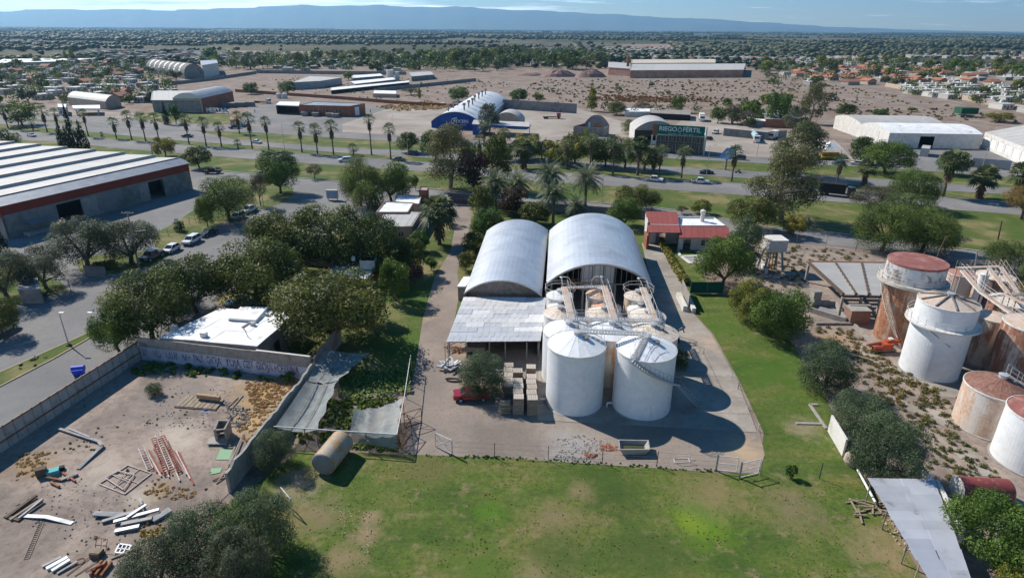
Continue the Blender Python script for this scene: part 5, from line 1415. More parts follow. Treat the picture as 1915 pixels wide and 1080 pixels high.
# horizontal tanks
def htank(label,A,B,r,shell_m,end_m,group=None,saddles=2,dome=.3):
 A,B = Vector(A),Vector(B); d = (B - A).normalized(); c = (A + B) / 2
 t = thing('cylindrical_tank',label,'tank',c.xy.to_3d(),0,group)
 MB().cyl(A,B,r,r,40,False).build('shell',shell_m,t)
 for p,s,nm in ((A,-1,'end_cap'),(B,1,'end_cap')):
  u = Vector((0,0,1)); x = d.cross(u).normalized(); y = d.cross(x); mb = MB(); rings = [(1,0),(.92,.35),(.7,.7),(.35,.93),(.001,1)]
  vs = []
  for k,off in rings:
   for i in range(28): a = 2 * math.pi * i / 28; vs.append(p + x * (r * k * math.cos(a)) + y * (r * k * math.sin(a)) + d * s * dome * off)
  mb.add(vs,[(j * 28 + i,j * 28 + (i + 1) % 28,(j + 1) * 28 + (i + 1) % 28,(j + 1) * 28 + i) for j in range(4) for i in range(28)])
  mb.build(nm,end_m,t)
 for k in range(saddles):
  p = A.lerp(B,(k + .5) / saddles if saddles > 1 else .5); MB().box((p.x,p.y,max(.12,(p.z - r) / 2 + .1)),(r * 1.1,.3,max(.2,p.z - r + .25)),math.atan2(d.y,d.x) + math.pi / 2).build('saddle',M_conc,t)
 for k in range(1,4):
  p = A.lerp(B,k / 4); MB().cyl(p - d * .03,p + d * .03,r * 1.008,r * 1.008,40,False).build('weld_band',shell_m,t)
 return t
r_ = 1.28; hA_ = G(604,868,r_); hB2 = G(640,824,r_)
htank('rusty yellow-brown cylindrical tank lying at the lawn edge',hA_,hB2,r_,rustmat('lying_tank',(.36,.31,.25),(.3,.16,.07),.55,False,rust2=(.42,.27,.12)),rustmat('lying_tank_end',(.2,.2,.2),(.2,.13,.08),.35,False))
htank('dark red lying cylindrical tank with white ends in the right yard',G(1790,912,1.0),G(1884,917,1.0),1.15,rustmat('lying_red',(.2,.05,.045),(.3,.2,.17),.25,False),M_white)
# pergola of roof strips on concrete columns
z = 3.6
q = [gp(1513,492,z),gp(1660,494,z),gp(1648,553,z),gp(1577,551,z)]
pg = thing('strip_roof_shelter','derelict shelter roofed with white corrugated strips on concrete columns','shelter',((q[0] + q[2]) / 2).xy.to_3d())
NS = 9
for k in range(NS):
 for j in range(3):
  u0_,u1_ = j / 3 + .012,(j + 1) / 3 - .012
  v0,v1 = k / NS + .016,(k + 1) / NS - .016
  f = lambda u,v: q[3].lerp(q[2],u).lerp(q[0].lerp(q[1],u),v)
  a,b,c,d = f(u0_,v0),f(u1_,v0),f(u1_,v1),f(u0_,v1)
  e = Vector((0,0,.3))
  MB().slab(a,b,c + e,d + e,.04).build('roof_strip',M_wsheet,pg)
mb = MB()
for u in (0,1 / 3,2 / 3,1):
 mb.beam(q[3].lerp(q[2],u) + Vector((0,0,.08)),q[0].lerp(q[1],u) + Vector((0,0,.08)),.28,.5)
mb.build('roof_beams',M_woodd,pg)
MB().beam(q[0] + Vector((-.1,.15,.1)),q[1] + Vector((0,.15,.1)),.5,.5).build('back_parapet',M_rust,pg)
for u,v in ((0,0),(.5,0),(1,0),(0,1),(.5,1),(1,1)):
 p = q[3].lerp(q[2],u).lerp(q[0].lerp(q[1],u),v); MB().box((p.x,p.y,z / 2 - .2),(.35,.35,z - .4)).build('column',M_conc,pg)
def cbox(label,px,py,w,d,h,m,rz=0,name='concrete_block',cat='block'):
 p = G(px,py); t = thing(name,label,cat,p,rz)
 MB().box((0,d / 2,h / 2),(w,d,h)).build('body',m,t,world=False); MB().box((0,d / 2,h + .03),(w + .1,d + .1,.08)).build('cap',M_conc,t,world=False); return t
cbox('small concrete kiosk left of the strip-roofed shelter',1526,570,1.3,1.3,2.3,M_conc,.05)
cbox('reddish concrete pump house below the strip-roofed shelter',1606,607,3.0,2.2,2.3,mat('reddish_concrete',(.26,.16,.125),(.2,.125,.1),1.2),0)
t = thing('basin','open concrete basin in front of the strip-roofed shelter','basin',G(1550,590))
bs = [G(1512,583),G(1580,604),G(1562,572),G(1520,570)]
for i in range(4): a,b = bs[i],bs[(i + 1) % 4]; MB().beam((a.x,a.y,.45),(b.x,b.y,.45),.3,.9).build('wall',M_conc,t)
MB().quad(*[(p.x,p.y,.08) for p in bs]).build('floor_slab',M_grey,t)
p,q_ = gp(1588,571,2.3),gp(1628,572,2.3); t = thing('concrete_beam','pinkish concrete beam laid above the pump house','beam',p.lerp(q_,.5).xy.to_3d()); MB().beam(p,q_,.5,.35).build('beam',M_conc,t)
for x in (p.lerp(q_,.1),p.lerp(q_,.9)): MB().box((x.x,x.y,1.05),(.3,.3,2.1)).build('support',M_conc,t)
for lab,pts in (('low concrete curb from the basin to the orange machine',[(1525,607),(1596,607),(1642,655)]),('broken low curb through the weeds of the tank yard',[(1586,664),(1632,678)])):
 pts = [G(*p) for p in pts]; t = thing('low_curb',lab,'curb',pts[0])
 for a,b in zip(pts[:-1],pts[1:]): MB().beam((a.x,a.y,.2),(b.x,b.y,.2),.3,.4).build('curb_stone',M_conc,t)
# pale pad under the ringed tank, cracked slabs
for i,pp in enumerate([[(1600,640),(1640,662),(1690,690),(1680,705),(1620,675)],[(1700,715),(1760,742),(1800,745),(1790,728),(1720,705)],[(1775,835),(1822,842),(1832,862),(1795,858)],[(1808,868),(1850,880),(1856,892),(1815,888)],[(1640,730),(1720,760),(1780,775),(1770,800),(1680,760)]]):
 ground_sheet('cracked_slab',pp,.06 + .004 * i,m_concrete)
# orange machine
M_org = mat('orange_machine_paint',(.4,.07,.03),(.3,.055,.03),1.2,c3=(.2,.06,.03),s3=1)
c = G(1652,657); t = thing('orange_machine','orange-red rusting press machine on a steel stand','machine',c,.12)
def lb(nm,m,*a,**k): return MB().box(*a,**k).build(nm,m,t,world=False)
lb('base_frame',M_steel,(0,0,.45),(3.0,1.2,.12))
for x in (-1.3,1.3):
 for y in (-.5,.5): lb('leg',M_rust,(x,y,.22),(.12,.12,.45))
lb('press_body',M_org,(.1,0,.95),(1.6,1.1,.9)); lb('upper_rail',M_org,(1.3,.3,1.5),(2.2,.7,.35)); lb('hopper',M_white,(.9,.3,1.85),(.6,.5,.2))
MB().cyl((-.6,.2,1.3),(-2.4,.1,1.2),.25,.2,12).build('upper_barrel',M_org,t,world=False); MB().cyl((-.6,-.3,.85),(-2.0,-.35,.85),.35,.28,12).build('lower_barrel',M_org,t,world=False)
MB().cyl((-2.4,.1,1.2),(-2.8,.1,1.1),.12,.1,10).build('nozzle',M_rust,t,world=False)
# white buttressed panel wall and long sheds at the lawn's right edge
a,b = G(1549,806),G(1576,853); hw = 2.2
t = thing('propped_wall','tall white wall panel propped from behind at the lawn edge','wall',a.lerp(b,.5))
MB().beam((a.x,a.y,hw / 2),(b.x,b.y,hw / 2),.2,hw).build('panel',M_white,t)
for u in (.45,.6,.75):
 p = a.lerp(b,u); MB().beam((p.x + .1,p.y,hw - .2),(p.x + 2.2,p.y + .9,.2),.12,.12).build('prop',M_white,t)
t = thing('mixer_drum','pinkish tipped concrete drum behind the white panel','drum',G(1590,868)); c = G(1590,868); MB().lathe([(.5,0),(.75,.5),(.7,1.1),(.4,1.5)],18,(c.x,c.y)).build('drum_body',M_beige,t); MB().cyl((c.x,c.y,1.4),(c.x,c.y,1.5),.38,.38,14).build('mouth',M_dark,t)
t = thing('low_plinth','concrete edging strip beside the tamarisks on the lawn','edging',G(1530,780))
for pa,pb2 in (((1514,757),(1545,802)),((1488,792),(1535,793)),((1514,757),(1530,757))): a,b = G(*pa),G(*pb2); MB().beam((a.x,a.y,.08),(b.x,b.y,.08),.35,.16).build('edging_stone',M_conc,t)
# metal walkway roof, running to the corner
zz = 2.6
m0,m1,m2,m3 = gp(1622,894,zz),gp(1748,897,zz),gp(1826,1110,zz),gp(1752,1110,zz)
t = thing('metal_roof_shelter','long low shelter roofed with overlapping grey metal sheets','shelter',((m0 + m2) / 2).xy.to_3d())
M_mr = mat('walk_sheet',(.42,.435,.47),(.36,.37,.4),.5,rough=.6,metal=.2,rnd=.1,c3=(.2,.18,.17),s3=.5,t3=(.6,.75)); M_mr2 = mat('walk_sheet_b',(.37,.39,.44),(.32,.335,.38),.5,rough=.6,metal=.2,rnd=.1)
NSH = 12; rr = random.Random(3)
for k in range(NSH):
 for j in range(2):
  u = .52 + rr.uniform(-.06,.06) if j == 0 else u
  ua,ub = (0,u) if j == 0 else (u,1)
  f = lambda s,v: m0.lerp(m1,s).lerp(m3.lerp(m2,s),v)
  jit = rr.uniform(-.012,.012)
  a,b = f(ua + jit,k / NSH),f(ub + jit,k / NSH); c,d = f(ub + jit,(k + 1) / NSH + .004),f(ua + jit,(k + 1) / NSH + .004)
  up_ = Vector((0,0,.03 + .03 * ((k + j) % 2))); sl_ = Vector((0,0,.05))
  MB().slab(d + up_,c + up_,b + up_ + sl_,a + up_ + sl_,.03).build('roof_sheet',(M_mr,M_mr2)[(k * 3 + j * 2 + (k > 6)) % 3 % 2],t)
for s in (.02,.98):
 for v in (.02,.3,.6,.9): p = f(s,v); MB().box((p.x + (.25 if s < .5 else -.25),p.y + .1,zz / 2 - .05),(.1,.1,zz - .1)).build('post',M_steel,t)
MB().beam(f(.98,0) + Vector((.4,0,-zz / 2)),f(1,.5) + Vector((.9,0,-zz / 2)),.3,zz).build('white_side_wall',M_white,t)
w0,w1 = G(1722,905),G(1785,940)
a,b = gp(1716,862,2.4),gp(1782,942,2.4); t = thing('white_wall','whitewashed wall between the tamarisk and the lying red tank','wall',a.lerp(b,.5).xy.to_3d()); MB().beam((a.x,a.y,1.2),(b.x,b.y,1.2),.35,2.4).build('wall_panel',M_white,t)
# white pipe and timber debris
a,b = gp(1604,878,1.2),gp(1637,938,.6); t = thing('long_pipe','long white pipe leaning along the metal roof edge','pipe',a.xy.to_3d()); MB().cyl(a,b,.11,.11,10).build('pipe',M_wroof,t)
rr = random.Random(21)
for k in range(16):
 x,y = rr.uniform(1590,1650),rr.uniform(936,968); x += (y - 930) * .3
 p = G(x,y); an = rr.uniform(-.5,.5) + (1.4 if rr.random() < .2 else 0); ln = rr.uniform(.7,2.3)
 t = thing('old_timber','%s weathered timber of the heap, %s the metal roof' % ('long' if ln > 1.5 else 'short',['lying nearest','lying second nearest','under the pipe beside','crossing others near','tilted up near','half buried beside','pointing at','farthest from','second farthest from','in the middle beside','low down beside','on the lawn side of','splintered one near','above the rest near','behind the rest near','in front of the rest near'][k]),'timber',p,an,'weathered timbers heaped beside the metal roof')
 MB().box((0,0,.12 + .05 * (k % 4)),(ln,.14,.12)).build('timber',M_wood,t,world=False)
# ================================================================== vehicles
def paint(name,c,met=0.0):
 m,nt,b = newmat(name); b.inputs['Base Color'].default_value = (*c,1); b.inputs['Roughness'].default_value = .28; b.inputs['Metallic'].default_value = met
 b.inputs['Coat Weight'].default_value = .5
 v = coords(nt); c1 = mixn(nt,maprange(nt,noise(nt,v,2.0,4),.45,.7,0,.35),c,tuple(min(1,x * .75 + .03) for x in c)); L(nt,c1,b.inputs['Base Color'])
 return m
CP = {'white': paint('car_white',(.7,.7,.7)),'silver': paint('car_silver',(.42,.43,.44),.5),'black': paint('car_black',(.02,.02,.023)),'red': paint('car_red',(.25,.01,.018)),'blue': paint('car_dark_blue',(.02,.035,.07)),'teal': paint('car_dark_green',(.025,.05,.05)),'grey': paint('car_grey',(.12,.12,.125),.4)}
M_lamp = mat('lamp_glass',(.6,.6,.55),rough=.2)
M_tail = mat('tail_lamp',(.3,.01,.01),rough=.3)
CARDEF = {
 'sedan': dict(L=4.4,W=1.72,body=[(0,.35),(0,.78),(.05,.88),(1.15,.95),(3.25,.98),(4.3,.93),(4.4,.8),(4.4,.35)],cab=[(1.0,.94),(1.75,1.42),(2.95,1.42),(3.55,.96)]),
 'hatch': dict(L=3.9,W=1.7,body=[(0,.35),(0,.75),(.08,.88),(.95,.98),(3.8,1.0),(3.9,.85),(3.9,.35)],cab=[(.85,.96),(1.6,1.5),(3.2,1.5),(3.8,.98)]),
 'pickup': dict(L=5.2,W=1.85,body=[(0,.45),(0,.95),(.06,1.05),(1.35,1.13),(5.1,1.08),(5.2,1.0),(5.2,.5)],cab=[(1.25,1.1),(1.95,1.76),(3.35,1.76),(3.65,1.1)]),
 'suv': dict(L=4.6,W=1.85,body=[(0,.4),(0,.9),(.06,1.0),(1.1,1.08),(4.5,1.08),(4.6,.95),(4.6,.45)],cab=[(1.05,1.06),(1.75,1.68),(4.0,1.68),(4.5,1.06)]),
}
def make_car(label,kind,colr,loc,rz,group=None):
 D = CARDEF[kind]; W = D['W'] / 2; Ln = D['L']
 t = thing('parked_car' if kind != 'pickup' else 'pickup_truck',label,'pickup' if kind == 'pickup' else 'car',loc,rz,group)
 def loft(prof,w0,w1,zlo,zhi):
  mb = MB(); n = len(prof); vs = []
  for s in (-1,1):
   for x,z in prof:
    w = w0 + (w1 - w0) * max(0,min(1,(z - zlo) / (zhi - zlo))); e = .92 if (x < .02 or x > Ln - .02) else 1
    vs.append((x - Ln / 2,s * w * e,z))
  fs = [tuple(range(n)),tuple(range(2 * n - 1,n - 1,-1))] + [(i,n + i,n + (i + 1) % n,(i + 1) % n) for i in range(n)]
  return mb.add(vs,fs)
 b = loft(D['body'],W,W * .94,.6,1.1).build('body',CP[colr],t,world=False)
 c0,c1,c2,c3 = D['cab']
 g = loft([c0,c1,c2,c3],W * .92,W * .76,c0[1],c1[1]).build('window',M_glass,t,world=False)
 zr_ = c1[1]; roof = MB().box(((c1[0] + c2[0]) / 2 - Ln / 2,0,zr_ + .015),(c2[0] - c1[0] + .12,W * 1.56,.05)).build('roof',CP[colr],t,world=False)
 for s in (-1,1):
  mx = (c1[0] + c2[0]) / 2 + .05
  for a,bb in ((c0,c1),(c2,c3),((mx,c0[1]),(mx,zr_))): MB().beam((a[0] - Ln / 2,s * W * (.915 if a[1] <= bb[1] else .77),a[1]),(bb[0] - Ln / 2,s * W * (.77 if a[1] <= bb[1] else .915),bb[1]),.07,.06).build('pillar',CP[colr],t,world=False)
 for x in (Ln * .18,Ln * .8):
  for s in (-1,1):
   r = .36 if kind in ('pickup','suv') else .31
   w = MB().cyl((x - Ln / 2,s * (W - .16),r),(x - Ln / 2,s * (W + .03),r),r,r,16).build('wheel',M_black,t,world=False)
   MB().cyl((x - Ln / 2,s * (W + .03),r),(x - Ln / 2,s * (W + .045),r),r * .6,r * .55,12).build('rim',M_galvd,w,world=False)
 for s in (-1,1):
  MB().box((-Ln / 2 - .01,s * W * .68,.74),(.06,.34,.14)).build('headlight',M_lamp,t,world=False)
  MB().box((Ln / 2 + .01,s * W * .72,.8),(.06,.26,.16)).build('tail_light',M_tail,t,world=False)
 if kind == 'pickup': MB().box((4.42 - Ln / 2,0,1.09),(1.4,W * 1.62,.04)).build('load_bed',M_black,t,world=False)
 MB().box((-Ln / 2 - .02,0,.5),(.1,W * 1.8,.16)).build('bumper',M_black if kind != 'sedan' else M_steel,t,world=False)
 return t
def carpx(label,kind,colr,px0,py0,px1,py1,group=None):
 """nose pixel -> tail pixel on the ground"""
 a,b = G(px0,py0),G(px1,py1); d = b - a
 return make_car(label,kind,colr,(a + b) / 2,math.atan2(d.y,d.x),group)
carpx('old red saloon car parked under the feathery tree','sedan','red',911,744,853,746)
for a in (
 ('white hatchback, nearest of the three cars in a row by the kerb','hatch','white',309,477,334,464),('white saloon parked between white hatchback and dark car','suv','white',347,461,372,448),
 ('dark green saloon at the head of the parked row','sedan','teal',377,445,404,434),('blue-grey pickup in the tree shade behind the parked row','pickup','blue',268,492,302,476),
 ('white car far up the side street, in front','hatch','silver',436,413,455,405),('white pickup far up the side street, behind','pickup','white',458,401,476,393)):
 carpx(*a,group='cars parked along the side street')
for a in (
 ('white car with a dark stripe at the left end of the far carriageway','sedan','white',70,257,49,254),('black and white car on the far carriageway near the palms','sedan','black',341,257,361,257),
 ('white saloon on the carriageway beside the tall palm','sedan','white',489,269,472,267),('dark hatchback at the round tree, heading left','suv','black',758,289,783,291),
 ('black saloon beyond the white pickup','sedan','black',1307,325,1333,325),('silver car half hidden behind the palm trunk by the dense tree','sedan','grey',733,300,757,302)):
 carpx(*a,group='cars driving on the avenue')
carpx('white pickup on the near carriageway, left one','pickup','white',1239,341,1208,338)
carpx('white pickup on the near carriageway, right one','pickup','white',1325,344,1293,342)
carpx('black pickup with a red load on the verge road','pickup','black',384,325,413,324)
carpx('white van half hidden by the feathery trees','suv','white',637,303,655,302)
carpx('white car cut by the left edge under the dark tree','suv','white',-8,628,16,616)
carpx('white pickup in the shade behind the white-roofed building','pickup','silver',437,576,475,572)
carpx('dark pickup at the tiled gatehouse','pickup','black',434,241,446,241)
carpx('white van parked behind the billboard','suv','white',1333,252,1343,248)
carpx('dark car below the solar panel','suv','blue',1376,298,1388,299)
carpx('dark car behind the billboard column','hatch','black',1318,262,1329,262)
carpx('small blue car left of the white warehouse trees','hatch','blue',1561,308,1573,308)
carpx('silver car before the pepper trees on the service road','hatch','white',1597,308,1607,309)
# motorbike with rider on the carriageway
def person(label,P,rz=0,pose='stand',shirt=(.05,.05,.08),legs=(.04,.04,.05)):
 t = thing('person',label,'person',P,rz)
 if pose == 'stand': J = {'p': (0,0,.92),'c': (0,0,1.35),'n': (0,0,1.5),'h': (0,.02,1.64),'k': [(-.1,.03,.5),(.1,.0,.5)],'f': [(-.11,0,.06),(.12,0,.06)],'e': [(-.27,0,1.12),(.27,0,1.12)],'w': [(-.29,.08,.86),(.29,.08,.86)]}
 else: J = {'p': (0,0,.82),'c': (0,.14,1.22),'n': (0,.2,1.38),'h': (0,.27,1.53),'k': [(-.2,.38,.72),(.2,.38,.72)],'f': [(-.2,.2,.3),(.2,.2,.3)],'e': [(-.27,.38,1.1),(.27,.38,1.1)],'w': [(-.3,.62,1.02),(.3,.62,1.02)]}
 V = [J['p'],J['c'],J['n'],J['h']]; E = [(0,1),(1,2),(2,3)]; Rr = [.15,.17,.06,.1]
 for i in range(2):
  s = -1 if i == 0 else 1
  b = len(V); V += [(s * .1,0,J['p'][2] - .06),J['k'][i],J['f'][i],(J['f'][i][0],J['f'][i][1] + .14,J['f'][i][2] - .02)]; E += [(0,b),(b,b + 1),(b + 1,b + 2),(b + 2,b + 3)]; Rr += [.095,.07,.05,.04]
  b = len(V); V += [(s * .19,J['c'][1],J['c'][2] + .06),J['e'][i],J['w'][i]]; E += [(1,b),(b,b + 1),(b + 1,b + 2)]; Rr += [.065,.05,.04]
 me = bpy.data.meshes.new('body'); me.from_pydata(V,E,[]); me.materials.append(mat('cloth_%d' % _cnt0(),shirt))
 o = obj('body',me,t); sk = o.modifiers.new('skin','SKIN'); o.modifiers.new('sub','SUBSURF').render_levels = 1
 for i,v in enumerate(me.skin_vertices[0].data if len(me.skin_vertices) else []): pass
 if not len(me.skin_vertices):
  pass
 else:
  for v,r in zip(me.skin_vertices[0].data,Rr): v.radius = (r,r)
  me.skin_vertices[0].data[0].use_root = True
 MB().lathe([(.001,J['h'][2] - .05),(.1,J['h'][2] - .02),(.115,J['h'][2] + .06),(.07,J['h'][2] + .14),(.001,J['h'][2] + .16)],12,(J['h'][0],J['h'][1])).build('hair',M_black,t,world=False)
 return t
_c0 = [0]
def _cnt0(): _c0[0] += 1; return _c0[0]
c = G(1380,324)
mt = thing('motorbike','dark motorbike on the far carriageway carrying a rider','motorbike',c,R(-95))
for y in (-.62,.65):
 w = MB(); w.cyl((-.05,y,.3),(.05,y,.3),.3,.3,16); w.build('wheel',M_black,mt,world=False)
MB().beam((0,-.5,.62),(0,.45,.7),.26,.26).build('body',CP['blue'],mt,world=False); MB().beam((0,.65,.3),(0,.5,.98),.07,.07).beam((-.32,.48,1.0),(.32,.48,1.0),.04,.04).build('fork',M_steel,mt,world=False); MB().box((0,-.25,.78),(.24,.6,.1)).build('saddle',M_black,mt,world=False)
person('motorbike rider in dark clothes leaning forward',c,R(-95),'ride')
person('person in dark clothes standing in the truck yard beside the gatehouse',G(477,211),0)
person('person standing on the gravel between brick shed and yard wall',G(693,211),1)
# trucks
def truck(label,a,b,colr='white',box=None,boxm=None,L_=8.0,flat=False,tank_=False):
 A,B = G(*a),G(*b); d = B - A; t = thing('truck',label,'truck',A,math.atan2(d.y,d.x))
 MB().box((1.0,0,1.75),(1.9,2.3,2.3)).build('cab',CP[colr],t,world=False); MB().box((.03,0,2.15),(.08,2.0,.8)).build('windscreen',M_glass,t,world=False)
 MB().box((L_ / 2,0,.75),(L_ - .3,1.0,.25)).build('chassis',M_steel,t,world=False)
 if tank_: MB().cyl((2.3,0,2.1),(L_,0,2.1),1.15,1.15,20).build('tank_body',boxm,t,world=False)
 elif flat: MB().box((L_ / 2 + 1.1,0,1.05),(L_ - 2.3,2.3,.2)).build('flatbed',M_woodd,t,world=False)
 else: MB().box((L_ / 2 + 1.15,0,2.2),(L_ - 2.4,2.4,2.5)).build('cargo_box',boxm or M_white,t,world=False)
 for x in (1.0,L_ - 2.2,L_ - 1.0):
  for s in (-1,1): MB().cyl((x,s * .85,.5),(x,s * 1.15,.5),.5,.5,14).build('wheel',M_black,t,world=False)
 return t
truck('white lorry parked by the green bush',(1313,228),(1309,220),'white',L_=9)
truck('tanker lorry with a pale blue-green tank in the parking yard',(1415,268),(1402,250),'white',boxm=mat('tanker_paint',(.3,.42,.45)),L_=16,tank_=True)
truck('white and green truck behind the huge tree',(1440,262),(1452,258),'silver',L_=7)
truck('white flatbed lorry in the paved yard',(505,194),(478,192),'white',flat=True,L_=12)
truck('dark trailer lorry passing behind the pepper trees',(1597,370),(1560,366),'black',boxm=M_black,L_=9)
truck('red and white farm truck in the bare yard',(1048,222),(1020,222),'red',boxm=M_rust,L_=9,flat=True)
c = G(1727,292); t = thing('container','white and sky-blue container before the white warehouse','container',c,R(-35))
MB().box((0,3,1.5),(2.6,8,2.9)).build('body',M_wsheet,t,world=False); MB().box((-1.32,3.5,1.6),(.05,3.5,2.0)).build('blue_panel',mat('sky_blue',(.08,.3,.55)),t,world=False)
for i,(x,y) in enumerate(((572,217),(592,218),(618,219),(629,220))):
 c = G(x,y); t = thing('skip_container',['grey metal skip, leftmost before the brick shed','grey metal skip, second from left before the brick shed','grey metal skip, third from left before the brick shed','grey metal skip, rightmost before the brick shed'][i],'skip',c,.1)
 MB().add([(-1.6,-1,.1),(1.2,-1,.1),(1.2,1,.1),(-1.6,1,.1),(-2.2,-1,1.7),(1.4,-1,2.0),(1.4,1,2.0),(-2.2,1,1.7)],[(0,3,2,1),(4,5,6,7),(0,1,5,4),(1,2,6,5),(2,3,7,6),(3,0,4,7)]).build('body',M_grey,t,world=False); MB().box((-.4,0,1.95),(3.4,2.1,.08)).build('lid',M_steel,t,world=False)
for i,(x,y,w) in enumerate(((425,201,12),(446,200,10),(466,199,8))):
 c = G(x,y); t = thing('dark_container',['dark container beside the brick hall, nearest','dark container in the middle of the short row','dark container at the end of the short row'][i],'container',c,-.1); MB().box((0,0,1.3),(w * .8,2.4,2.5)).build('body',M_grey,t,world=False); MB().box((-w * .4 - .02,0,1.3),(.05,2.2,2.3)).build('door',M_steel,t,world=False)
# ================================================================== stacked wooden bins beside the tanks
cr = thing('crate','x','crate',(0,0,0))
mb = MB()
for s in (-1,1):
 for k in range(4): mb.box((0,s * .52,.14 + k * .17),(1.2,.03,.13)); mb.box((s * .58,0,.14 + k * .17),(.03,1.04,.13))
mb.build('side_slats',M_wood,cr,world=False)
mb = MB()
for a in (-1,1):
 for b in (-1,1): mb.box((a * .56,b * .5,.37),(.09,.09,.72))
for s in (-.5,0,.5): mb.box((0,s,.03),(1.2,.1,.06))
mb.build('corner_posts',M_wood,cr,world=False)
mb = MB()
for k in range(5): mb.box((-.48 + k * .24,0,.735),(.225,1.1,.03))
mb.build('lid',mat('pale_boards',(.42,.38,.33),(.3,.26,.22),3,rnd=.15),cr,world=False)
mb = MB(); mb.box((0,0,.36),(1.1,.98,.62)); mb.build('inner_load',M_woodd,cr,world=False)
base = G(962,781); first = True
colp = [(962,781,7,1.14),(985,781,7,1.16)]
ord_ = ['front','second','third','fourth','fifth','sixth','seventh']
for ci,(x0,y0,n,dp) in enumerate([(969,776,7,0),(995,778,7,0)]):
 b0_ = G(x0,y0)
 for j in range(n):
  hgt = 3 if j < 4 else (3 if (j + ci) % 2 else 2)
  for k in range(hgt):
   loc = (b0_.x + (.04 * math.sin(j * 3 + k)),b0_.y + .55 + j * 1.2,k * .76); rz = .03 * math.sin(j * 7 + k * 3 + ci)
   lab = '%s wooden crate of the %s stack in the %s column beside the white tank' % (('bottom','middle','top')[k],ord_[j],('left','right')[ci])
   if first: cr.location = loc; cr.rotation_euler = (0,0,rz); cr['label'] = lab; cr['group'] = 'wooden crates stacked beside the white tank'; first = False
   else: copy_thing(cr,loc,rz,lab,'wooden crates stacked beside the white tank')
# left lower column, two high, partly in the tree shade
b0_ = G(951,742)
for j in range(5):
 for k in range(2):
  copy_thing(cr,(b0_.x - .1 * (j % 2),b0_.y + .5 + j * 1.22,k * .76),.04 * math.sin(j * 5 + k),'%s wooden crate of the %s low stack in the tree shade' % (('lower','upper')[k],ord_[j]),'wooden crates stacked beside the white tank')
# pile of pallets, broken
b0_ = G(944,776)
pal = thing('pallet','x','pallet',(0,0,0))
mb = MB()
for k in range(6): mb.box((-.5 + k * .2,0,.13),(.12,1.0,.02))
mb.build('top_boards',mat('fresh_pallet_wood',(.5,.38,.26),(.38,.27,.18),4,rnd=.12),pal,world=False)
mb = MB()
for s in (-.45,0,.45): mb.box((0,s,.07),(1.2,.09,.1))
mb.build('runners',M_wood,pal,world=False)
for k in range(9):
 loc = (b0_.x + .12 * math.sin(k * 2.3),b0_.y + .6 + .1 * math.cos(k * 1.7),k * .155); lab = 'wooden pallet number %s up the crooked pile left of the crates' % ['one','two','three','four','five','six','seven','eight','nine'][k]
 if k == 0: pal.location = loc; pal['label'] = lab; pal['group'] = 'pallets in a crooked pile'
 else: copy_thing(pal,loc,.15 * math.sin(k * 2.1),lab,'pallets in a crooked pile')
# metal junk left of the tree, and shed contents
def debris(label,name,cat,px,py,n,spread,ln,m,seed,thick=.08,zs=.1,flat=.3,group=None):
 rr = random.Random(seed); c = G(px,py); t = thing(name,label,cat,c,0,group)
 for k in range(n):
  a = rr.uniform(0,3.14) if flat > .5 else rr.gauss(flat,.25); l = ln * rr.uniform(.5,1)
  x,y = rr.uniform(-spread,spread),rr.uniform(-spread,spread) * .7; z = zs * rr.random() + .08
  MB().beam((x - l / 2 * math.cos(a),y - l / 2 * math.sin(a),z),(x + l / 2 * math.cos(a),y + l / 2 * math.sin(a),z + rr.uniform(-.05,.25) + .05),thick * rr.uniform(.7,1.4),thick * rr.uniform(.5,1)).build('scrap_piece',m,t,world=False)
 return t
debris('heap of bent grey sheets and rods beside the feathery tree','scrap_heap','scrap heap',838,688,22,1.3,2.2,M_galvd,3,.22,.8,1)
debris('dark rusty rods under the corner of the lean-to','scrap_heap','scrap heap',855,655,10,1.2,2.5,M_rust,4,.1,.5,1)
debris('grey pipes stacked under the tree beside the crates','pipe_stack','pipes',936,706,12,1.3,4.2,M_galvd,5,.16,.7,.1)
debris('loose boards on the ground below the crate columns','board_heap','boards',946,752,9,.9,1.8,M_wood,6,.14,.2,1)
p = G(847,712); t = thing('boat_hull','small pale trough lying on the gravel beside the scrap','trough',p,-.1); MB().lathe([(.001,.05),(.5,.08),(.62,.3)],14).build('hull',M_wood,t,world=False); t.scale = (1.7,.6,1)
p = G(838,640); t = thing('arch_frame','narrow steel hoop frame beside the drive','frame',G(838,690)); q0 = G(838,692); mbh = MB(); h_ = HT(q0,838,642)
mbh.tube([(q0.x - .3,q0.y,0),(q0.x - .3,q0.y,h_),(q0.x + .1,q0.y,h_),(q0.x + .1,q0.y,0)],.04).build('hoop',M_steel,t)
# ================================================================== nets, frames, garden
def sheet(nm,corners,m,parent,nu=14,nv=14,sag=.5,wav=.06,seed=0,ph=0):
 a,b,c,d = map(Vector,corners); mb = MB(); rr = random.Random(seed); vs = []
 for j in range(nv + 1):
  for i in range(nu + 1):
   u,v = i / nu,j / nv; p = a.lerp(b,u).lerp(d.lerp(c,u),v)
   z = -sag * math.sin(math.pi * u) * (.6 + .4 * math.sin(math.pi * v)) - wav * abs(math.sin(u * 9.5 + ph)) + rr.uniform(-.03,.03)
   edge = .15 * math.sin(v * 17 + seed) * (1 if i == nu else 0)
   vs.append((p.x + edge,p.y + rr.uniform(-.03,.03),max(.1,p.z + z)))
 W_ = nu + 1
 mb.add(vs,[(j * W_ + i,j * W_ + i + 1,(j + 1) * W_ + i + 1,(j + 1) * W_ + i) for j in range(nv) for i in range(nu)])
 return mb.build(nm,m,parent,smooth=True)
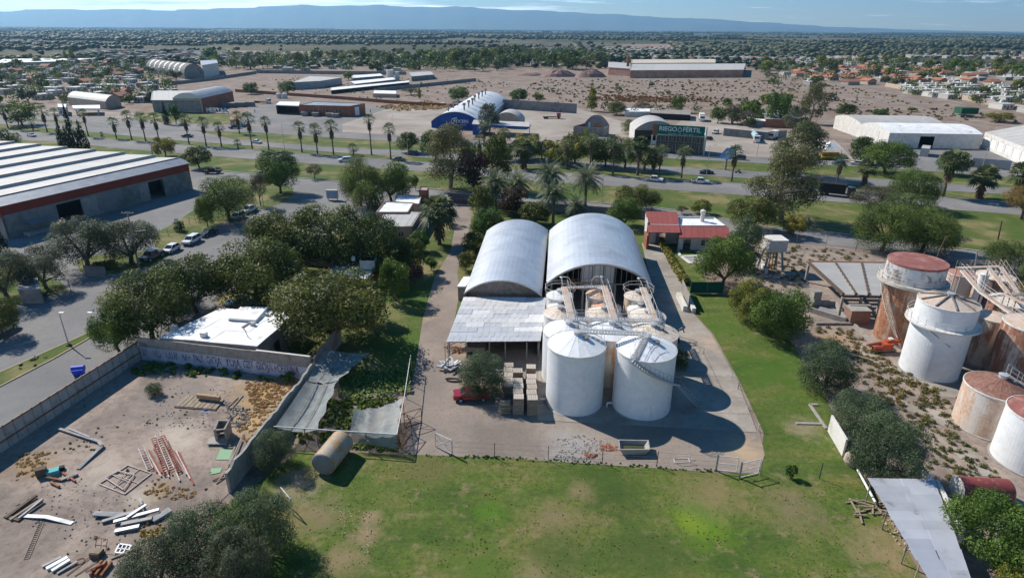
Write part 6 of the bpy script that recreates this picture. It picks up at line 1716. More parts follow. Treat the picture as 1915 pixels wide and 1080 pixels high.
def netmat():
 m,nt,b = newmat('shade_cloth'); v = coords(nt)
 L(nt,ramp(nt,noise(nt,v,1.2,6,.7),[(.3,(.24,.26,.255)),(.7,(.34,.365,.36))]),b.inputs['Base Color']); b.inputs['Roughness'].default_value = .95
 tr = nt.nodes.new('ShaderNodeBsdfTransparent'); mx = nt.nodes.new('ShaderNodeMixShader')
 f = maprange(nt,noise(nt,v,.8,5,.6),.3,.8,.2,.6); L(nt,f,mx.inputs[0]); L(nt,b.outputs[0],mx.inputs[1]); L(nt,tr.outputs[0],mx.inputs[2]); L(nt,mx.outputs[0],nt.nodes['Material Output'].inputs['Surface']); return m
M_cloth = netmat()
nt1 = thing('shade_net','lower grey shade net sagging beside the block wall','net',G(560,780))
A,B,C_,D_ = gp(515,797,2.2),gp(592,803,2.2),gp(631,712,2.3),gp(573,712,2.3)
sheet('cloth',(A,B,C_,D_),M_cloth,nt1,sag=.75,seed=2)
nt2 = thing('shade_net','upper grey shade net in the edge of the tree shade','net',G(630,700))
A2_,B2_,C2_,D2_ = gp(574,711,2.3),gp(632,711,2.3),gp(690,660,2.4),gp(607,650,2.4)
sheet('cloth',(A2_,B2_,C2_,D2_),M_cloth,nt2,sag=.5,seed=3)
for t_,cs in ((nt1,(A,B,C_,D_)),(nt2,(A2_,B2_,C2_,D2_))):
 for u in (.33,.66):
  MB().tube([cs[0].lerp(cs[1],u).lerp(cs[3].lerp(cs[2],u),v / 8) + Vector((0,0,-.55 * math.sin(math.pi * u) * (.6 + .4 * math.sin(math.pi * v / 8)) + .04)) for v in range(9)],.04,5).build('batten',M_conc,t_)
 for p in cs: MB().cyl((p.x,p.y,0),(p.x,p.y,p.z),.06,.06,6).build('post',M_steel,t_)
nt3 = thing('shade_net','torn white net draped over the frame corner','net',G(700,800))
X0,X1,X2,X3 = gp(655,803,2.3),gp(742,812,2.3),gp(752,742,2.3),gp(662,762,2.2)
sheet('cloth',(X0,X1,X2,X3),M_cloth,nt3,sag=.9,wav=.22,seed=5,nu=22)
sheet('hanging_cloth',(X0,X1,Vector((X1.x,X1.y - .15,.7)),Vector((X0.x,X0.y - .15,.9))),M_cloth,nt3,sag=.05,wav=.1,seed=6)
# pipe frame round the garden
fr = thing('net_support','white pipe frame carrying the nets along the lawn','frame',G(640,806))
mb = MB()
f0,f1,f2,f3 = gp(512,797,2.25),gp(742,812,2.35),gp(756,742,2.35),gp(768,664,2.35)
mb.tube([f0,f1],.07); mb.tube([f1,f2],.05); mb.tube([f2,f3],.05); mb.build('top_rail',M_wsteel,fr)
for k in range(5): p = f0.lerp(f1,k / 4); MB().cyl((p.x,p.y,0),p,.05,.05,6).build('post',M_steel,fr)
for k in range(6): p = f1.lerp(f3,k / 5); MB().cyl((p.x,p.y,0),p,.05,.05,6).build('post',M_steel,fr)
MB().tube([(f1.x,f1.y,.2),f1.lerp(f2,.3)],.05).tube([(f2.x,f2.y,.2),f1.lerp(f2,.5)],.05).build('brace',M_rust,fr)
# latticed side gates standing open at the frame end
for i,(pa,pb2,lab) in enumerate((((748,838),(770,812),'lattice gate leaf at the corner of the nets'),((757,800),(789,790),'open pipe gate beyond the nets'),((815,836),(846,850),'narrow white gate leaf standing open on the gravel'))):
 a,b = G(*pa),G(*pb2); h_ = 2.0 if i < 2 else 1.9
 t = thing('pipe_gate',lab,'gate',a.lerp(b,.5)); m_ = M_rust if i < 2 else M_wsteel
 MB().tube([(a.x,a.y,.1),(b.x,b.y,.1),(b.x,b.y,h_),(a.x,a.y,h_),(a.x,a.y,.1)],.045).build('gate_frame',m_,t)
 MB().tube([(a.x,a.y,.1),(b.x,b.y,h_)],.035).tube([(a.x,a.y,h_ * .5),(b.x,b.y,h_ * .5)],.035).tube([(a.x,a.y,h_),(b.x,b.y,.1)],.03).build('gate_bars',m_,t)
# squash plants
def pumpkin_patch():
 rg = np.random.default_rng(3); poly = [G(*p) for p in ((628,740),(640,705),(700,695),(765,690),(770,735),(745,738),(700,745),(660,752))]
 xs = [p.x for p in poly]; ys = [p.y for p in poly]; n = 2600
 P = np.stack([rg.uniform(min(xs),max(xs),n),rg.uniform(min(ys),max(ys),n),.25 + .35 * rg.random(n)],1)
 def ins(x,y):
  c = False; j = len(poly) - 1
  for i in range(len(poly)):
   if (poly[i].y > y) != (poly[j].y > y) and x < (poly[j].x - poly[i].x) * (y - poly[i].y) / (poly[j].y - poly[i].y) + poly[i].x: c = not c
   j = i
  return c
 P = P[[ins(a,b) for a,b,_ in P]]
 N = rg.normal(size=P.shape) * .35 + np.array([-.2,0,1]); V,Q = leaf_quads(P,N,.15,rg,1.05)
 return mesh_np('squash',V,Q,np.repeat(rg.random(len(P)),4),foliage('squash_leaf',(.09,.15,.03),(.26,.3,.05),(.5,.44,.08)))
# ================================================================== vegetation
F_dark = foliage('leaf_dark',(0.031,0.050,0.012),(0.108,0.135,0.028),(0.185,0.197,0.045))
F_olive = foliage('leaf_olive',(0.038,0.051,0.028),(0.109,0.128,0.070),(0.166,0.179,0.109))
F_green = foliage('leaf_green',(0.038,0.073,0.013),(0.115,0.176,0.028),(0.185,0.249,0.045))
F_yel = foliage('leaf_yellow_green',(0.061,0.073,0.015),(0.199,0.204,0.032),(0.323,0.292,0.051))
F_pep = foliage('leaf_pepper',(0.034,0.058,0.012),(0.122,0.161,0.032),(0.199,0.234,0.051))
F_euc = foliage('leaf_eucalyptus',(0.043,0.056,0.023),(0.122,0.131,0.051),(0.215,0.189,0.077))
F_red = foliage('leaf_russet',(0.036,0.023,0.018),(0.090,0.054,0.038),(0.154,0.090,0.058))
F_tam = foliage('leaf_tamarisk',(0.034,0.056,0.026),(0.100,0.139,0.064),(0.169,0.219,0.109))
F_aut = foliage('leaf_autumn',(0.07,0.05,0.015),(0.22,0.15,0.035),(0.32,0.21,0.08))
F_cyp = foliage('leaf_cypress',(0.008,0.014,0.006),(0.022,0.032,0.014))
F_palm = foliage('frond_green',(0.028,0.045,0.017),(0.096,0.122,0.051),(0.166,0.179,0.090))
F_date = foliage('frond_grey_green',(0.038,0.054,0.028),(0.128,0.154,0.083),(0.218,0.230,0.141))
F_bare = foliage('twig_grey_green',(0.06,0.055,0.035),(0.12,0.11,0.06),(0.18,0.16,0.09))
F_dry = foliage('dry_grass',(0.26,0.17,0.075),(0.46,0.32,0.14),(0.6,0.44,0.22))
F_scr = foliage('scrub_leaf',(0.09,0.085,0.035),(0.21,0.18,0.075),(0.36,0.26,0.12))
F_blue = foliage('leaf_distant',(0.028,0.041,0.019),(0.077,0.090,0.044),(0.154,0.141,0.070))
M_bark = mat('bark',(0.13,0.10,0.075),(0.07,0.055,0.045),6,stretch=(1,1,0.3),bump=0.4)
M_pbark = mat('palm_bark',(0.15,0.115,0.085),(0.075,0.058,0.045),14,stretch=(0.3,0.3,1),bump=0.5)
M_euct = mat('pale_bark',(0.4,0.35,0.29),(0.2,0.16,0.13),5,stretch=(1,1,0.3))
M_skirt = mat('dead_fronds',(0.2,0.145,0.09),(0.10,0.07,0.045),9)
def mesh_np(name,V,Q,tint,m):
 """V (n,3), Q (k,4) quads, tint per vertex"""
 me = bpy.data.meshes.new(name)
 n,k = len(V),len(Q)
 me.vertices.add(n); me.vertices.foreach_set('co',np.asarray(V,np.float32).ravel())
 me.loops.add(k * 4); me.loops.foreach_set('vertex_index',np.asarray(Q,np.int32).ravel())
 me.polygons.add(k); me.polygons.foreach_set('loop_start',np.arange(0,4 * k,4,dtype=np.int32))
 at = me.attributes.new('tint','FLOAT','POINT'); at.data.foreach_set('value',np.asarray(tint,np.float32))
 me.materials.append(m)
 me.update(calc_edges=True); me.validate()
 return me
def leaf_quads(P,N,size,rg,elong=1.35):
 """one leaf clump (a bent quad) per point"""
 n = len(P)
 N = N / np.maximum(1e-6,np.linalg.norm(N,axis=1,keepdims=True))
 a = rg.normal(size=(n,3)); T = np.cross(N,a); T /= np.maximum(1e-6,np.linalg.norm(T,axis=1,keepdims=True))
 B = np.cross(N,T)
 s = size * rg.uniform(0.6,1.35,(n,1))
 T = T * s * elong; B = B * s
 V = np.stack([P - T,P - B * .8 + N * s * .1,P + T,P + B * .8 + N * s * .1],1).reshape(-1,3)
 Q = np.arange(4 * n).reshape(n,4)
 return V,Q
def ico():
 t = (1 + 5 ** .5) / 2
 v = np.array([(-1,t,0),(1,t,0),(-1,-t,0),(1,-t,0),(0,-1,t),(0,1,t),(0,-1,-t),(0,1,-t),(t,0,-1),(t,0,1),(-t,0,-1),(-t,0,1)],float)
 v /= np.linalg.norm(v[0])
 f = [(0,11,5),(0,5,1),(0,1,7),(0,7,10),(0,10,11),(1,5,9),(5,11,4),(11,10,2),(10,7,6),(7,1,8),(3,9,4),(3,4,2),(3,2,6),(3,6,8),(3,8,9),(4,9,5),(2,4,11),(6,2,10),(8,6,7),(9,8,1)]
 return v,np.array([(a,b,c,c) for a,b,c in f])
ICO_V,ICO_F = ico()
def crown_mesh(name,lobes,n,size,m,seed,flat=0.35,up_bias=0.35,core=0.72,droop=0.0):
 """lobes: (x,y,z,rx,ry,rz). Leaf clumps fill a rough shell of every lobe."""
 rg = np.random.default_rng(seed)
 Ls = np.array(lobes,float)
 w = (Ls[:,3] * Ls[:,4] * Ls[:,5]) ** (2 / 3); w /= w.sum()
 idx = rg.choice(len(Ls),n,p=w)
 d = rg.normal(size=(n,3)); d[:,2] += up_bias; d /= np.linalg.norm(d,axis=1,keepdims=True)
 # ragged outline: radius varies with direction and lobe
 ph = rg.uniform(0,6.28,(len(Ls),3))
 wob = 1 + 0.16 * np.sin(5 * d[:,0] + ph[idx,0]) * np.sin(5 * d[:,1] + ph[idx,1]) + 0.08 * np.sin(9 * d[:,2] + ph[idx,2])
 r = (rg.uniform(0.35,1.0,n) ** 0.4) * wob * np.where(rg.random(n) < .06,1.14,1)
 P = Ls[idx,:3] + d * r[:,None] * Ls[idx,3:6]
 if droop: P[:,2] -= droop * np.maximum(0,r - 0.75) * rg.random(n) * 2
 N = d * 1.5 + rg.normal(size=(n,3)) * 0.7
 V,Q = leaf_quads(P,N,size,rg)
 lob_t = rg.uniform(0.12,0.82,len(Ls))
 t = np.clip(lob_t[idx] + rg.normal(size=n) * 0.17,0,1)
 T = np.repeat(t,4)
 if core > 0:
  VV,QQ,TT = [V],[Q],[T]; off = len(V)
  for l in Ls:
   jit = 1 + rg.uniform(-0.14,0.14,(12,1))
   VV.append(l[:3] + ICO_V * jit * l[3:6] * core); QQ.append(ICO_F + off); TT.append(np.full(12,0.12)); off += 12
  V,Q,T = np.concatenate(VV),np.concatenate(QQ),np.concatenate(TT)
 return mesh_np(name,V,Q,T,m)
def limb_mesh(name,segs,m,n=7):
 mb = MB()
 for a,b,r0,r1 in segs: mb.cyl(a,b,r0,r1,n,True)
 me = bpy.data.meshes.new(name); me.from_pydata(mb.v,[],mb.f)
 me.polygons.foreach_set('use_smooth',[True] * len(me.polygons)); me.materials.append(m); me.update()
 return me
LOD = {'hi': (20000,0.0098),'mid': (5200,0.0185),'lo': (900,0.045)}
def lobes_round(rg,n,cz=0.62,rx=0.5,rz=0.38,lr=(0.16,0.25),top=0.0):
 out = [(0,0,cz,rx * .55,rx * .55,rz * .6)]
 for i in range(n):
  a = i * 2.399 + rg.uniform(-.4,.4); u = rg.uniform(-0.75,0.95)
  k = math.sqrt(max(0,1 - u * u)); r = rg.uniform(*lr)
  x,y,z = math.cos(a) * k * (rx - r * .8),math.sin(a) * k * (rx - r * .8),cz + u * (rz - r * .7)
  out.append((x,y,z,r,r,r * rg.uniform(.75,1.05)))
 return out
def limbs_to(lobes,base_r,fork,rg,k=5,lean=(0,0)):
 f = (lean[0] * fork,lean[1] * fork,fork)
 segs = [((0,0,-0.02),f,base_r,base_r * .72)]
 for l in rg.sample(lobes[1:],min(k,len(lobes) - 1)):
  mid = tuple(f[i] * .5 + l[i] * .5 + (0.03 if i == 2 else 0) for i in range(3))
  segs.append((f,mid,base_r * .6,base_r * .38)); segs.append((mid,l[:3],base_r * .38,base_r * .15))
 return segs
_T = {}
KIND = {
 'dark': F_dark,'olive': F_olive,'green': F_green,'yellow': F_yel,'pepper': F_pep,'euc': F_euc,'russet': F_red,'tamarisk': F_tam,'autumn': F_aut,'bare': F_bare}
def tree_mesh(kind,lod,var):
 key = (kind,lod,var)
 if key in _T: return _T[key]
 seed = abs(hash_s(kind)) % 1000 + var * 77 + {'hi': 0,'mid': 1,'lo': 2}[lod]
 rg = random.Random(seed); n,s = LOD[lod]
 nl = {'hi': 26,'mid': 16,'lo': 9}[lod]
 bark = M_bark
 if kind in ('dark','green','yellow','russet'):
  lb = lobes_round(rg,nl + 6,0.51,0.5,0.48,(0.11,0.23)); fork = 0.16
  cm = crown_mesh(kind + '_crown',lb,n,s,KIND[kind],seed,core=0.52)
 elif kind == 'olive':
  lb = lobes_round(rg,nl + 4,0.52,0.5,0.46,(0.11,0.22)); fork = 0.16
  cm = crown_mesh('olive_crown',lb,int(n * 1.1),s * .8,F_olive,seed,core=0.66)
 elif kind == 'autumn' or kind == 'bare':
  lb = lobes_round(rg,nl,0.6,0.5,0.38,(0.12,0.2)); fork = 0.25
  cm = crown_mesh(kind + '_crown',lb,int(n * .7),s * .8,KIND[kind],seed,core=0.0)
 elif kind == 'pepper':
  lb = lobes_round(rg,nl,0.5,0.5,0.49,(0.13,0.25)); fork = 0.2
  cm = crown_mesh('pepper_crown',lb,int(n * 1.2),s * .75,F_pep,seed,core=0.7,droop=0.22,up_bias=.1)
 elif kind == 'euc':
  lb = []
  for i in range(nl + 12):
   u = rg.random(); a = i * 2.4; k = 0.46 * (1 - abs(u - .35) * .9)
   lb.append((math.cos(a) * k * rg.uniform(.3,1),math.sin(a) * k * rg.uniform(.3,1),0.22 + u * 0.68,rg.uniform(.12,.2),rg.uniform(.12,.2),rg.uniform(.08,.14)))
  fork = 0.34; bark = M_euct
  cm = crown_mesh('euc_crown',lb,n,s * .8,F_euc,seed,core=0.5,droop=0.12)
 elif kind == 'tamarisk':
  lb = lobes_round(rg,nl,0.46,0.5,0.5,(0.13,0.24)) + [(.3 * math.cos(i),.3 * math.sin(i),.17,.19,.19,.17) for i in range(6)]; fork = 0.1
  cm = crown_mesh('tamarisk_crown',lb,int(n * 1.7),s * .7,F_tam,seed,core=0.8,up_bias=.5)
 elif kind == 'cypress':
  lb = [(rg.uniform(-.04,.04),rg.uniform(-.04,.04),0.04 + i / 16 * 0.92,0.5 * (1 - (i / 16) ** 1.6) + .05,0.5 * (1 - (i / 16) ** 1.6) + .05,0.075) for i in range(17)]
  fork = 0.1
  cm = crown_mesh('cypress_crown',lb,int(n * .8),s * .9,F_cyp,seed,core=0.85)
 elif kind == 'poplar':
  lb = [(rg.uniform(-.12,.12),rg.uniform(-.12,.12),0.15 + i / 14 * 0.8,0.42 * (1 - (i / 14) ** 2) + .12,0.42 * (1 - (i / 14) ** 2) + .12,0.1) for i in range(15)]
  fork = 0.15
  cm = crown_mesh('poplar_crown',lb,n,s,F_dark if var else F_yel,seed,core=0.6)
 tm = limb_mesh('trunk',limbs_to(lb,0.035 if kind != 'olive' else 0.045,fork,rg,5 if lod == 'hi' else 3,(rg.uniform(-.2,.2),rg.uniform(-.2,.2))),bark,7 if lod == 'hi' else 5)
 _T[key] = (cm,tm)
 return _T[key]
def hash_s(s):
 h = 7
 for ch in s: h = (h * 31 + ord(ch)) % 100003
 return h
def fan_palm(var,lod):
 key = ('fan',var,lod)
 if key in _T: return _T[key]
 rg = np.random.default_rng(40 + var); V,Q,T = [],[],[]
 nf = 34 if lod == 'hi' else 20
 def addf(o,az,el,ln,wd,tint,nseg=9):
  # petiole then a fan of blades
  d = np.array([math.cos(az) * math.cos(el),math.sin(az) * math.cos(el),math.sin(el)])
  side = np.array([-math.sin(az),math.cos(az),0]); upn = np.cross(side,d) * -1
  hub = o + d * ln * 0.45
  b = len(V)
  V.extend([o - side * .03,o + side * .03,hub + side * .03,hub - side * .03]); T.extend([tint] * 4); Q.append((b,b + 1,b + 2,b + 3))
  for k in range(nseg):
   t = (k / (nseg - 1) - .5) * 2.5
   dd = d * math.cos(t) + side * math.sin(t)
   tip = hub + dd * ln * .62 + np.array([0,0,-0.22 * ln * (0.6 + rg.random() * .6)])
   mid = hub + dd * ln * .34
   pr = np.cross(dd,upn); pr /= np.linalg.norm(pr); w = wd
   b = len(V)
   V.extend([hub,mid + pr * w,tip,mid - pr * w]); tt = tint + rg.normal() * .08; T.extend([tt] * 4); Q.append((b,b + 1,b + 2,b + 3))
 for i in range(nf):
  az = i * 2.399; u = i / nf
  el = math.radians(75 - 115 * u + rg.uniform(-8,8))
  addf(np.array([0,0,0.0]),az,el,rg.uniform(1.5,1.95),0.1,0.75 - .5 * u + rg.uniform(-.1,.1),9 if lod == 'hi' else 6)
 cm = mesh_np('palm_crown',np.array(V),np.array(Q),np.clip(T,0,1),F_palm)
 V,Q,T = [],[],[]
 for i in range(26):
  az = i * 2.399; addf(np.array([0,0,-0.3 - 0.05 * i]),az,math.radians(-62 - rg.uniform(0,20)),rg.uniform(0.9,1.3),.09,.5,5)
 sk = mesh_np('dead_frond_skirt',np.array(V),np.array(Q),np.clip(T,0,1),M_skirt)
 _T[key] = (cm,sk); return _T[key]
def date_palm_mesh(var):
 key = ('date',var)
 if key in _T: return _T[key]
 rg = np.random.default_rng(90 + var); V,Q,T = [],[],[]
 for i in range(58):
  az = i * 2.399; u = i / 58
  el = math.radians(80 - 95 * u + rg.uniform(-7,7)); ln = rg.uniform(3.2,4.0)
  p = np.array([0,0,0.0]); d = np.array([math.cos(az) * math.cos(el),math.sin(az) * math.cos(el),math.sin(el)])
  side = np.array([-math.sin(az),math.cos(az),0]); tint = .75 - .45 * u + rg.uniform(-.1,.1)
  for k in range(9):
   q = p + d * ln / 9; d = d + np.array([0,0,-0.17]); d /= np.linalg.norm(d)
   if k > 0:
    for sgn in (-1,1):
     for h in (0,.5):
      a = p * (1 - h) + q * h; lf = 0.62 * math.sin(math.pi * (k + h + .6) / 10) + .12
      tip = a + side * sgn * lf * .85 + d * lf * .55 + np.array([0,0,-.12 - .1 * rg.random()])
      e = d * 0.07
      b = len(V); V.extend([a - e,a + e,tip + e * .3,tip - e * .3]); T.extend([tint + rg.normal() * .06] * 4); Q.append((b,b + 1,b + 2,b + 3))
   b = len(V); V.extend([p - side * .03,p + side * .03,q + side * .025,q - side * .025]); T.extend([.9] * 4); Q.append((b,b + 1,b + 2,b + 3))
   p = q
 cm = mesh_np('date_crown',np.array(V),np.array(Q),np.clip(T,0,1),F_date)
 _T[key] = cm; return cm
_pt = {}
def palm_trunk(r,h):
 k = (round(r,2),round(h,0))
 if k in _pt: return _pt[k]
 mb = MB(); n = 12; prof = []
 for i in range(n + 1):
  t = i / n; prof.append((r * (1.25 - .35 * min(1,t * 4)) * (1 + .05 * (i % 2)),k[1] * t))
 mb.lathe(prof,9)
 me = bpy.data.meshes.new('trunk'); me.from_pydata(mb.v,[],mb.f); me.materials.append(M_pbark); me.update()
 _pt[k] = me; return me
CNAME = {'dark': 'broadleaf_tree','olive': 'olive_tree','green': 'broadleaf_tree','yellow': 'broadleaf_tree','pepper': 'pepper_tree','euc': 'eucalyptus_tree','russet': 'broadleaf_tree','tamarisk': 'tamarisk','autumn': 'broadleaf_tree','bare': 'bare_shrub','cypress': 'cypress_tree','poplar': 'poplar_tree'}
_cnt = [0]
def tree(kind,px,yb,yt,wpx,label,group=None,lod=None):
 P = G(px,yb); mp = MPP(px,yb); w = wpx * mp
 # the outline top is the crown's far upper edge; allow for its depth
 h = HT(P + Vector((0,w * 0.18,0)),px,yt)
 h = max(h,0.6)
 _cnt[0] += 1; var = _cnt[0] % 2
 lod = lod or ('hi' if wpx > 62 else 'mid' if wpx > 26 else 'lo')
 shrub = h < 3.2
 t = thing('shrub' if shrub and kind not in ('tamarisk',) else CNAME[kind],label,'shrub' if shrub else 'tree',P,(_cnt[0] * 1.7) % 6.28,group)
 cm,tm = tree_mesh(kind,lod,var)
 t.scale = (w,w,h)
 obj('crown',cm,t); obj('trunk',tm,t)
 return t
def palm(px,yb,yt,wpx,label,group=None,kind='fan',lean=0):
 P = G(px,yb); w = wpx * MPP(px,yb)
 H = HT(P,px,yt)
 _cnt[0] += 1
 t = thing('date_palm' if kind == 'date' else 'fan_palm',label,'palm tree',P,(_cnt[0] * 1.3) % 6.28,group)
 if kind == 'fan':
  s = w / 2.75; th = max(0.5,H - 1.25 * s)
  cm,sk = fan_palm(_cnt[0] % 2,'hi' if wpx > 30 else 'lo')
  c = obj('crown',cm,t); c.location = (0,0,th); c.scale = (s,s,s)
  if th > 3:
   k = obj('dead_fronds',sk,t); k.location = (0,0,th); k.scale = (s * .8,s * .8,s)
  r = 0.24 if wpx < 30 else 0.36
 else:
  s = w / 6.6; th = max(0.8,H - 2.3 * s)
  c = obj('crown',date_palm_mesh(_cnt[0] % 2),t); c.location = (0,0,th); c.scale = (s,s,s)
  r = 0.36
 me = palm_trunk(r,th); tr = obj('trunk',me,t); tr.scale = (1,1,th / max(.1,round(th,0)))
 return t
def scatter(name,polypx,n,size,m,seed,hrel=0.8,leaves=14,leaf=0.28,dens=None,world=None,flat=False,kind='stuff'):
 """low weeds or tufts spread over a patch of ground, one mesh"""
 rg = np.random.default_rng(seed)
 pts = [G(*p) for p in polypx] if world is None else world
 xs = [p[0] for p in pts]; ys = [p[1] for p in pts]
 def inside(x,y):
  c = False; j = len(pts) - 1
  for i in range(len(pts)):
   if (pts[i][1] > y) != (pts[j][1] > y) and x < (pts[j][0] - pts[i][0]) * (y - pts[i][1]) / (pts[j][1] - pts[i][1]) + pts[i][0]: c = not c
   j = i
  return c
 C = []
 # clusters, so that patches and gaps form
 cl = []
 while len(cl) < max(3,n // 9):
  x,y = rg.uniform(min(xs),max(xs)),rg.uniform(min(ys),max(ys))
  if inside(x,y): cl.append((x,y,rg.uniform(1,5) * size[1] * 1.5))
 tries = 0
 while len(C) < n and tries < n * 30:
  tries += 1
  if rg.random() < .72:
   c = cl[int(rg.integers(len(cl)))]; x,y = c[0] + rg.normal() * c[2],c[1] + rg.normal() * c[2]
  else: x,y = rg.uniform(min(xs),max(xs)),rg.uniform(min(ys),max(ys))
  if inside(x,y): C.append((x,y,rg.uniform(*size)))
 C = np.array(C); k = leaves
 P0 = np.repeat(C,k,0); nn = len(P0)
 d = rg.normal(size=(nn,3)); d[:,2] = np.abs(d[:,2]); d /= np.linalg.norm(d,axis=1,keepdims=True)
 r = rg.uniform(.3,1,nn)[:,None] * P0[:,2:3] * .5
 P = np.stack([P0[:,0],P0[:,1],np.zeros(nn) + .05],1) + d * r * np.array([1,1,hrel * 1.6])
 V,Q = leaf_quads(P,d + rg.normal(size=(nn,3)) * .6,1.0,rg)
 # scale leaf by tuft size
 ctr = np.repeat(P,4,0); V = ctr + (V - ctr) * (np.repeat(P0[:,2:3],4,0) * leaf)
 V[:,2] = np.maximum(V[:,2],0.03)
 T = np.repeat(np.clip(np.repeat(rg.random(len(C)),k) * .7 + .15 + rg.normal(size=nn) * .15,0,1),4)
 o = obj(name,mesh_np(name,V,Q,T,m)); return setp(o,kind=kind)
# ------------------------------------------------------------------ avenue palms
PL = [
 (15,239,198,19,'first fan palm at the far left end of the median'),(38,243,201,19,'fan palm rising in front of the round green tree on the median'),
 (62,243,223,12,'short fan palm left of the taller ones before the cypresses'),(88.6,247,197,22,'tall leaning fan palm third from the left edge'),
 (111,247,203,18,'fan palm just left of the dark cypress cluster'),(165.5,255,204,18,'fan palm standing right behind the dark cypress cluster'),
 (191,255,247,8,'knee-high young fan palm right of the cypresses'),(218,259,219,20,'fan palm of medium height, first right of the cypresses'),
 (246.6,261.6,208,22,'tall fan palm, second right of the cypresses'),(272.5,263.6,210,22,'tall fan palm, third right of the cypresses'),
 (297.6,264,212,22,'tall fan palm behind the yellowish tree at the sawtooth warehouse'),(354,270,213,22,'fan palm beside the dark car on the far carriageway'),
 (386,273,219,22,'fan palm between the dark car and the shorter palm'),(414.5,274.5,228,20,'lower fan palm with untidy brown skirt'),
 (445.4,277,261,14,'very short young fan palm near the white sedan'),(472,278.6,211,25,'tall fan palm directly beside the white sedan'),
 (503,280,218,21,'fan palm above the spreading green tree on the verge'),(565,285,227,23,'fan palm left of the bushy palm with the full skirt'),
 (594,288,232,25,'bushy fan palm with a full green skirt'),(624,289.5,224,25,'fan palm in front of the grey bins yard'),
 (661,289.5,269,20,'short young fan palm left of the white van'),(695,289.5,213,22,'tallest slim fan palm before the bare paved yard'),
 (731,298,231,24,'fan palm left of the dark round tree'),
 (979,316,262,40,'stout fan palm before the yellow-green hedge, leftmost of that row'),(1059,317,257,26,'fan palm second along the hedge row'),
 (1103,321,250,26,'fan palm third along the hedge row'),(1146,326,254,27,'fan palm with a pale trunk before the dark hedge trees'),
 (1192,328,256,32,'fan palm before the left end of the green sign building'),(1232,331,272,27,'fan palm in front of the dark office windows'),
 (1274,333,271,29,'fan palm before the middle of the green sign building'),(1368,339,272,29,'fan palm behind the white pickup beside the solar panel'),
 (1562,354,288,27,'fan palm between the large grey-green tree and the pepper trees'),(1614,350,300,34,'short stout fan palm left of the pepper trees'),
 (1763,368,282,42,'palm with yellowish fronds before a dark round tree'),(1830,371,312,46,'thick-trunked short palm near the right edge'),
 (1903,360,305,44,'rightmost fan palm, cut by the picture edge')]
for a in PL: palm(a[0],a[1],a[2],a[3],a[4],'fan palms planted along the avenue')
palm(1222,318,277,28,'fan palm half hidden in the hedge trees by the white column')
for a in ((897,300,252,24,'slim fan palm before the blue entrance of the arched warehouse'),(943,298,240,26,'fan palm behind the tall broad tree by the service road'),(905,275,228,22,'fan palm in front of the blue arched facade'),(448,250,208,20,'dark palm beside the tiled gatehouse')):
 palm(*a,group='fan palms north of the avenue')
palm(822,457,368,60,'fan palm beside the long driveway, left of the barns')
palm(1025,392,303,70,'grey-green date palm, the tallest of the group behind the barns','date palms behind the barns','date')
palm(1094,388,312,68,'grey-green date palm, right-hand one of the group behind the barns','date palms behind the barns','date')
palm(1034,425,340,66,'nearest date palm, its trunk meeting the barn roofs','date palms behind the barns','date')
palm(1077,415,368,48,'low date palm between the barn roof and the street wall','date palms behind the barns','date')
palm(927,392,320,66,'date palm left of the russet tree by the gate','date palms behind the barns','date')
palm(968,385,322,60,'date palm behind the russet tree by the gate','date palms behind the barns','date')
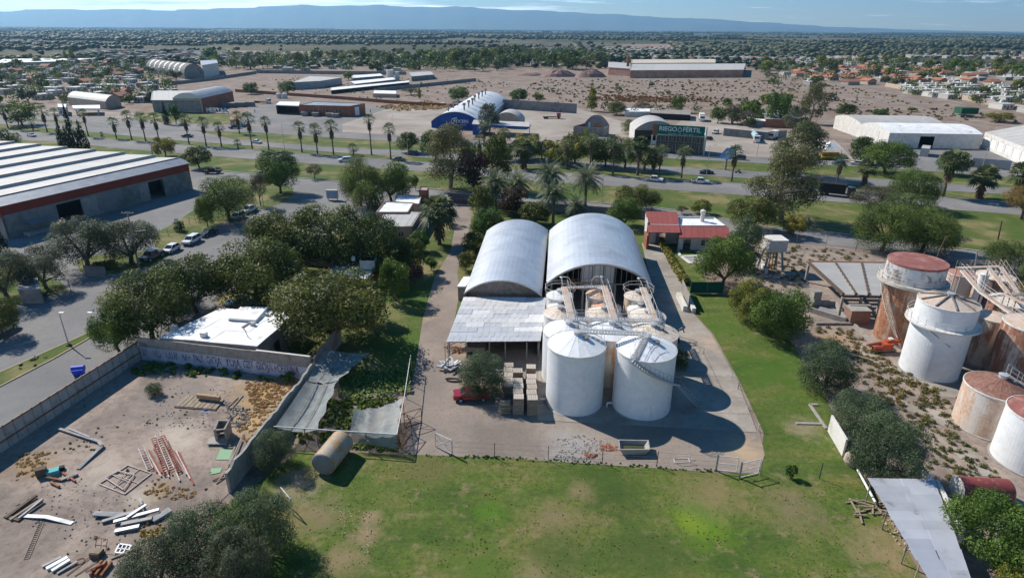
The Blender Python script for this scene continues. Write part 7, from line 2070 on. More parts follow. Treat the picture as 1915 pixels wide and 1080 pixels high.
# ------------------------------------------------------------------ trees one by one
TR = [
 ('dark',535,512,378,130,'dark spreading street tree, left one of the three above the walled yard'),('dark',622,512,372,150,'dark spreading street tree, middle one of the three above the walled yard'),('dark',702,514,392,110,'dark spreading street tree beside the white flat-roofed house'),
 ('dark',487,572,434,170,'big brownish-green tree behind the white-roofed building'),('dark',626,644,486,205,'largest dark tree, right of the white-roofed building'),('green',740,562,478,62,'dark green tree at the lawn edge beside the largest tree'),
 ('dark',285,636,497,150,'green street tree over the grassy median tip'),('green',225,660,560,84,'low green tree leaning over the street lamp'),('dark',367,584,462,140,'street tree with forked trunk left of the white roof'),('dark',320,560,486,80,'smaller street tree between the two on the kerb'),
 ('olive',165,500,400,115,'grey-green olive tree, left of the power pole'),('olive',246,492,402,112,'grey-green olive tree, crossed by the power pole'),('olive',15,560,460,110,'olive tree at the left edge by the gate booth'),('olive',88,540,455,88,'olive tree with a bare leaning trunk by the gate'),('dark',5,630,545,75,'dark tree at the left edge over the white car'),
 ('pepper',430,414,318,100,'soft green weeping tree by the parked cars'),('green',389,425,362,34,'slim young tree at the fence left of the weeping tree'),('tamarisk',336,432,406,21,'small round grey shrub on the verge by the warehouse yard'),('bare',488,385,322,34,'thin grey tree at the street corner'),
 ('green',525,362,274,78,'spreading green tree on the avenue verge'),('dark',373,314,271,50,'round dark tree at the corner of the sawtooth warehouse'),('bare',588,334,305,32,'small thin brownish tree on the verge'),('yellow',310,293,251,42,'yellowish tree behind the sawtooth warehouse'),
 ('pepper',675,385,283,72,'feathery light green tree left of the dense dark one'),('pepper',690,400,330,60,'low feathery tree at the side street corner'),('green',733,378,298,84,'dense dark green round tree by the pink-walled houses'),
 ('euc',842,352,226,120,'tall broad eucalyptus on the verge above the drive gate'),('green',815,300,240,60,'yellow-green top of the tree beside the tall eucalyptus'),('russet',887,360,275,60,'dark russet tree right of the tall eucalyptus'),('dark',930,352,250,56,'slim dark tree between the russet tree and the hedge'),('green',777,356,326,15,'small clipped round bush on the verge lawn'),('dark',764,285,246,46,'round grey-green tree beside the dark hatchback'),
 ('russet',960,405,345,58,'russet tree behind the left barn'),('dark',903,420,345,54,'dark tree beside the driveway gate'),('green',912,455,386,66,'green tree between driveway and left barn'),('dark',885,470,432,44,'low dark shrubs at the barn corner'),('dark',1000,420,372,60,'dark tree in the shade behind the barns'),('bare',835,420,382,40,'thin reddish tree by the driveway'),('tamarisk',820,400,372,42,'greyish shrub by the entrance wall'),
 ('dark',1190,396,340,84,'dark tree against the avenue lawn behind the right barn'),('green',1165,424,368,68,'bright green tree beside the red-roofed house'),('yellow',1310,400,372,40,'yellow-green shrub behind the white flat roof'),('bare',1275,400,384,24,'grey shrub behind the red roof'),
 ('dark',1400,432,360,92,'dark green tree by the street behind the water tower'),('yellow',1482,442,396,44,'yellow-green young tree by the street'),('euc',1462,412,262,150,'huge grey-green tree over the carriageway'),('euc',1495,330,222,110,'tall grey-green tree behind the huge one'),('euc',1513,232,146,48,'tall slender eucalyptus beyond the parking yard'),('green',1450,236,168,46,'green tree left of the slender eucalyptus'),('olive',1484,246,195,46,'grey tree between green tree and slender eucalyptus'),
 ('pepper',1702,388,308,90,'bright green pepper tree, top one of the cluster'),('bare',1632,405,345,90,'olive-brown thin bush left of the pepper trees'),('pepper',1648,470,372,112,'bright green pepper tree, lower left of the cluster'),('pepper',1722,474,378,112,'bright green pepper tree, lower right of the cluster'),('pepper',1765,470,408,46,'small drooping pepper tree at the cluster edge'),('pepper',1690,430,352,100,'pepper tree in the middle of the cluster'),
 ('green',1655,325,262,92,'green tree before the white warehouses'),('dark',1607,305,254,46,'dark tree at the corner of the white warehouses'),('dark',1780,328,280,58,'dark round tree behind the yellowish palm'),('autumn',1910,410,338,80,'autumn yellow tree at the right edge'),('pepper',1872,508,442,82,'green tree below the avenue at right'),('pepper',1925,545,470,50,'green tree cut by the right edge'),
 ('green',1348,535,437,108,'large bright green tree by the garden pool'),('tamarisk',1388,505,398,62,'dark feathery conifer beside the red roof'),('yellow',1405,600,518,94,'yellow-green shrubby tree by the lawn'),('green',1452,632,530,112,'dark green shrubby tree above the lawn edge'),('bare',1370,470,430,34,'thin bush left of the water tower'),
 ('tamarisk',1540,730,626,105,'grey-green tamarisk, upper one on the lawn edge'),('tamarisk',1602,806,722,110,'grey-green tamarisk, middle one on the lawn edge'),('tamarisk',1650,893,762,135,'large tamarisk by the metal walkway roof'),
 ('green',1838,1040,918,155,'dark green tree beside the metal walkway roof'),('green',1905,1100,1000,110,'dark green tree at the lower right corner'),('yellow',1880,1110,1045,50,'yellow-leaved shrub at the lower right corner'),
 ('tamarisk',490,1035,906,135,'grey-green tree at the lawn corner, lower left'),('tamarisk',392,1075,925,140,'grey-green tree among the scrap, lower left'),('olive',300,1110,1000,120,'low grey-green tree at the bottom edge'),('olive',455,1120,980,120,'dark tree at the bottom edge beside the lawn'),
 ('tamarisk',520,872,795,78,'silvery shrub between the block wall and the rusty tank'),('tamarisk',903,738,648,92,'feathery green tree shading the red car'),('tamarisk',290,738,712,30,'low green bush on the scrap lot'),('green',541,713,694,24,'small bright green bush at the wall corner'),
 ('green',786,470,428,40,'bushy green tree left of the drive palm'),('dark',768,512,440,60,'dark green tree on the garden lawn'),('russet',776,530,488,36,'brownish young tree on the garden lawn'),('green',806,505,478,26,'small green tree by the garden path'),('dark',728,535,478,60,'dark tree beside the house with the rooftop tank'),('dark',690,600,520,60,'dark tree at the back of the shaded garden'),('dark',870,505,470,30,'dark shrub at the foot of the left barn'),('yellow',880,490,468,22,'yellowish shrub at the foot of the left barn'),
 ('tamarisk',1273,690,648,30,'dark bush between tank row and its shadow'),('green',1478,893,866,22,'scraggy bush on the fence line'),
 ('pepper',20,300,236,60,'round green tree at the left edge by the warehouse'),('green',42,234,184,60,'big round green tree across the avenue at left'),('green',330,232,196,26,'dark tree before the grey hall'),
 ('yellow',985,298,244,46,'yellow-green tree, first in the row beside the avenue'),('green',1012,300,258,36,'green tree, second in the row beside the avenue'),('yellow',1038,303,256,40,'yellow-green tree, third in the row beside the avenue'),('yellow',1075,308,246,46,'yellow-green tree before the grey ruin'),('green',1108,310,246,48,'dark green tree before the graffiti ruin'),('green',1132,312,250,44,'dark green tree right of the graffiti ruin'),('dark',1168,315,252,50,'brown-green tree before the white arched shed'),('green',1205,318,258,46,'green tree against the white column of the sign building'),('dark',958,300,262,44,'dark shrub at the left end of the tree row'),('dark',1060,312,268,40,'dark low tree in the middle of the tree row'),('green',925,290,258,44,'dark bushy tree below the blue canopy'),
 ('olive',915,250,190,42,'grey dusty tree in front of the arched warehouse'),('green',858,190,160,40,'green trees beside the arched warehouse'),('poplar',1107,208,158,20,'tall thin dark poplar in the wasteland'),('green',1267,210,176,27,'bright green tree at the wasteland edge'),('dark',1152,215,190,40,'dark tree behind the white arched shed'),('bare',1200,210,190,36,'greyish tree behind the white arched shed'),('green',1342,230,198,32,'green bush beside the parked truck'),('olive',1370,232,200,34,'grey green bush in the parking yard'),('bare',1395,235,205,36,'bare brown bush by the low house'),('green',1420,232,212,28,'green bush by the low house'),('bare',1180,250,222,34,'thin brown tree left of the white arched shed'),('dark',1098,268,238,26,'dark overgrown bush beside the ruin'),
 ('green',970,192,164,36,'green tree behind the small white dome'),('green',1006,192,172,22,'small round green tree by the long grey wall'),('dark',1582,218,194,42,'dark round shrub left of the white warehouses'),('green',1646,218,202,30,'green shrub behind the white warehouses'),('yellow',1868,228,208,50,'wide yellow-green bush behind the grey roofs'),('green',1705,209,200,18,'small green shrub in the wasteland'),('bare',1830,192,172,34,'dusty green bush by the beige wall'),
 ('green',470,176,152,28,'round green tree beside the red brick hall'),('green',538,176,150,34,'green tree at the end of the arched cowshed'),('green',652,150,134,20,'dark green tree between the sheds'),('poplar',785,186,158,5,'thin cypress by the brick wall'),('bare',770,178,164,40,'dusty bush behind the brick wall'),
 ('cypress',118,276,222,15,'short dark cypress, leftmost of the four'),('cypress',129,279,232,15,'dark cypress second from the left of the four'),('cypress',140,279,192,17,'tallest dark cypress of the four'),('cypress',158,280,222,22,'broad dark cypress, rightmost of the four'),('cypress',312,233,188,12,'lone leaning cypress by the grey hall'),('cypress',3,470,415,26,'dark cypress cut by the left edge'),
 ('poplar',125,118,92,8,'thin dark cypress left of its twin on the plain'),('poplar',138,118,88,11,'pointed dark cypress beside the thin one on the plain'),
]
for a in TR:
 b_ = list(a)
 if 235 < a[2] < 325 and 950 < a[1] < 1260: b_[4] *= 1.3; b_[0] = 'pepper' if a[0] != 'yellow' else a[0]
 tree(*b_)
# clipped hedge beside the concrete road
mb = MB(); hp = [(1237,458),(1252,485),(1268,512),(1283,535)]
hl = []
for i in range(len(hp) - 1):
 for k in range(7):
  p = G(hp[i][0] + (hp[i + 1][0] - hp[i][0]) * k / 7,hp[i][1] + (hp[i + 1][1] - hp[i][1]) * k / 7)
  hl.append((p.x,p.y,0.6,0.75,0.75,0.8))
hr = thing('hedge','scruffy yellow-green hedge beside the concrete road','hedge',G(1237,458))
ho = obj('foliage',crown_mesh('hedge',[(a - hr.location.x,b - hr.location.y,c,d,e,f) for a,b,c,d,e,f in hl],3200,0.17,F_yel,5,core=0.75),hr)
stm = MB()
for a in hl[::3]: stm.cyl((a[0],a[1],0),(a[0],a[1],.5),.05,.05,5)
stm.build('stems',M_bark,hr)
o = obj('squash_plants',pumpkin_patch()); setp(o,kind='stuff')
scatter('garden_weeds',[(540,760),(600,745),(700,750),(690,790),(640,830),(560,830)],200,(.3,.8),F_green,31,.7,14)
scatter('garden_weeds',[(620,750),(740,745),(745,760),(640,765)],60,(.3,.7),F_green,32,.7,14)
scatter('garden_weeds',[(690,815),(745,822),(740,845),(640,838)],90,(.3,.7),F_green,33,.5,14)
# scrub on the wasteland and weeds in the yards
scatter('dry_scrub',[(960,190),(1000,150),(1180,150),(1500,150),(1660,175),(1915,225),(1960,260),(1590,215),(1480,215),(1300,210),(1100,205)],620,(.7,2.4),F_scr,40,.6,16,.25)
scatter('dry_scrub',[(960,186),(1000,150),(1180,150),(1500,150),(1660,175),(1915,225),(1590,215),(1300,205)],420,(.7,2.2),F_bare,41,.6,16,.25)
scatter('red_weeds',[(1090,188),(1130,178),(1250,182),(1330,186),(1330,192),(1200,192)],420,(.8,2.0),foliage('red_weed',(.16,.06,.03),(.3,.13,.06)),42,.5,9,.4)
scatter('dry_scrub',[(480,168),(520,140),(900,150),(980,160),(960,200),(760,192)],240,(.7,2.0),F_scr,43,.6,14,.25)
scatter('yellow_grass',[(700,200),(800,190),(850,200),(820,205),(740,208)],400,(.6,1.6),F_dry,44,.6,9,.4)
scatter('yard_weeds',[(1390,470),(1350,440),(1435,455),(1600,470),(1640,485),(1510,490),(1500,560),(1480,600),(1420,555)],260,(.3,1.3),F_scr,45,.5,60,.09)
scatter('yard_weeds',[(1520,615),(1600,615),(1700,700),(1800,745),(1790,840),(1830,900),(1760,900),(1690,820),(1600,700)],230,(.3,1.15),F_scr,46,.6,70,.085)
scatter('ochre_weeds',[(1540,610),(1600,625),(1640,660),(1700,705),(1760,745),(1700,780),(1640,720),(1580,660)],110,(.3,1.1),foliage('ochre_weed',(.16,.09,.035),(.33,.2,.08)),47,.6,70,.085)
scatter('yard_weeds',[(1770,800),(1840,850),(1870,900),(1800,895),(1740,840),(1700,770)],80,(.3,.9),foliage('weed_green',(.05,.06,.02),(.15,.16,.05)),48,.6,70,.09)
scatter('yard_weeds',[(1770,490),(1915,515),(1980,600),(1915,560),(1850,500)],140,(.3,1.0),F_scr,49,.6,24,.17)
scatter('dry_grass',[(455,715),(545,705),(560,720),(500,790),(470,830),(440,810),(470,760)],420,(.2,.6),F_dry,50,.4,40,.13)
scatter('dry_grass',[(262,905),(300,895),(370,920),(360,935),(270,930)],60,(.2,.5),F_dry,51,.4,40,.13)
scatter('dry_grass',[(270,980),(310,975),(300,1010),(255,1015)],35,(.2,.6),F_dry,52,.7,26,.22)
scatter('dry_grass',[(30,850),(100,845),(85,885),(30,900)],50,(.2,.6),F_dry,53,.4,40,.13)
scatter('lot_weeds',[(-20,900),(240,690),(560,715),(470,770),(420,900),(300,1060),(-20,1080)],80,(.1,.35),F_scr,54,.6,18,.25)
scatter('lot_weeds',[(270,676),(560,705),(540,716),(300,700),(240,705)],90,(.3,.9),F_green,55,.7,20,.25)
scatter('lawn_weeds',[(540,870),(620,850),(900,870),(1400,900),(1600,915),(1700,1060),(600,1080)],50,(.08,.2),foliage('lawn_weed',(.1,.09,.03),(.3,.23,.1)),56,.4,14,.3)
scatter('lawn_edge_weeds',[(760,848),(940,853),(1340,878),(1340,884),(940,859),(760,853)],160,(.1,.28),F_green,57,.6,14,.3)
scatter('verge_weeds',[(20,690),(205,604),(208,610),(30,708)],14,(.3,.8),F_olive,58,.7,30,.2)
scatter('grass_tufts',[(500,1090),(530,920),(600,860),(760,853),(940,860),(1340,884),(1420,890),(1600,905),(1680,1010),(1740,1090)],2000,(.05,.15),foliage('lawn_tuft',(.09,.12,.025),(.15,.16,.04),(.3,.25,.1)),60,.12,8,.3)
scatter('grass_tufts',[(1300,560),(1400,570),(1530,745),(1590,860),(1430,880),(1430,810)],600,(.05,.13),_M['lawn_tuft'],61,.12,7,.3)
scatter('grass_tufts',[(800,520),(840,470),(830,560),(780,640),(760,640),(740,600)],500,(.05,.15),_M['lawn_tuft'],62,.12,7,.3)
# small stones: rubble on the burnt patch and on the scrap lot
def rubble(name,poly,n,size,m,seed):
 rr = random.Random(seed); mb = MB(); pts = [G(*p) for p in poly]
 for _ in range(n):
  a,b,c = rr.sample(pts,3); u,v = rr.random(),rr.random()
  if u + v > 1: u,v = 1 - u,1 - v
  p = a + (b - a) * u + (c - a) * v; s = rr.uniform(*size)
  M_ = Matrix.Translation((p.x,p.y,s * .25)) @ Matrix.Rotation(rr.uniform(0,3),4,Vector((rr.random(),rr.random(),1)))
  mb.box(None,(s,s * rr.uniform(.5,1),s * rr.uniform(.3,.7)),M=M_)
 return setp(mb.build(name,m),kind='stuff')
rubble('rubble',[(1030,825),(1080,812),(1150,830),(1120,848),(1050,850)],260,(.05,.2),M_grey,1)
rubble('white_stones',[(1040,850),(1120,858),(1118,864),(1045,860),(1036,856)],170,(.08,.24),M_conc,2)
rubble('red_rubble',[(1092,848),(1118,850),(1110,856),(1095,855)],90,(.1,.3),M_terra,3)
rubble('red_rubble',[(1120,830),(1165,836),(1155,845),(1125,842)],120,(.08,.25),M_terra,4)
rubble('rubble',[(420,750),(470,765),(465,800),(425,800)],200,(.06,.35),M_block,5)
rubble('rubble',[(10,960),(120,880),(330,960),(200,1050)],320,(.04,.2),M_block,6)
rubble('rubble',[(300,720),(440,730),(400,800),(250,800)],260,(.04,.2),M_block,7)
rubble('rubble',[(1600,930),(1680,960),(1730,1040),(1690,1030)],160,(.06,.25),M_beige,8)
rubble('rubble',[(610,940),(690,960),(700,1010),(680,1060)],260,(.03,.12),M_beige,9)
# earth heaps by the brickworks
for i,(x,y,w,yt,lab) in enumerate(((1045,143,70,131,'greyish pink earth mound, left one before the brick factory'),(1105,144,56,130,'greyish pink earth mound, right one before the brick factory'),(990,141,60,136,'low reddish earth mound beyond the trees'))):
 c = G(x,y); r = w * MPP(x,y) / 2; h = HT(c,x,yt); rr = random.Random(i); vs = [(0,0,h)]; n = 18
 for k,(q,z) in enumerate(((.4,.85),(.75,.45),(1,0))):
  for j in range(n): a = 6.283 * j / n; s = q * r * rr.uniform(.85,1.15); vs.append((s * math.cos(a),s * math.sin(a) * .5,max(0,h * z * rr.uniform(.8,1.2))))
 fs = [(0,1 + j,1 + (j + 1) % n) for j in range(n)] + [(1 + k * n + j,1 + (k + 1) * n + j,1 + (k + 1) * n + (j + 1) % n,1 + k * n + (j + 1) % n) for k in range(2) for j in range(n)]
 me_ = MB().add(vs,fs).build('earth_mound',mat('mound_earth',(.27,.17,.14),(.18,.12,.11),.1)); me_.location = c; setp(me_,lab,'mound')
# ================================================================== distant town, woods and fields
def inpoly(x,y,pts):
 c = False; j = len(pts) - 1
 for i in range(len(pts)):
  if (pts[i][1] > y) != (pts[j][1] > y) and x < (pts[j][0] - pts[i][0]) * (y - pts[i][1]) / (pts[j][1] - pts[i][1]) + pts[i][0]: c = not c
  j = i
 return c
M_hw = [mat('house_white',(.47,.45,.41),rnd=.2),mat('house_beige',(.42,.35,.28),rnd=.15),mat('house_grey',(.3,.29,.28),rnd=.15),mat('house_brick',(.3,.16,.11),rnd=.15)]
M_hr = [mat('house_roof_white',(.52,.51,.49),(.4,.39,.37),.3,rnd=.2),mat('house_roof_grey',(.42,.42,.42),rnd=.2),M_terra,M_galvd]
_H = {}
def house_parts(k):
 if k in _H: return _H[k]
 rr = random.Random(k); w,d,h = rr.uniform(6,9.5),rr.uniform(7,11),rr.uniform(2.7,3.3)
 mb = MB().box((0,0,h / 2),(w,d,h)); wl_ = mb.build('wall',M_hw[k % 4],None)
 mb = MB()
 for s in (-.28,.28): mb.box((s * w,-d / 2 - .02,1.6),(1.2,.06,1.2)); mb.box((w / 2 + .02,s * d,1.6),(.06,1.2,1.2))
 mb.box((0,-d / 2 - .02,1.05),(.9,.06,2.1)); wi = mb.build('window',M_glass,None)
 mb = MB()
 if k % 3 == 2:
  e = .5; a = [(-w / 2 - e,-d / 2 - e,h),(w / 2 + e,-d / 2 - e,h),(w / 2 + e,d / 2 + e,h),(-w / 2 - e,d / 2 + e,h),(0,-d / 2 - e,h + 1.9),(0,d / 2 + e,h + 1.9)]
  mb.add(a,[(0,1,4),(1,2,5,4),(2,3,5),(3,0,4,5),(3,2,1,0)]); rm_ = M_terra
 else: mb.box((0,0,h + .1),(w + .3,d + .3,.2)); rm_ = M_hr[k % 2]
 ro = mb.build('roof',rm_,None)
 mb = MB().box((w * .2,d * .25,h + .8),(1.2,1.2,1.6)); tk = mb.build('water_tank',M_white,None)
 ms = [(o.name.split('.')[0],o.data) for o in (wl_,wi,ro,tk)]
 for o in (wl_,wi,ro,tk): bpy.data.objects.remove(o)
 _H[k] = ms; return ms
LMK = [(290,140,'the striped arched hall'),(170,190,'the white arched shed'),(120,208,'the petrol canopy'),(40,120,'the far left white sheds'),(128,100,'the twin cypresses'),(395,135,'the white rectangular hall'),(330,200,'the grey hall'),(600,160,'the field shed'),(700,165,'the cowsheds'),(735,140,'the slim white tower'),(790,146,'the hipped shed'),(640,100,'the ploughed field'),(1045,137,'the left earth mound'),(1105,137,'the right earth mound'),(1155,130,'the factory chimney'),(1280,120,'the factory roofs'),(1390,135,'the factory right end'),(880,180,'the blue arched warehouse'),(1107,185,'the thin poplar'),(1267,190,'the bright edge tree'),(1222,215,'the arched shed'),(1310,218,'the parked lorry'),(1405,230,'the low parapet house'),(1513,180,'the slender eucalyptus'),(1600,215,'the white warehouses'),(1804,208,'the green box tank'),(1870,215,'the wide yellow bush'),(1700,172,'the beige wall start'),(1850,185,'the dusty bush'),(1900,205,'the beige wall end'),(1460,110,'the dense suburb'),(1650,125,'the pale house rows'),(1900,120,'the right edge woods'),(545,145,'the field wall'),(450,160,'the brick hall lawn'),(240,165,'the leafy quarter middle'),(980,110,'the far housing blocks'),(1750,140,'the roofs before the pale rows')]
_used = set()
def autolabel(what,x,y):
 px_,py_ = PR((x,y,0)); c_ = sorted(LMK,key=lambda l: abs(l[0] - px_) + 3 * abs(l[1] - py_))
 for l in c_[:14]:
  dx,dy = px_ - l[0],py_ - l[1]; a_ = 'just' if abs(dx) + 3 * abs(dy) < 40 else 'some way'
  s_ = '%s %s of' % (a_,'right' if dx > 0 else 'left') if abs(dx) > 2 * abs(dy) else ('%s beyond' % a_ if dy < 0 else '%s in front of' % a_)
  for ex in ('',', nearer',', farther'):
   t_ = '%s %s %s%s' % (what,s_,l[2],ex)
   if t_ not in _used: _used.add(t_); return t_
 return None
NH = [0]
def far_house(x,y,rz,k,label,group):
 ms = house_parts(k); t = thing('house',autolabel(('low white house','low beige house','low grey house','low brick house')[k % 4] + (', red-roofed,' if k % 3 == 2 else ''),x,y) or label,'house',(x,y,0),rz,group)
 for nm,me in ms:
  if nm == 'water_tank' and k % 3 == 2: continue
  o = obj(nm,me,t)
  if nm == 'window': o['kind'] = 'stuff'
 NH[0] += 1
zones = [
 # (pixel polygon, spacing x, spacing y, rot, keep, kinds, label, group, individual)
 ([(1690,176),(1660,158),(1915,165),(1960,222),(1830,196)],12,18,.12,.72,(0,4,12,16,1),'white box house with a rooftop water tank beyond the wasteland','white box houses beyond the wasteland',95),
 ([(1520,160),(1450,138),(1640,122),(1960,140),(1960,165),(1660,158)],17,24,.2,.62,(2,5,0,11,6),'distant low house among trees behind the box houses','low houses among trees at right',75),
 ([(0,190),(0,120),(250,118),(280,150),(330,185),(240,195)],17,23,-.15,.72,(0,4,1,12,3,11),'low pale-roofed house in the tree-filled quarter at left','low houses in the quarter at left',90),
 ([(520,134),(500,124),(760,112),(800,130),(700,136)],19,30,.05,.5,(0,4,1,3),'low house in the tree belt beyond the cowsheds','low houses beyond the cowsheds',22),
 ([(930,130),(900,112),(960,110),(1100,128)],20,30,.05,.5,(0,4,2),'low house beyond the pink earth mounds','low houses beyond the mounds',12)]
rr = random.Random(77)
stuff_h = {0: MB(),1: MB(),2: MB(),3: MB()}; stuff_r = {0: MB(),1: MB(),2: MB(),3: MB()}
def stuff_house(x,y,rz,k,s=1.0):
 w,d,h = rr.uniform(7,11) * s,rr.uniform(8,12) * s,3.2
 stuff_h[k % 4].box((x,y,h / 2),(w,d,h),rz)
 if k % 4 == 2: stuff_r[2].box((x,y,h + .4),(w * .9,d * .9,.9),rz)
 else: stuff_r[k % 4].box((x,y,h + .12),(w + .3,d + .3,.22),rz)
 if rr.random() < .5: stuff_h[0].box((x + 2,y,h + .8),(1.3,1.3,1.5),rz)
trees_occ = []
for poly,dx,dy,rot,keep,kinds,lab,grp,nmax in zones:
 pts = [G(*p) for p in poly]; c = sum(pts,Vector()) / len(pts); R_ = max((p - c).length for p in pts); cand = []
 n1,n2_ = int(R_ / dx) + 1,int(R_ / dy) + 1
 for i in range(-n1,n1 + 1):
  for j in range(-n2_,n2_ + 1):
   x = c.x + i * dx * math.cos(rot) - j * dy * math.sin(rot) + rr.uniform(-2.5,2.5); y = c.y + i * dx * math.sin(rot) + j * dy * math.cos(rot) + rr.uniform(-2.5,2.5)
   if inpoly(x,y,pts) and rr.random() < keep:
    px_,py_ = PR((x,y,0))
    if -20 < px_ < 1935: cand.append((math.hypot(x,y),x,y))
 cand.sort()
 for i,(_,x,y) in enumerate(cand):
  k = kinds[rr.randrange(len(kinds))]
  if i < nmax: far_house(x,y,rot + (1.57 if rr.random() < .3 else 0),k,lab,grp)
  else: stuff_house(x,y,rot,k)
for poly,dx,dy,rot,keep in (
 ([(1400,120),(1350,104),(1420,94),(1640,102),(1700,118),(1560,126)],15,22,.15,.75),([(1130,112),(1130,90),(1330,88),(1460,100),(1420,122),(1200,116)],15,24,.3,.7),
 ([(1560,100),(1700,92),(1900,98),(1960,112),(1700,108)],13,20,.1,.85),([(970,108),(1000,88),(1130,90),(1160,118)],18,24,-.3,.55),([(150,104),(180,96),(420,98),(560,106),(540,114),(300,116)],17,26,.1,.6),
 ([(1640,130),(1700,120),(1960,128),(1960,142)],18,26,.1,.4)):
 pts = [G(*p) for p in poly]; c = sum(pts,Vector()) / len(pts); R_ = max((p - c).length for p in pts)
 n1,n2_ = int(R_ / dx) + 1,int(R_ / dy) + 1
 for i in range(-n1,n1 + 1):
  for j in range(-n2_,n2_ + 1):
   x = c.x + i * dx * math.cos(rot) - j * dy * math.sin(rot) + rr.uniform(-2,2); y = c.y + i * dx * math.sin(rot) + j * dy * math.cos(rot) + rr.uniform(-2,2)
   if rr.random() < keep and inpoly(x,y,pts): stuff_house(x,y,rot,rr.choice((0,0,0,1,2,3)))
for k in range(4):
 if stuff_h[k].v: setp(stuff_h[k].build('distant_house_walls',M_hw[k]),kind='stuff')
 if stuff_r[k].v: setp(stuff_r[k].build('distant_house_roofs',M_hr[k]),kind='stuff')
# trees of the middle distance as individuals
def midtrees(poly,n,hr,label,group,kinds,seed,mind=7):
 rg = random.Random(seed); pts = [G(*p) for p in poly]; xs = [p.x for p in pts]; ys = [p.y for p in pts]; done = []; tries = 0
 while len(done) < n and tries < n * 60:
  tries += 1; x,y = rg.uniform(min(xs),max(xs)),rg.uniform(min(ys),max(ys))
  if not inpoly(x,y,pts) or any(abs(a - x) < mind and abs(b - y) < mind for a,b in done[-60:]): continue
  done.append((x,y)); h = rg.uniform(*hr); w = h * rg.uniform(.8,1.35); kd = rg.choice(kinds)
  t = thing('distant_tree',autolabel(('tall ' if h > (hr[0] + hr[1]) / 2 else 'small ') + {'dark': 'dark green','green': 'green','olive': 'grey-green','bare': 'brownish','euc': 'feathery','yellow': 'yellowish'}[kd] + ' tree',x,y) or label,'tree',(x,y,0),rg.uniform(0,6),group); t.scale = (w,w,h)
  cm,tm = tree_mesh(kd,'lo',rg.randrange(2)); obj('crown',cm,t); obj('trunk',tm,t)
midtrees([(0,195),(0,112),(260,112),(330,150),(340,182),(240,200)],62,(5,10),'leafy tree between the low roofs of the quarter at left','trees of the quarter at left',['dark','green','olive','bare','olive'],1)
midtrees([(400,132),(380,108),(700,106),(900,118),(960,136),(640,136)],46,(8,17),'tall leafy tree of the belt beyond the cowsheds','trees of the belt beyond the cowsheds',['dark','green','euc','dark','olive'],2,9)
midtrees([(790,137),(790,112),(900,100),(1130,104),(1130,130),(960,136)],34,(10,22),'large tree of the dark grove left of the brick factory','trees of the grove by the brick factory',['dark','green','dark','euc'],3,9)
midtrees([(1440,165),(1400,120),(1640,116),(1960,122),(1960,200),(1700,165)],56,(6,13),'leafy tree between the distant houses at right','trees between the distant houses at right',['dark','green','olive','yellow'],4)
midtrees([(1340,236),(1350,205),(1430,190),(1560,205),(1500,250),(1430,250)],14,(5,10),'bushy tree around the low house by the parking yard','trees around the parking yard',['dark','green','bare','olive'],5,5)
midtrees([(1080,205),(1090,150),(1500,150),(1700,195),(1560,205),(1300,200)],18,(2.0,4.5),'lone scrub tree standing in the wasteland','scrub trees on the wasteland',['bare','olive','bare'],6,12)
def zone_woods(zs,seed):
 rg = np.random.default_rng(seed); C = []
 for poly,n,lo_,hi_ in zs:
  pts = [G(*p) for p in poly]; xs = [p.x for p in pts]; ys = [p.y for p in pts]; k = 0
  while k < n:
   x,y = rg.uniform(min(xs),max(xs)),rg.uniform(min(ys),max(ys))
   if inpoly(x,y,pts): C.append((x,y,rg.uniform(lo_,hi_))); k += 1
 VV,QQ,TT = [],[],[]; off = 0
 for x,y,h in C:
  n = 60; d = rg.normal(size=(n,3)); d /= np.linalg.norm(d,axis=1,keepdims=True); r = rg.uniform(.6,1.1,(n,1)); P = d * r * np.array([h * .5,h * .5,h * .42]) + np.array([x,y,h * .55])
  V,Q = leaf_quads(P,d + rg.normal(size=(n,3)) * .5,h * .075,rg); t0 = rg.random() * .6 + .2
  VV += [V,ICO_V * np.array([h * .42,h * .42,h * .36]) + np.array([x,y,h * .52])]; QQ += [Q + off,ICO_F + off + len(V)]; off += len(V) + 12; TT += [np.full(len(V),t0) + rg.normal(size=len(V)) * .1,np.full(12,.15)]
 setp(obj('woods',mesh_np('woods',np.concatenate(VV),np.concatenate(QQ),np.clip(np.concatenate(TT),0,1),F_dark)),kind='stuff')
zone_woods([([(0,195),(0,112),(260,112),(330,150),(340,182),(240,200)],300,4,8),([(1690,176),(1660,158),(1915,165),(1960,222),(1830,196)],130,3,6),([(380,132),(380,108),(700,106),(960,118),(960,136),(640,136)],260,6,13),([(790,130),(790,112),(900,100),(1130,104),(1130,122)],160,9,18),([(1440,165),(1400,120),(1640,116),(1960,122),(1960,150),(1700,150)],260,5,10),([(1100,205),(1160,215),(1300,222),(1480,240),(1480,215),(1200,205)],20,3,6)],9)
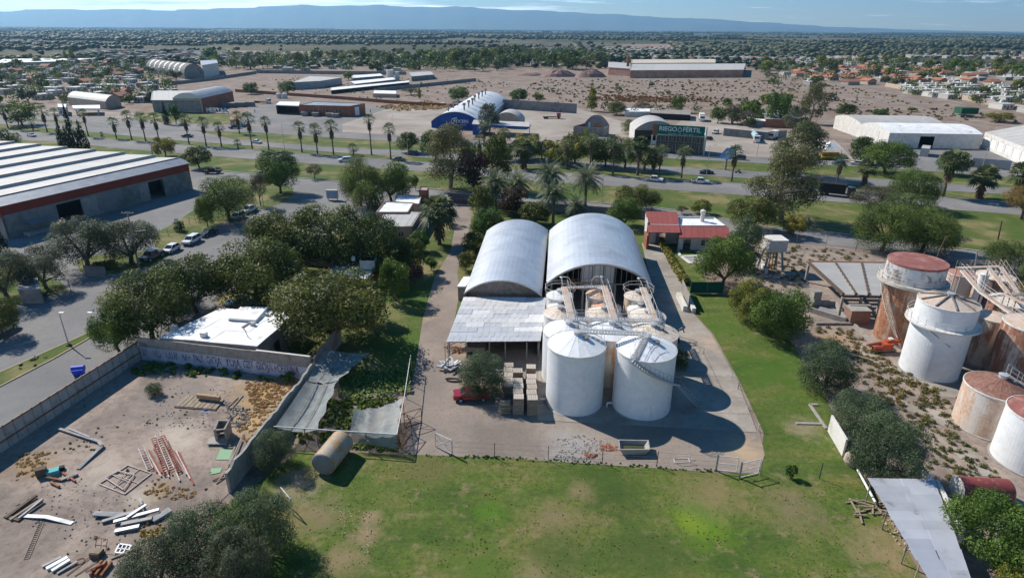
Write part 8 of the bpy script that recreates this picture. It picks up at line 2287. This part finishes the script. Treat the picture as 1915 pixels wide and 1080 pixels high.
# far woods: tens of thousands of crowns in belts and clumps, one mesh each
def far_woods(name,y0,y1,n,seed,size,band,m):
 rg = np.random.default_rng(seed); C = []
 while len(C) < n:
  yy = y0 * (y1 / y0) ** rg.random(); hw_ = yy * .95; xx = rg.uniform(-hw_,hw_)
  if math.sin(xx / 330 + 1.7 * math.sin(yy / 410)) + math.sin(yy / 260 + 1.9 * math.sin(xx / 520 + 1)) < rg.uniform(-.5,.7): continue
  if rg.random() < band:   # a row of trees along a field edge
   x0 = xx; an = rg.choice([0.05,0.05,-.1,1.5]) + rg.normal() * .06; ln = rg.uniform(80,420) * (1 + yy / 3500); k = int(ln / rg.uniform(6,11))
   s = rg.uniform(.75,1.3)
   for i in range(k):
    t = i / max(1,k) * ln; x,y = x0 + t * math.cos(an) + rg.normal() * 2,yy + t * math.sin(an) + rg.normal() * 2
    C.append((x,y,s * rg.uniform(*size)))
  else:
   x0 = xx; sp_ = rg.uniform(15,90) * (1 + yy / 3000); k = int(rg.integers(6,34))
   for i in range(k): C.append((x0 + rg.normal() * sp_ * 2.6,yy + rg.normal() * sp_ * .35,rg.uniform(*size)))
 C = np.array(C)
 fp = [[G(*p) for p in a] for a in ([(690,104),(600,97),(430,95),(420,104),(560,112)],[(1160,84),(1250,82),(1265,93),(1180,94)])]
 keep = [not any(inpoly(x,y,f_) for f_ in fp) for x,y,s in C]; C = C[keep]
 nC = len(C)
 V = ICO_V[None] * (1 + rg.uniform(-.28,.28,(nC,12,1)))
 sx_ = C[:,2] * rg.uniform(.5,1.05,nC)
 V = V * np.stack([sx_,sx_,C[:,2] * .5],1)[:,None,:] + np.stack([C[:,0],C[:,1],C[:,2] * .52],1)[:,None,:]
 F_ = (ICO_F[None] + (np.arange(nC) * 12)[:,None,None]).reshape(-1,4)
 T = np.repeat(rg.random(nC),12) * .8 + rg.random(nC * 12) * .2
 V = V.reshape(-1,3); n_,k_ = len(V),len(F_)
 me = bpy.data.meshes.new(name); me.vertices.add(n_); me.vertices.foreach_set('co',V.astype(np.float32).ravel())
 me.loops.add(k_ * 3); me.loops.foreach_set('vertex_index',F_[:,:3].astype(np.int32).ravel()); me.polygons.add(k_); me.polygons.foreach_set('loop_start',np.arange(0,3 * k_,3,dtype=np.int32))
 at = me.attributes.new('tint','FLOAT','POINT'); at.data.foreach_set('value',T.astype(np.float32)); me.materials.append(m); me.update(calc_edges=True)
 setp(obj(name,me),kind='stuff')
far_woods('far_woods',1100,2600,4200,1,(6,11),.6,F_blue)
far_woods('far_woods',2400,6500,8000,2,(7,15),.72,F_blue)
far_woods('far_woods',5500,14000,9000,3,(9,18),.75,F_blue)
far_woods('suburb_trees',760,1300,1500,4,(4,8),.3,F_blue)
# ================================================================== street furniture
def street_lamp(label,px,yb,yt,arm,m=None,group='street lamps',two=False,hx=None):
 P = G(px,yb); h = HT(P,px,yt); t = thing('street_lamp',label,'street lamp',P,0,group)
 MB().cyl((0,0,0),(0,0,h),.11,.06,8).build('pole',m or M_galvd,t,world=False)
 for s in ((-1,1) if two else (1,)):
  ax,ay = arm[0] * s,arm[1] * s
  MB().tube([(0,0,h - .1),(ax * .5,ay * .5,h + .25),(ax,ay,h + .3)],.05).build('arm',m or M_galvd,t,world=False)
  a = math.atan2(ay,ax); MB().box((ax * 1.12,ay * 1.12,h + .28),(.7,.28,.12),a).build('lamp_head',M_galvd,t,world=False)
street_lamp('street lamp leaning over the side street beside the green tree',216,651,590,(-2.2,.3))
street_lamp('thin lamp post standing in the street near its shadow',129,646,588,(.3,0),group='street lamps')
street_lamp('lamp post at the side street corner by the weeping tree',493,386,322,(.2,.2))
for i,(x,yb,yt) in enumerate(((1125,380,330),(1019,296,258),(1320,336,272),(763,293,262),(1415,292,255),(1632,320,262),(1661,300,262),(1833,325,280),(1000,200,174),(735,250,218),(247,236,205),(320,230,195),(533,284,232))):
 street_lamp(['lamp post behind the date palms','slim lamp post before the yellow-green tree row','tall lamp post beside the black saloon','lamp post beside the dark hatchback','lamp post in the parking yard gateway','tall lamp post rising among the pepper trees','curved lamp post before the white warehouse wall','lamp post before the angled white warehouse','lamp post by the long grey wall','flag-topped pole in the bare paved yard','thin pole beside the lone cypress','power pole by the grey hall','pole near the white saloon palms'][i],x,yb,yt,(1.2,-.8) if i in (2,5,6) else (.4,0))
def power_pole(label,px,yb,ptx,pty,m,arms=1,group='power poles'):
 P = G(px,yb); T_ = AT(ptx,pty,P.y); t = thing('power_pole',label,'power pole',P,0,group); top = (T_.x - P.x,0,T_.z)
 MB().cyl((0,0,0),top,.17,.11,9).build('pole',m,t,world=False)
 for k in range(arms):
  z = T_.z * (1 - .0 * k) - .25 - k * .9; MB().beam((top[0] - 1.1,0,z),(top[0] + 1.1,0,z),.1,.12).build('crossarm',m,t,world=False)
  mb = MB()
  for s in (-1,-.35,.35,1): mb.cyl((top[0] + s,0,z + .06),(top[0] + s,0,z + .28),.06,.05,6)
  mb.build('insulators',M_white,t,world=False)
 return t,(T_.x,P.y,T_.z)
tp1,tt1 = power_pole('tall wooden power pole with a lamp arm crossing the olive tree',260,501,238,396,M_wood)
MB().beam((tt1[0] + .6 - tp1.location.x,0,tt1[2] * .66),(tt1[0] + 2.9 - tp1.location.x,-.4,tt1[2] * .7),.08,.08).build('lamp_arm',M_galvd,tp1,world=False)
power_pole('leaning wooden pole in the pepper tree cluster',1744,500,1770,440,M_woodd,0); power_pole('short dark leaning pole on the avenue lawn',1866,448,1874,412,M_woodd,0)
power_pole('concrete pole at the far side of the sawtooth warehouse',285,290,282,268,M_conc); power_pole('pole behind the drum tank',1822,512,1828,468,M_conc,0); power_pole('dark pole between the drum tank and the street',1716,500,1730,470,M_woodd,0)
power_pole('dark pole by the tree on the kerb behind the white roof',327,600,319,560,M_woodd,0)
# long thin cable across the garden
a,b = gp(1150,508,5),gp(1440,516,4.5); t = thing('cable','thin cable stretched from the barn across garden and hedge','cable',a.xy.to_3d()); MB().tube([a.lerp(b,k / 12) + Vector((0,0,-1.2 * math.sin(math.pi * k / 12) * .5)) for k in range(13)],.025,4).build('wire',M_steel,t)
# billboard on a post
P = G(1356,318); t = thing('tilted_billboard','tilted blue billboard panel on a grey post beside the avenue','billboard',P); z = HT(P,1356,290)
MB().cyl((0,0,0),(0,0,z + 1),.35,.35,10).build('post',M_grey,t,world=False)
w_ = 3.4; MB().slab((-w_ + .2,-.6,z - .8),(-w_ * .1 + 1.2,-1.2,z - 1.1),(w_,.6,z + 1.9),(w_ * .1 - .4,1.0,z + 2.2),.2).build('panel',mat('pale_blue_panel',(.25,.4,.58),(.2,.34,.5),.3),t,world=False)
# blue advert box on the plaza and bin
P = G(622,375); t = thing('water_kiosk','small white and blue box on legs on the junction island','kiosk',P); MB().box((0,.3,1.7),(2.9,1.0,2.2)).build('box',M_wsheet,t,world=False); MB().box((0,-.22,1.7),(2.4,.04,1.5)).build('blue_panel',mat('faded_blue_panel',(.3,.4,.55)),t,world=False)
for s in (-1.2,1.2): MB().cyl((s,.3,0),(s,.3,.7),.1,.1,6).build('leg',M_steel,t,world=False)
a,b,c_,d_ = G(137,708),G(160,702),G(159,690),G(134,692)
P = G(149,700); t = thing('blue_skip','bright blue plastic bin tipped beside the panel fence','bin',P,.25)
t.scale = (.72,.72,.72); M_bl = mat('bright_blue_plastic',(.015,.06,.55),(.012,.05,.45),1,rough=.4)
MB().add([(-.75,-.5,.05),(.75,-.5,.05),(.75,.5,.05),(-.75,.5,.05),(-.95,-.65,1.2),(.95,-.65,1.2),(.95,.65,1.2),(-.95,.65,1.2)],[(0,3,2,1),(0,1,5,4),(1,2,6,5),(2,3,7,6),(3,0,4,7)]).build('tub',M_bl,t,world=False)
MB().cyl((-1.0,.1,1.25),(1.0,.1,1.25),.55,.55,18).build('rounded_lid',M_bl,t,world=False); MB().beam((-1.0,-.7,1.2),(1.0,-.7,1.2),.12,.14).build('front_rim',M_bl,t,world=False)
for s in (-1,1):
 for q_ in (-.45,.45): MB().cyl((s * .6,q_,.1),(s * .68,q_,.1),.1,.1,8).build('wheel',M_black,t,world=False)
# booth and low walls at the street entrance
P = [G(42,568),G(83,567),G(77,545),G(45,545)]; block('gate_booth','grey gate booth under the olive tree at left','booth',P,2.6,M_grey,M_bsheet,parapet=0,over=.05)
a,b = G(160,513),G(200,516); t = thing('sign_wall','low whitewashed sign wall at the driveway corner','wall',a.lerp(b,.5)); MB().beam((a.x,a.y,.9),(b.x,b.y,.9),.15,1.8).build('wall_panel',M_grey,t); MB().beam((a.x,a.y - .2,.15),(b.x,b.y - .2,.15),.5,.3).build('footing',M_conc,t)
a,b = G(180,505),G(213,500); t = thing('hedge','clipped hedge behind the low sign wall','hedge',a.lerp(b,.5)); pts_ = [a.lerp(b,k / 5) - t.location for k in range(6)]; obj('foliage',crown_mesh('hedge',[(p.x,p.y,.8,.9,.7,.8) for p in pts_],1500,.12,F_yel,9,core=.8),t); MB().beam(a + Vector((0,0,.1)),b + Vector((0,0,.1)),.3,.2).build('planting_edge',M_conc,t)
t = thing('gate','open wire gate by the street near the bare-trunk tree','gate',G(120,540)); a,b = G(90,546),G(134,548)
MB().tube([(a.x,a.y,0),(a.x,a.y,2.4),(b.x,b.y,2.4),(b.x,b.y,0)],.05).tube([(a.x,a.y,1.2),(b.x,b.y,1.2)],.03).build('gate_frame',M_steel,t)
for u in (.33,.66): p = a.lerp(b,u); MB().cyl((p.x,p.y,0),(p.x,p.y,2.4),.03,.03,5).build('gate_bar',M_steel,t)
# wire fence and posts along the lawn
def postfence(label,pts,h,step,m,wires=3,lean=0):
 pts = [G(*p) for p in pts]; t = thing('wire_fence',label,'fence',pts[0])
 for a,b in zip(pts[:-1],pts[1:]):
  n = max(1,round((b - a).length / step))
  for k in range(n + 1): p = a.lerp(b,k / n); MB().cyl((p.x,p.y,0),(p.x + lean,p.y,h),.045,.045,6).build('post',m,t)
  mb = MB()
  for w in range(wires): z = h * (w + 1) / wires - .08; mb.cyl((a.x,a.y,z),(b.x,b.y,z),.012,.012,4)
  mb.build('wires',M_steel,t)
 return t
postfence('thin wire fence between gravel yard and lawn',[(846,852),(925,856),(1126,866),(1228,872),(1338,880)],1.9,7.5,M_steel)
postfence('wire fence with pale posts between side lawn and big lawn',[(1420,890),(1532,895),(1622,905)],2.0,7.5,M_conc)
postfence('row of short pale stakes along the concrete road edge',[(1368,706),(1380,728),(1418,806)],1.0,5.0,M_white,1)
postfence('street fence of the tank yard with thin posts',[(1250,425),(1345,432),(1435,452),(1600,468),(1761,497),(1915,514)],2.0,5,M_steel,4)
postfence('mesh fence along the side street verge',[(395,395),(345,428),(300,450)],1.8,3,M_steel,4)
a,b,c_ = G(1340,880),G(1378,882),G(1380,885)
for lab,(x0,y0),(x1,y1) in (('white pipe gate leaf, left one at the lawn corner',(1340,880),(1377,884)),('white pipe gate leaf, right one swung towards the lawn',(1384,894),(1418,886))):
 a,b = G(x0,y0),G(x1,y1); t = thing('pipe_gate',lab,'gate',a.lerp(b,.5)); MB().tube([(a.x,a.y,.15),(b.x,b.y,.15),(b.x,b.y,1.9),(a.x,a.y,1.9),(a.x,a.y,.15)],.05).build('gate_frame',M_wsteel,t); MB().tube([(a.x,a.y,1.0),(b.x,b.y,1.0)],.045).build('gate_bar',M_wsteel,t); MB().cyl((a.x - .1,a.y,0),(a.x - .1,a.y,2.1),.08,.08,8).build('gate_post',M_steel,t)
# concrete skip on the gravel
a,b,c_,d_ = gp(1158,840,.9),gp(1216,840,.9),gp(1213,822,.9),gp(1156,821,.9)
t = thing('trough','concrete tipping trough with dark inside on the gravel','trough',((a + c_) / 2).xy.to_3d()); ce = (a + b + c_ + d_) / 4
top = [a,b,c_,d_]; bot = [Vector((ce.x + (p.x - ce.x) * .72,ce.y + (p.y - ce.y) * .8,.12)) for p in top]; inn = [Vector((ce.x + (p.x - ce.x) * .93,ce.y + (p.y - ce.y) * .86,.9)) for p in top]; inb = [Vector((ce.x + (p.x - ce.x) * .62,ce.y + (p.y - ce.y) * .6,.25)) for p in top]
mb = MB(); vs = [tuple(p) for p in top + bot + inn + inb]
fs = [(4,5,6,7)] + [(i,(i + 1) % 4,4 + (i + 1) % 4,4 + i) for i in range(4)] + [(i,(i + 1) % 4,8 + (i + 1) % 4,8 + i) for i in range(4)] + [(8 + i,8 + (i + 1) % 4,12 + (i + 1) % 4,12 + i) for i in range(4)] + [(12,13,14,15)]
mb.add(vs,fs).build('body',M_conc,t)
for p in bot: MB().cyl((p.x,p.y,0),(p.x,p.y,.14),.06,.06,6).build('foot',M_rust,t)
MB().quad(*[tuple(i_.lerp(j_,.25) + Vector((0,0,.05))) for i_,j_ in zip(inb,inn)]).build('inner_shade',mat('trough_shade',(.03,.03,.022),(.06,.07,.03),3),t)  # dark sheet added inside the trough; its colour stands in for shade
c = G(1275,862); t = thing('hand_cart','small wire cart tipped on the gravel by the lawn','cart',c,.1); MB().tube([(-.8,-.3,.1),(.8,-.3,.1),(.8,.3,.1),(-.8,.3,.1),(-.8,-.3,.1)],.03).tube([(-.8,-.3,.1),(-.9,-.2,.9),(.7,-.2,.9),(.8,-.3,.1)],.03).build('frame',M_wsteel,t,world=False); MB().cyl((.9,0,.15),(1.4,0,.15),.03,.03,5).build('handle',M_wsteel,t,world=False)
c = G(1556,296); t = thing('market_tent','white peaked tent behind the huge tree at the service road','tent',c); w_ = 6
MB().add([(-w_ / 2,0,3),(w_ / 2,0,3),(w_ / 2,w_,3),(-w_ / 2,w_,3),(0,w_ / 2,5.6)],[(0,1,4),(1,2,4),(2,3,4),(3,0,4)]).build('canopy',M_wroof,t,world=False)
for x in (-2.9,2.9):
 for y in (.1,5.9): MB().cyl((x,y,0),(x,y,3),.08,.08,6).build('pole',M_steel,t,world=False)
c = G(1547,297); t = thing('yellow_stall','yellow and brown stall below the white tent','stall',c); MB().box((0,-1,1.4),(6,1.6,2.4)).build('body',mat('yellow_stall_paint',(.4,.26,.04),(.2,.13,.04),.8),t,world=False); MB().box((0,-2.2,1.1),(6.4,.8,.25)).build('counter',mat('yellow_counter',(.6,.45,.08)),t,world=False)
# ================================================================== scrap lot
M_galvd = mat('dull_gutter',(.22,.22,.23),(.13,.13,.14),1.5,rough=.6,metal=.1,rnd=.1); M_wsheet = mat('pale_gutter',(.33,.33,.33),(.2,.2,.2),1.5,rnd=.1)
def beampile(label,name,cat,items,m_default=M_galvd):
 """items: (x0,y0,z0,x1,y1,z1,w,h,mat)"""
 p0 = G(items[0][0],items[0][1]); t = thing(name,label,cat,p0)
 for it in items:
  a,b = G(it[0],it[1]),G(it[3],it[4]); a.z = it[2]; b.z = it[5]
  MB().beam(a,b,it[6],it[7]).build('beam',it[8] if len(it) > 8 else m_default,t)
 return t
M_rp = mat('red_primer',(.3,.09,.065),(.2,.07,.05),2); M_pinkw = mat('pinkish_white_paint',(.55,.47,.43),(.4,.3,.26),2)
# ladders and lattice girders in the big pile
for i,(x0,y0,x1,y1,w,m_,lab) in enumerate(((296,818,322,880,.45,M_pinkw,'longest lattice ladder on top of the red girder pile'),(289,826,312,890,.4,M_rp,'red lattice ladder second in the girder pile'),(306,822,336,885,.35,M_rp,'red lattice ladder on the right of the girder pile'),(266,845,282,880,.5,M_pinkw,'short white lattice piece left of the girder pile'))):
 a,b = G(x0,y0),G(x1,y1); a.z,b.z = .45 + .05 * i,.25; t = thing('lattice_ladder',lab,'ladder',a.xy.to_3d()); d = (b - a).normalized(); s = Vector((-d.y,d.x,0)) * w / 2
 mb = MB(); mb.beam(a - s,b - s,.09,.12); mb.beam(a + s,b + s,.09,.12); mb.build('side_rails',m_,t); mb = MB(); n = int((b - a).length / .42)
 for k in range(n + 1): p = a.lerp(b,k / n); mb.beam(p - s * 1.1,p + s * 1.1,.07,.07)
 mb.build('rungs',m_,t)
rr = random.Random(31); its = []
for k in range(15):
 x = 270 + k * 4.6; y = 838 + abs(k - 7) * 1.2; L_ = rr.uniform(38,62); its.append((x,y,.15 + .03 * (k % 3),x + 26 + rr.uniform(-3,3),y + L_,.12 + .05 * (k % 2),.12,.14,(M_rp,M_pinkw,M_rp,M_galvd)[k % 4]))
beampile('pile of red and white steel girders on the scrap lot','girder_pile','girders',its)
# white window frames
def frame_grid(label,c4,n,m,z=.12,w=.09):
 p = [G(*q) for q in c4]; t = thing('window_grid',label,'frame',p[0].lerp(p[2],.5)); mb = MB(); U = Vector((0,0,z))
 for i in range(4): mb.beam(p[i] + U,p[(i + 1) % 4] + U,w,w)
 mb.build('outer_frame',m,t); mb = MB()
 for k in range(1,n): mb.beam(p[0].lerp(p[1],k / n) + U,p[3].lerp(p[2],k / n) + U,w * .7,w * .7)
 mb.beam(p[0].lerp(p[3],.5) + U,p[1].lerp(p[2],.5) + U,w * .7,w * .7); mb.build('crossbars',m,t)
frame_grid('large white steel window grid lying on the dirt',((240,871),(284,886),(234,925),(186,906)),2,M_pinkw)
frame_grid('smaller white window grid overlapping the large one',((222,883),(252,890),(232,918),(198,896)),2,M_pinkw,.2)
frame_grid('flat white square panel near the bottom of the lot',((224,1018),(246,1021),(238,1036),(216,1034)),3,M_wroof,.1,.12)
p = [G(*q) for q in ((224,1018),(246,1021),(238,1036),(216,1034))]
beampile('bent pale gutter lying in a hooked shape on the lot','bent_gutter','gutter',[(112,804,.2,186,829,.3,.3,.15,M_wsheet),(186,829,.3,192,838,.35,.35,.2,M_wsheet),(192,838,.3,147,878,.1,.35,.15,M_wsheet),(130,806,.4,170,822,.35,.2,.1,M_galvd)])
beampile('long white board in two pieces near the lower left','white_board','board',[(46,966,.15,88,970,.3,.4,.06,M_wroof),(88,970,.3,136,979,.1,.4,.06,M_wroof)])
beampile('dark timber bundle at the left of the lot','timber_bundle','timbers',[(12,970,.15,70,930,.3,.3,.2,M_woodd),(20,974,.15,78,936,.2,.25,.2,M_wood),(36,972,.2,82,938,.35,.22,.18,M_galvd),(10,966,.1,38,974,.15,.3,.12,M_woodd)])
beampile('heap of grey gutters and folded sheets in the middle foreground','gutter_heap','gutters',[(177,962,.2,230,965,.2,.5,.12,M_galvd),(178,966,.35,230,968,.3,.4,.1,M_wsheet),(192,978,.2,268,958,.4,.35,.2,M_galvd),(214,980,.3,300,960,.5,.35,.2,M_bsheet),(228,984,.25,286,974,.35,.4,.2,M_galvd),(240,975,.55,276,952,.6,.3,.1,M_bsheet),(286,976,.2,320,957,.3,.7,.25,M_wsheet),(216,996,.15,262,988,.25,.4,.3,M_bsheet),(262,935,.3,268,952,.6,.2,.1,M_wsheet)])
beampile('stack of pale gutters at the bottom of the lot','gutter_stack','gutters',[(80,1061,.15,116,1044,.2,.3,.15,M_galvd),(88,1066,.2,128,1045,.25,.35,.15,M_wroof),(98,1070,.2,132,1050,.25,.3,.15,M_wroof),(108,1074,.15,146,1052,.2,.2,.1,M_galvd)])
beampile('small heap of red bars and blocks left of centre','bar_heap','scrap',[(88,896,.3,116,900,.2,.2,.15,M_rust),(96,904,.2,112,912,.2,.2,.2,M_rust),(118,886,.2,142,902,.2,.18,.15,M_rp),(115,900,.2,140,890,.25,.3,.15,M_conc),(126,898,.15,146,888,.2,.3,.2,M_conc)])
beampile('loose rusty rods lying across the lower lot','rod_heap','rods',[(125,1077,.1,172,1040,.15,.05,.05,M_rust),(140,1078,.1,186,1048,.12,.05,.05,M_rust),(208,1046,.1,262,1024,.2,.14,.1,M_wood),(160,1070,.12,196,1052,.1,.05,.05,M_rust)])
beampile('dark rusty steel stack at the bottom edge','steel_stack','steel',[(170,1078,.2,192,1052,.2,.2,.3,M_rust),(180,1079,.25,200,1053,.25,.2,.3,M_rust),(190,1080,.2,210,1055,.25,.2,.3,M_rust),(196,1062,.5,172,1072,.5,.12,.1,M_rp)])
beampile('planks leaning along the block wall foot','plank_heap','planks',[(444,826,.2,424,880,.2,.2,.1,M_wood),(452,824,.3,430,874,.4,.15,.1,M_galvd),(398,900,.15,420,892,.2,.12,.1,M_woodd),(405,905,.1,422,888,.4,.12,.1,M_wood)])
beampile('two long boards lying in the dry grass','board_pair','boards',[(428,760,.12,445,744,.12,.18,.08,M_wood),(434,764,.12,454,740,.12,.18,.08,M_wood)])
for lab,px,py,w,d,h,m_,nm in (('turquoise cool box on the scrap lot',101,886,1.0,.7,.5,mat('turquoise',(.12,.42,.42)),'cool_box'),('open brown cabinet left of the cool box',80,889,.9,.6,.9,M_woodd,'cabinet'),('dark small box right of the cool box',116,878,.5,.4,.35,M_black,'dark_box')):
 c = G(px,py); t = thing(nm,lab,'box',c,.5); MB().box((0,0,h / 2),(w,d,h)).build('body',m_,t,world=False); MB().box((0,0,h + .03),(w + .06,d + .06,.06)).build('lid',m_,t,world=False)
# wooden platform, bench back, hut frame, green mats
p = [G(*q) for q in ((327,761),(350,741),(421,748),(405,767))]
t = thing('wooden_platform','broken wooden platform of boards with debris on it','platform',p[0].lerp(p[2],.5))
for k in range(9):
 a,b = k / 9,(k + 1) / 9 - .015; q_ = [p[0].lerp(p[3],a),p[0].lerp(p[3],b),p[1].lerp(p[2],b),p[1].lerp(p[2],a)]; MB().prism([(v.x,v.y) for v in q_],.1,.2 + .02 * (k % 2)).build('board',M_wood,t)
MB().beam(p[0] + Vector((0,-.1,.05)),p[3] + Vector((0,-.1,.05)),.12,.2).build('edge_beam',M_woodd,t)
a,b = G(371,748),G(413,753); t = thing('bench_back','long tan wooden board standing on edge on the platform','board',a.lerp(b,.5)); MB().beam((a.x,a.y,.65),(b.x,b.y,.65),.35,.55).build('board',mat('tan_wood',(.4,.26,.15),(.34,.21,.12),2),t)
for x,y,sc_ in ((375,742,.35),(386,745,.3),(366,755,.25),(382,757,.28)):
 pass
t = thing('blue_rag','small blue and white rag at the platform edge','rag',G(384,770)); c = G(384,770); MB().add([(c.x - .5,c.y - .2,.05),(c.x + .5,c.y - .1,.08),(c.x + .6,c.y + .25,.05),(c.x,c.y + .1,.16),(c.x - .4,c.y + .2,.05)],[(0,1,2,3),(0,3,4)]).build('cloth',mat('blue_rag_cloth',(.08,.14,.4),(.4,.4,.5),3),t)
p = [G(*q) for q in ((409,826),(421,826),(436,806),(422,800))]
hb0 = [gp(399,804,1.7),gp(421,802,1.7),gp(430,785,1.7),gp(407,785,1.7)]
t = thing('roofless_hut','roofless small concrete hut with an open front','hut',sum(hb0,Vector()) / 4 - Vector((0,0,1.7)))
for i in range(4):
 a,b = hb0[i],hb0[(i + 1) % 4]
 wallface('wall',t,a,b,0,1.7 + .02 * i,M_block,[(.2,.85,0,1.1),(.2,.85,1.2,1.6)] if i == 0 else ())
a = [G(*q) for q in ((388,834),(424,834),(428,822),(392,820))]; t = thing('door_slab','pale door slab lying in front of the roofless hut','slab',a[0].lerp(a[2],.5)); MB().prism([(v.x,v.y) for v in a],.2,.32).build('slab',M_conc,t); MB().prism([(v.x,v.y) for v in [q_.lerp(a[0].lerp(a[2],.5),.3) for q_ in a]],0,.2).build('support',M_rust,t)
for lab,pts_ in (('green mat lying by the block wall, upper one',((404,860),(434,860),(440,842),(412,840))),('green mat lying by the block wall, lower one',((392,888),(412,884),(416,876),(396,876)))):
 a = [G(*q) for q in pts_]; t = thing('green_mat',lab,'mat',a[0].lerp(a[2],.5)); MB().prism([(v.x,v.y) for v in a],.06,.1).build('mat',mat('faded_green_mat',(.2,.36,.24),(.24,.36,.2),1.5),t)
c = G(186,1036); t = thing('wire_cart','tipped brown wire cart with a dark wooden box','cart',c,-.1); MB().tube([(-.5,.1,.1),(-.5,.7,1.1),(.5,.7,1.1),(.5,.1,.1)],.03).tube([(-.5,.4,.6),(.5,.4,.6)],.03).tube([(0,.1,.1),(0,.7,1.1)],.02).build('frame',M_rust,t,world=False); MB().box((0,-.2,.3),(.9,.7,.5)).build('box',M_woodd,t,world=False); MB().box((0,-.15,.58),(.86,.6,.05)).build('lid',M_wood,t,world=False)
a,b = G(78,977),G(50,1045); t = thing('old_ladder','thin grey ladder lying flat on the lot','ladder',a.lerp(b,.5)); d = (b - a).normalized(); s = Vector((-d.y,d.x,0)) * .2; mb = MB(); mb.beam(a - s + Vector((0,0,.08)),b - s + Vector((0,0,.08)),.05,.05); mb.beam(a + s + Vector((0,0,.08)),b + s + Vector((0,0,.08)),.05,.05); mb.build('side_rails',M_wood,t); mb = MB()
for k in range(18): p_ = a.lerp(b,k / 17) + Vector((0,0,.08)); mb.beam(p_ - s,p_ + s,.04,.04)
mb.build('rungs',M_wood,t)
c = G(150,1050); t = thing('wheel_hoop','rusty wheel hoop lying near the bottom gutters','hoop',c); MB().tube([(.35 * math.cos(k * .5236),.35 * math.sin(k * .5236),.1) for k in range(13)],.03).build('hoop',M_rust,t,world=False)
# lawn goal frame by the lower-left trees and yellow frame at the lower right
for lab,x0,y0,x1,y1,m_ in (('white pipe goal by the lower-left trees',530,940,548,962,M_wsteel),('yellowish pipe frame beside the metal roof',1710,1082,1735,1098,M_beige)):
 a,b = G(x0,y0),G(x1,y1); t = thing('pipe_goal',lab,'goal',a.lerp(b,.5)); MB().tube([(a.x,a.y,0),(a.x,a.y,1.9),(b.x,b.y,1.9),(b.x,b.y,0)],.05).build('frame',m_,t)
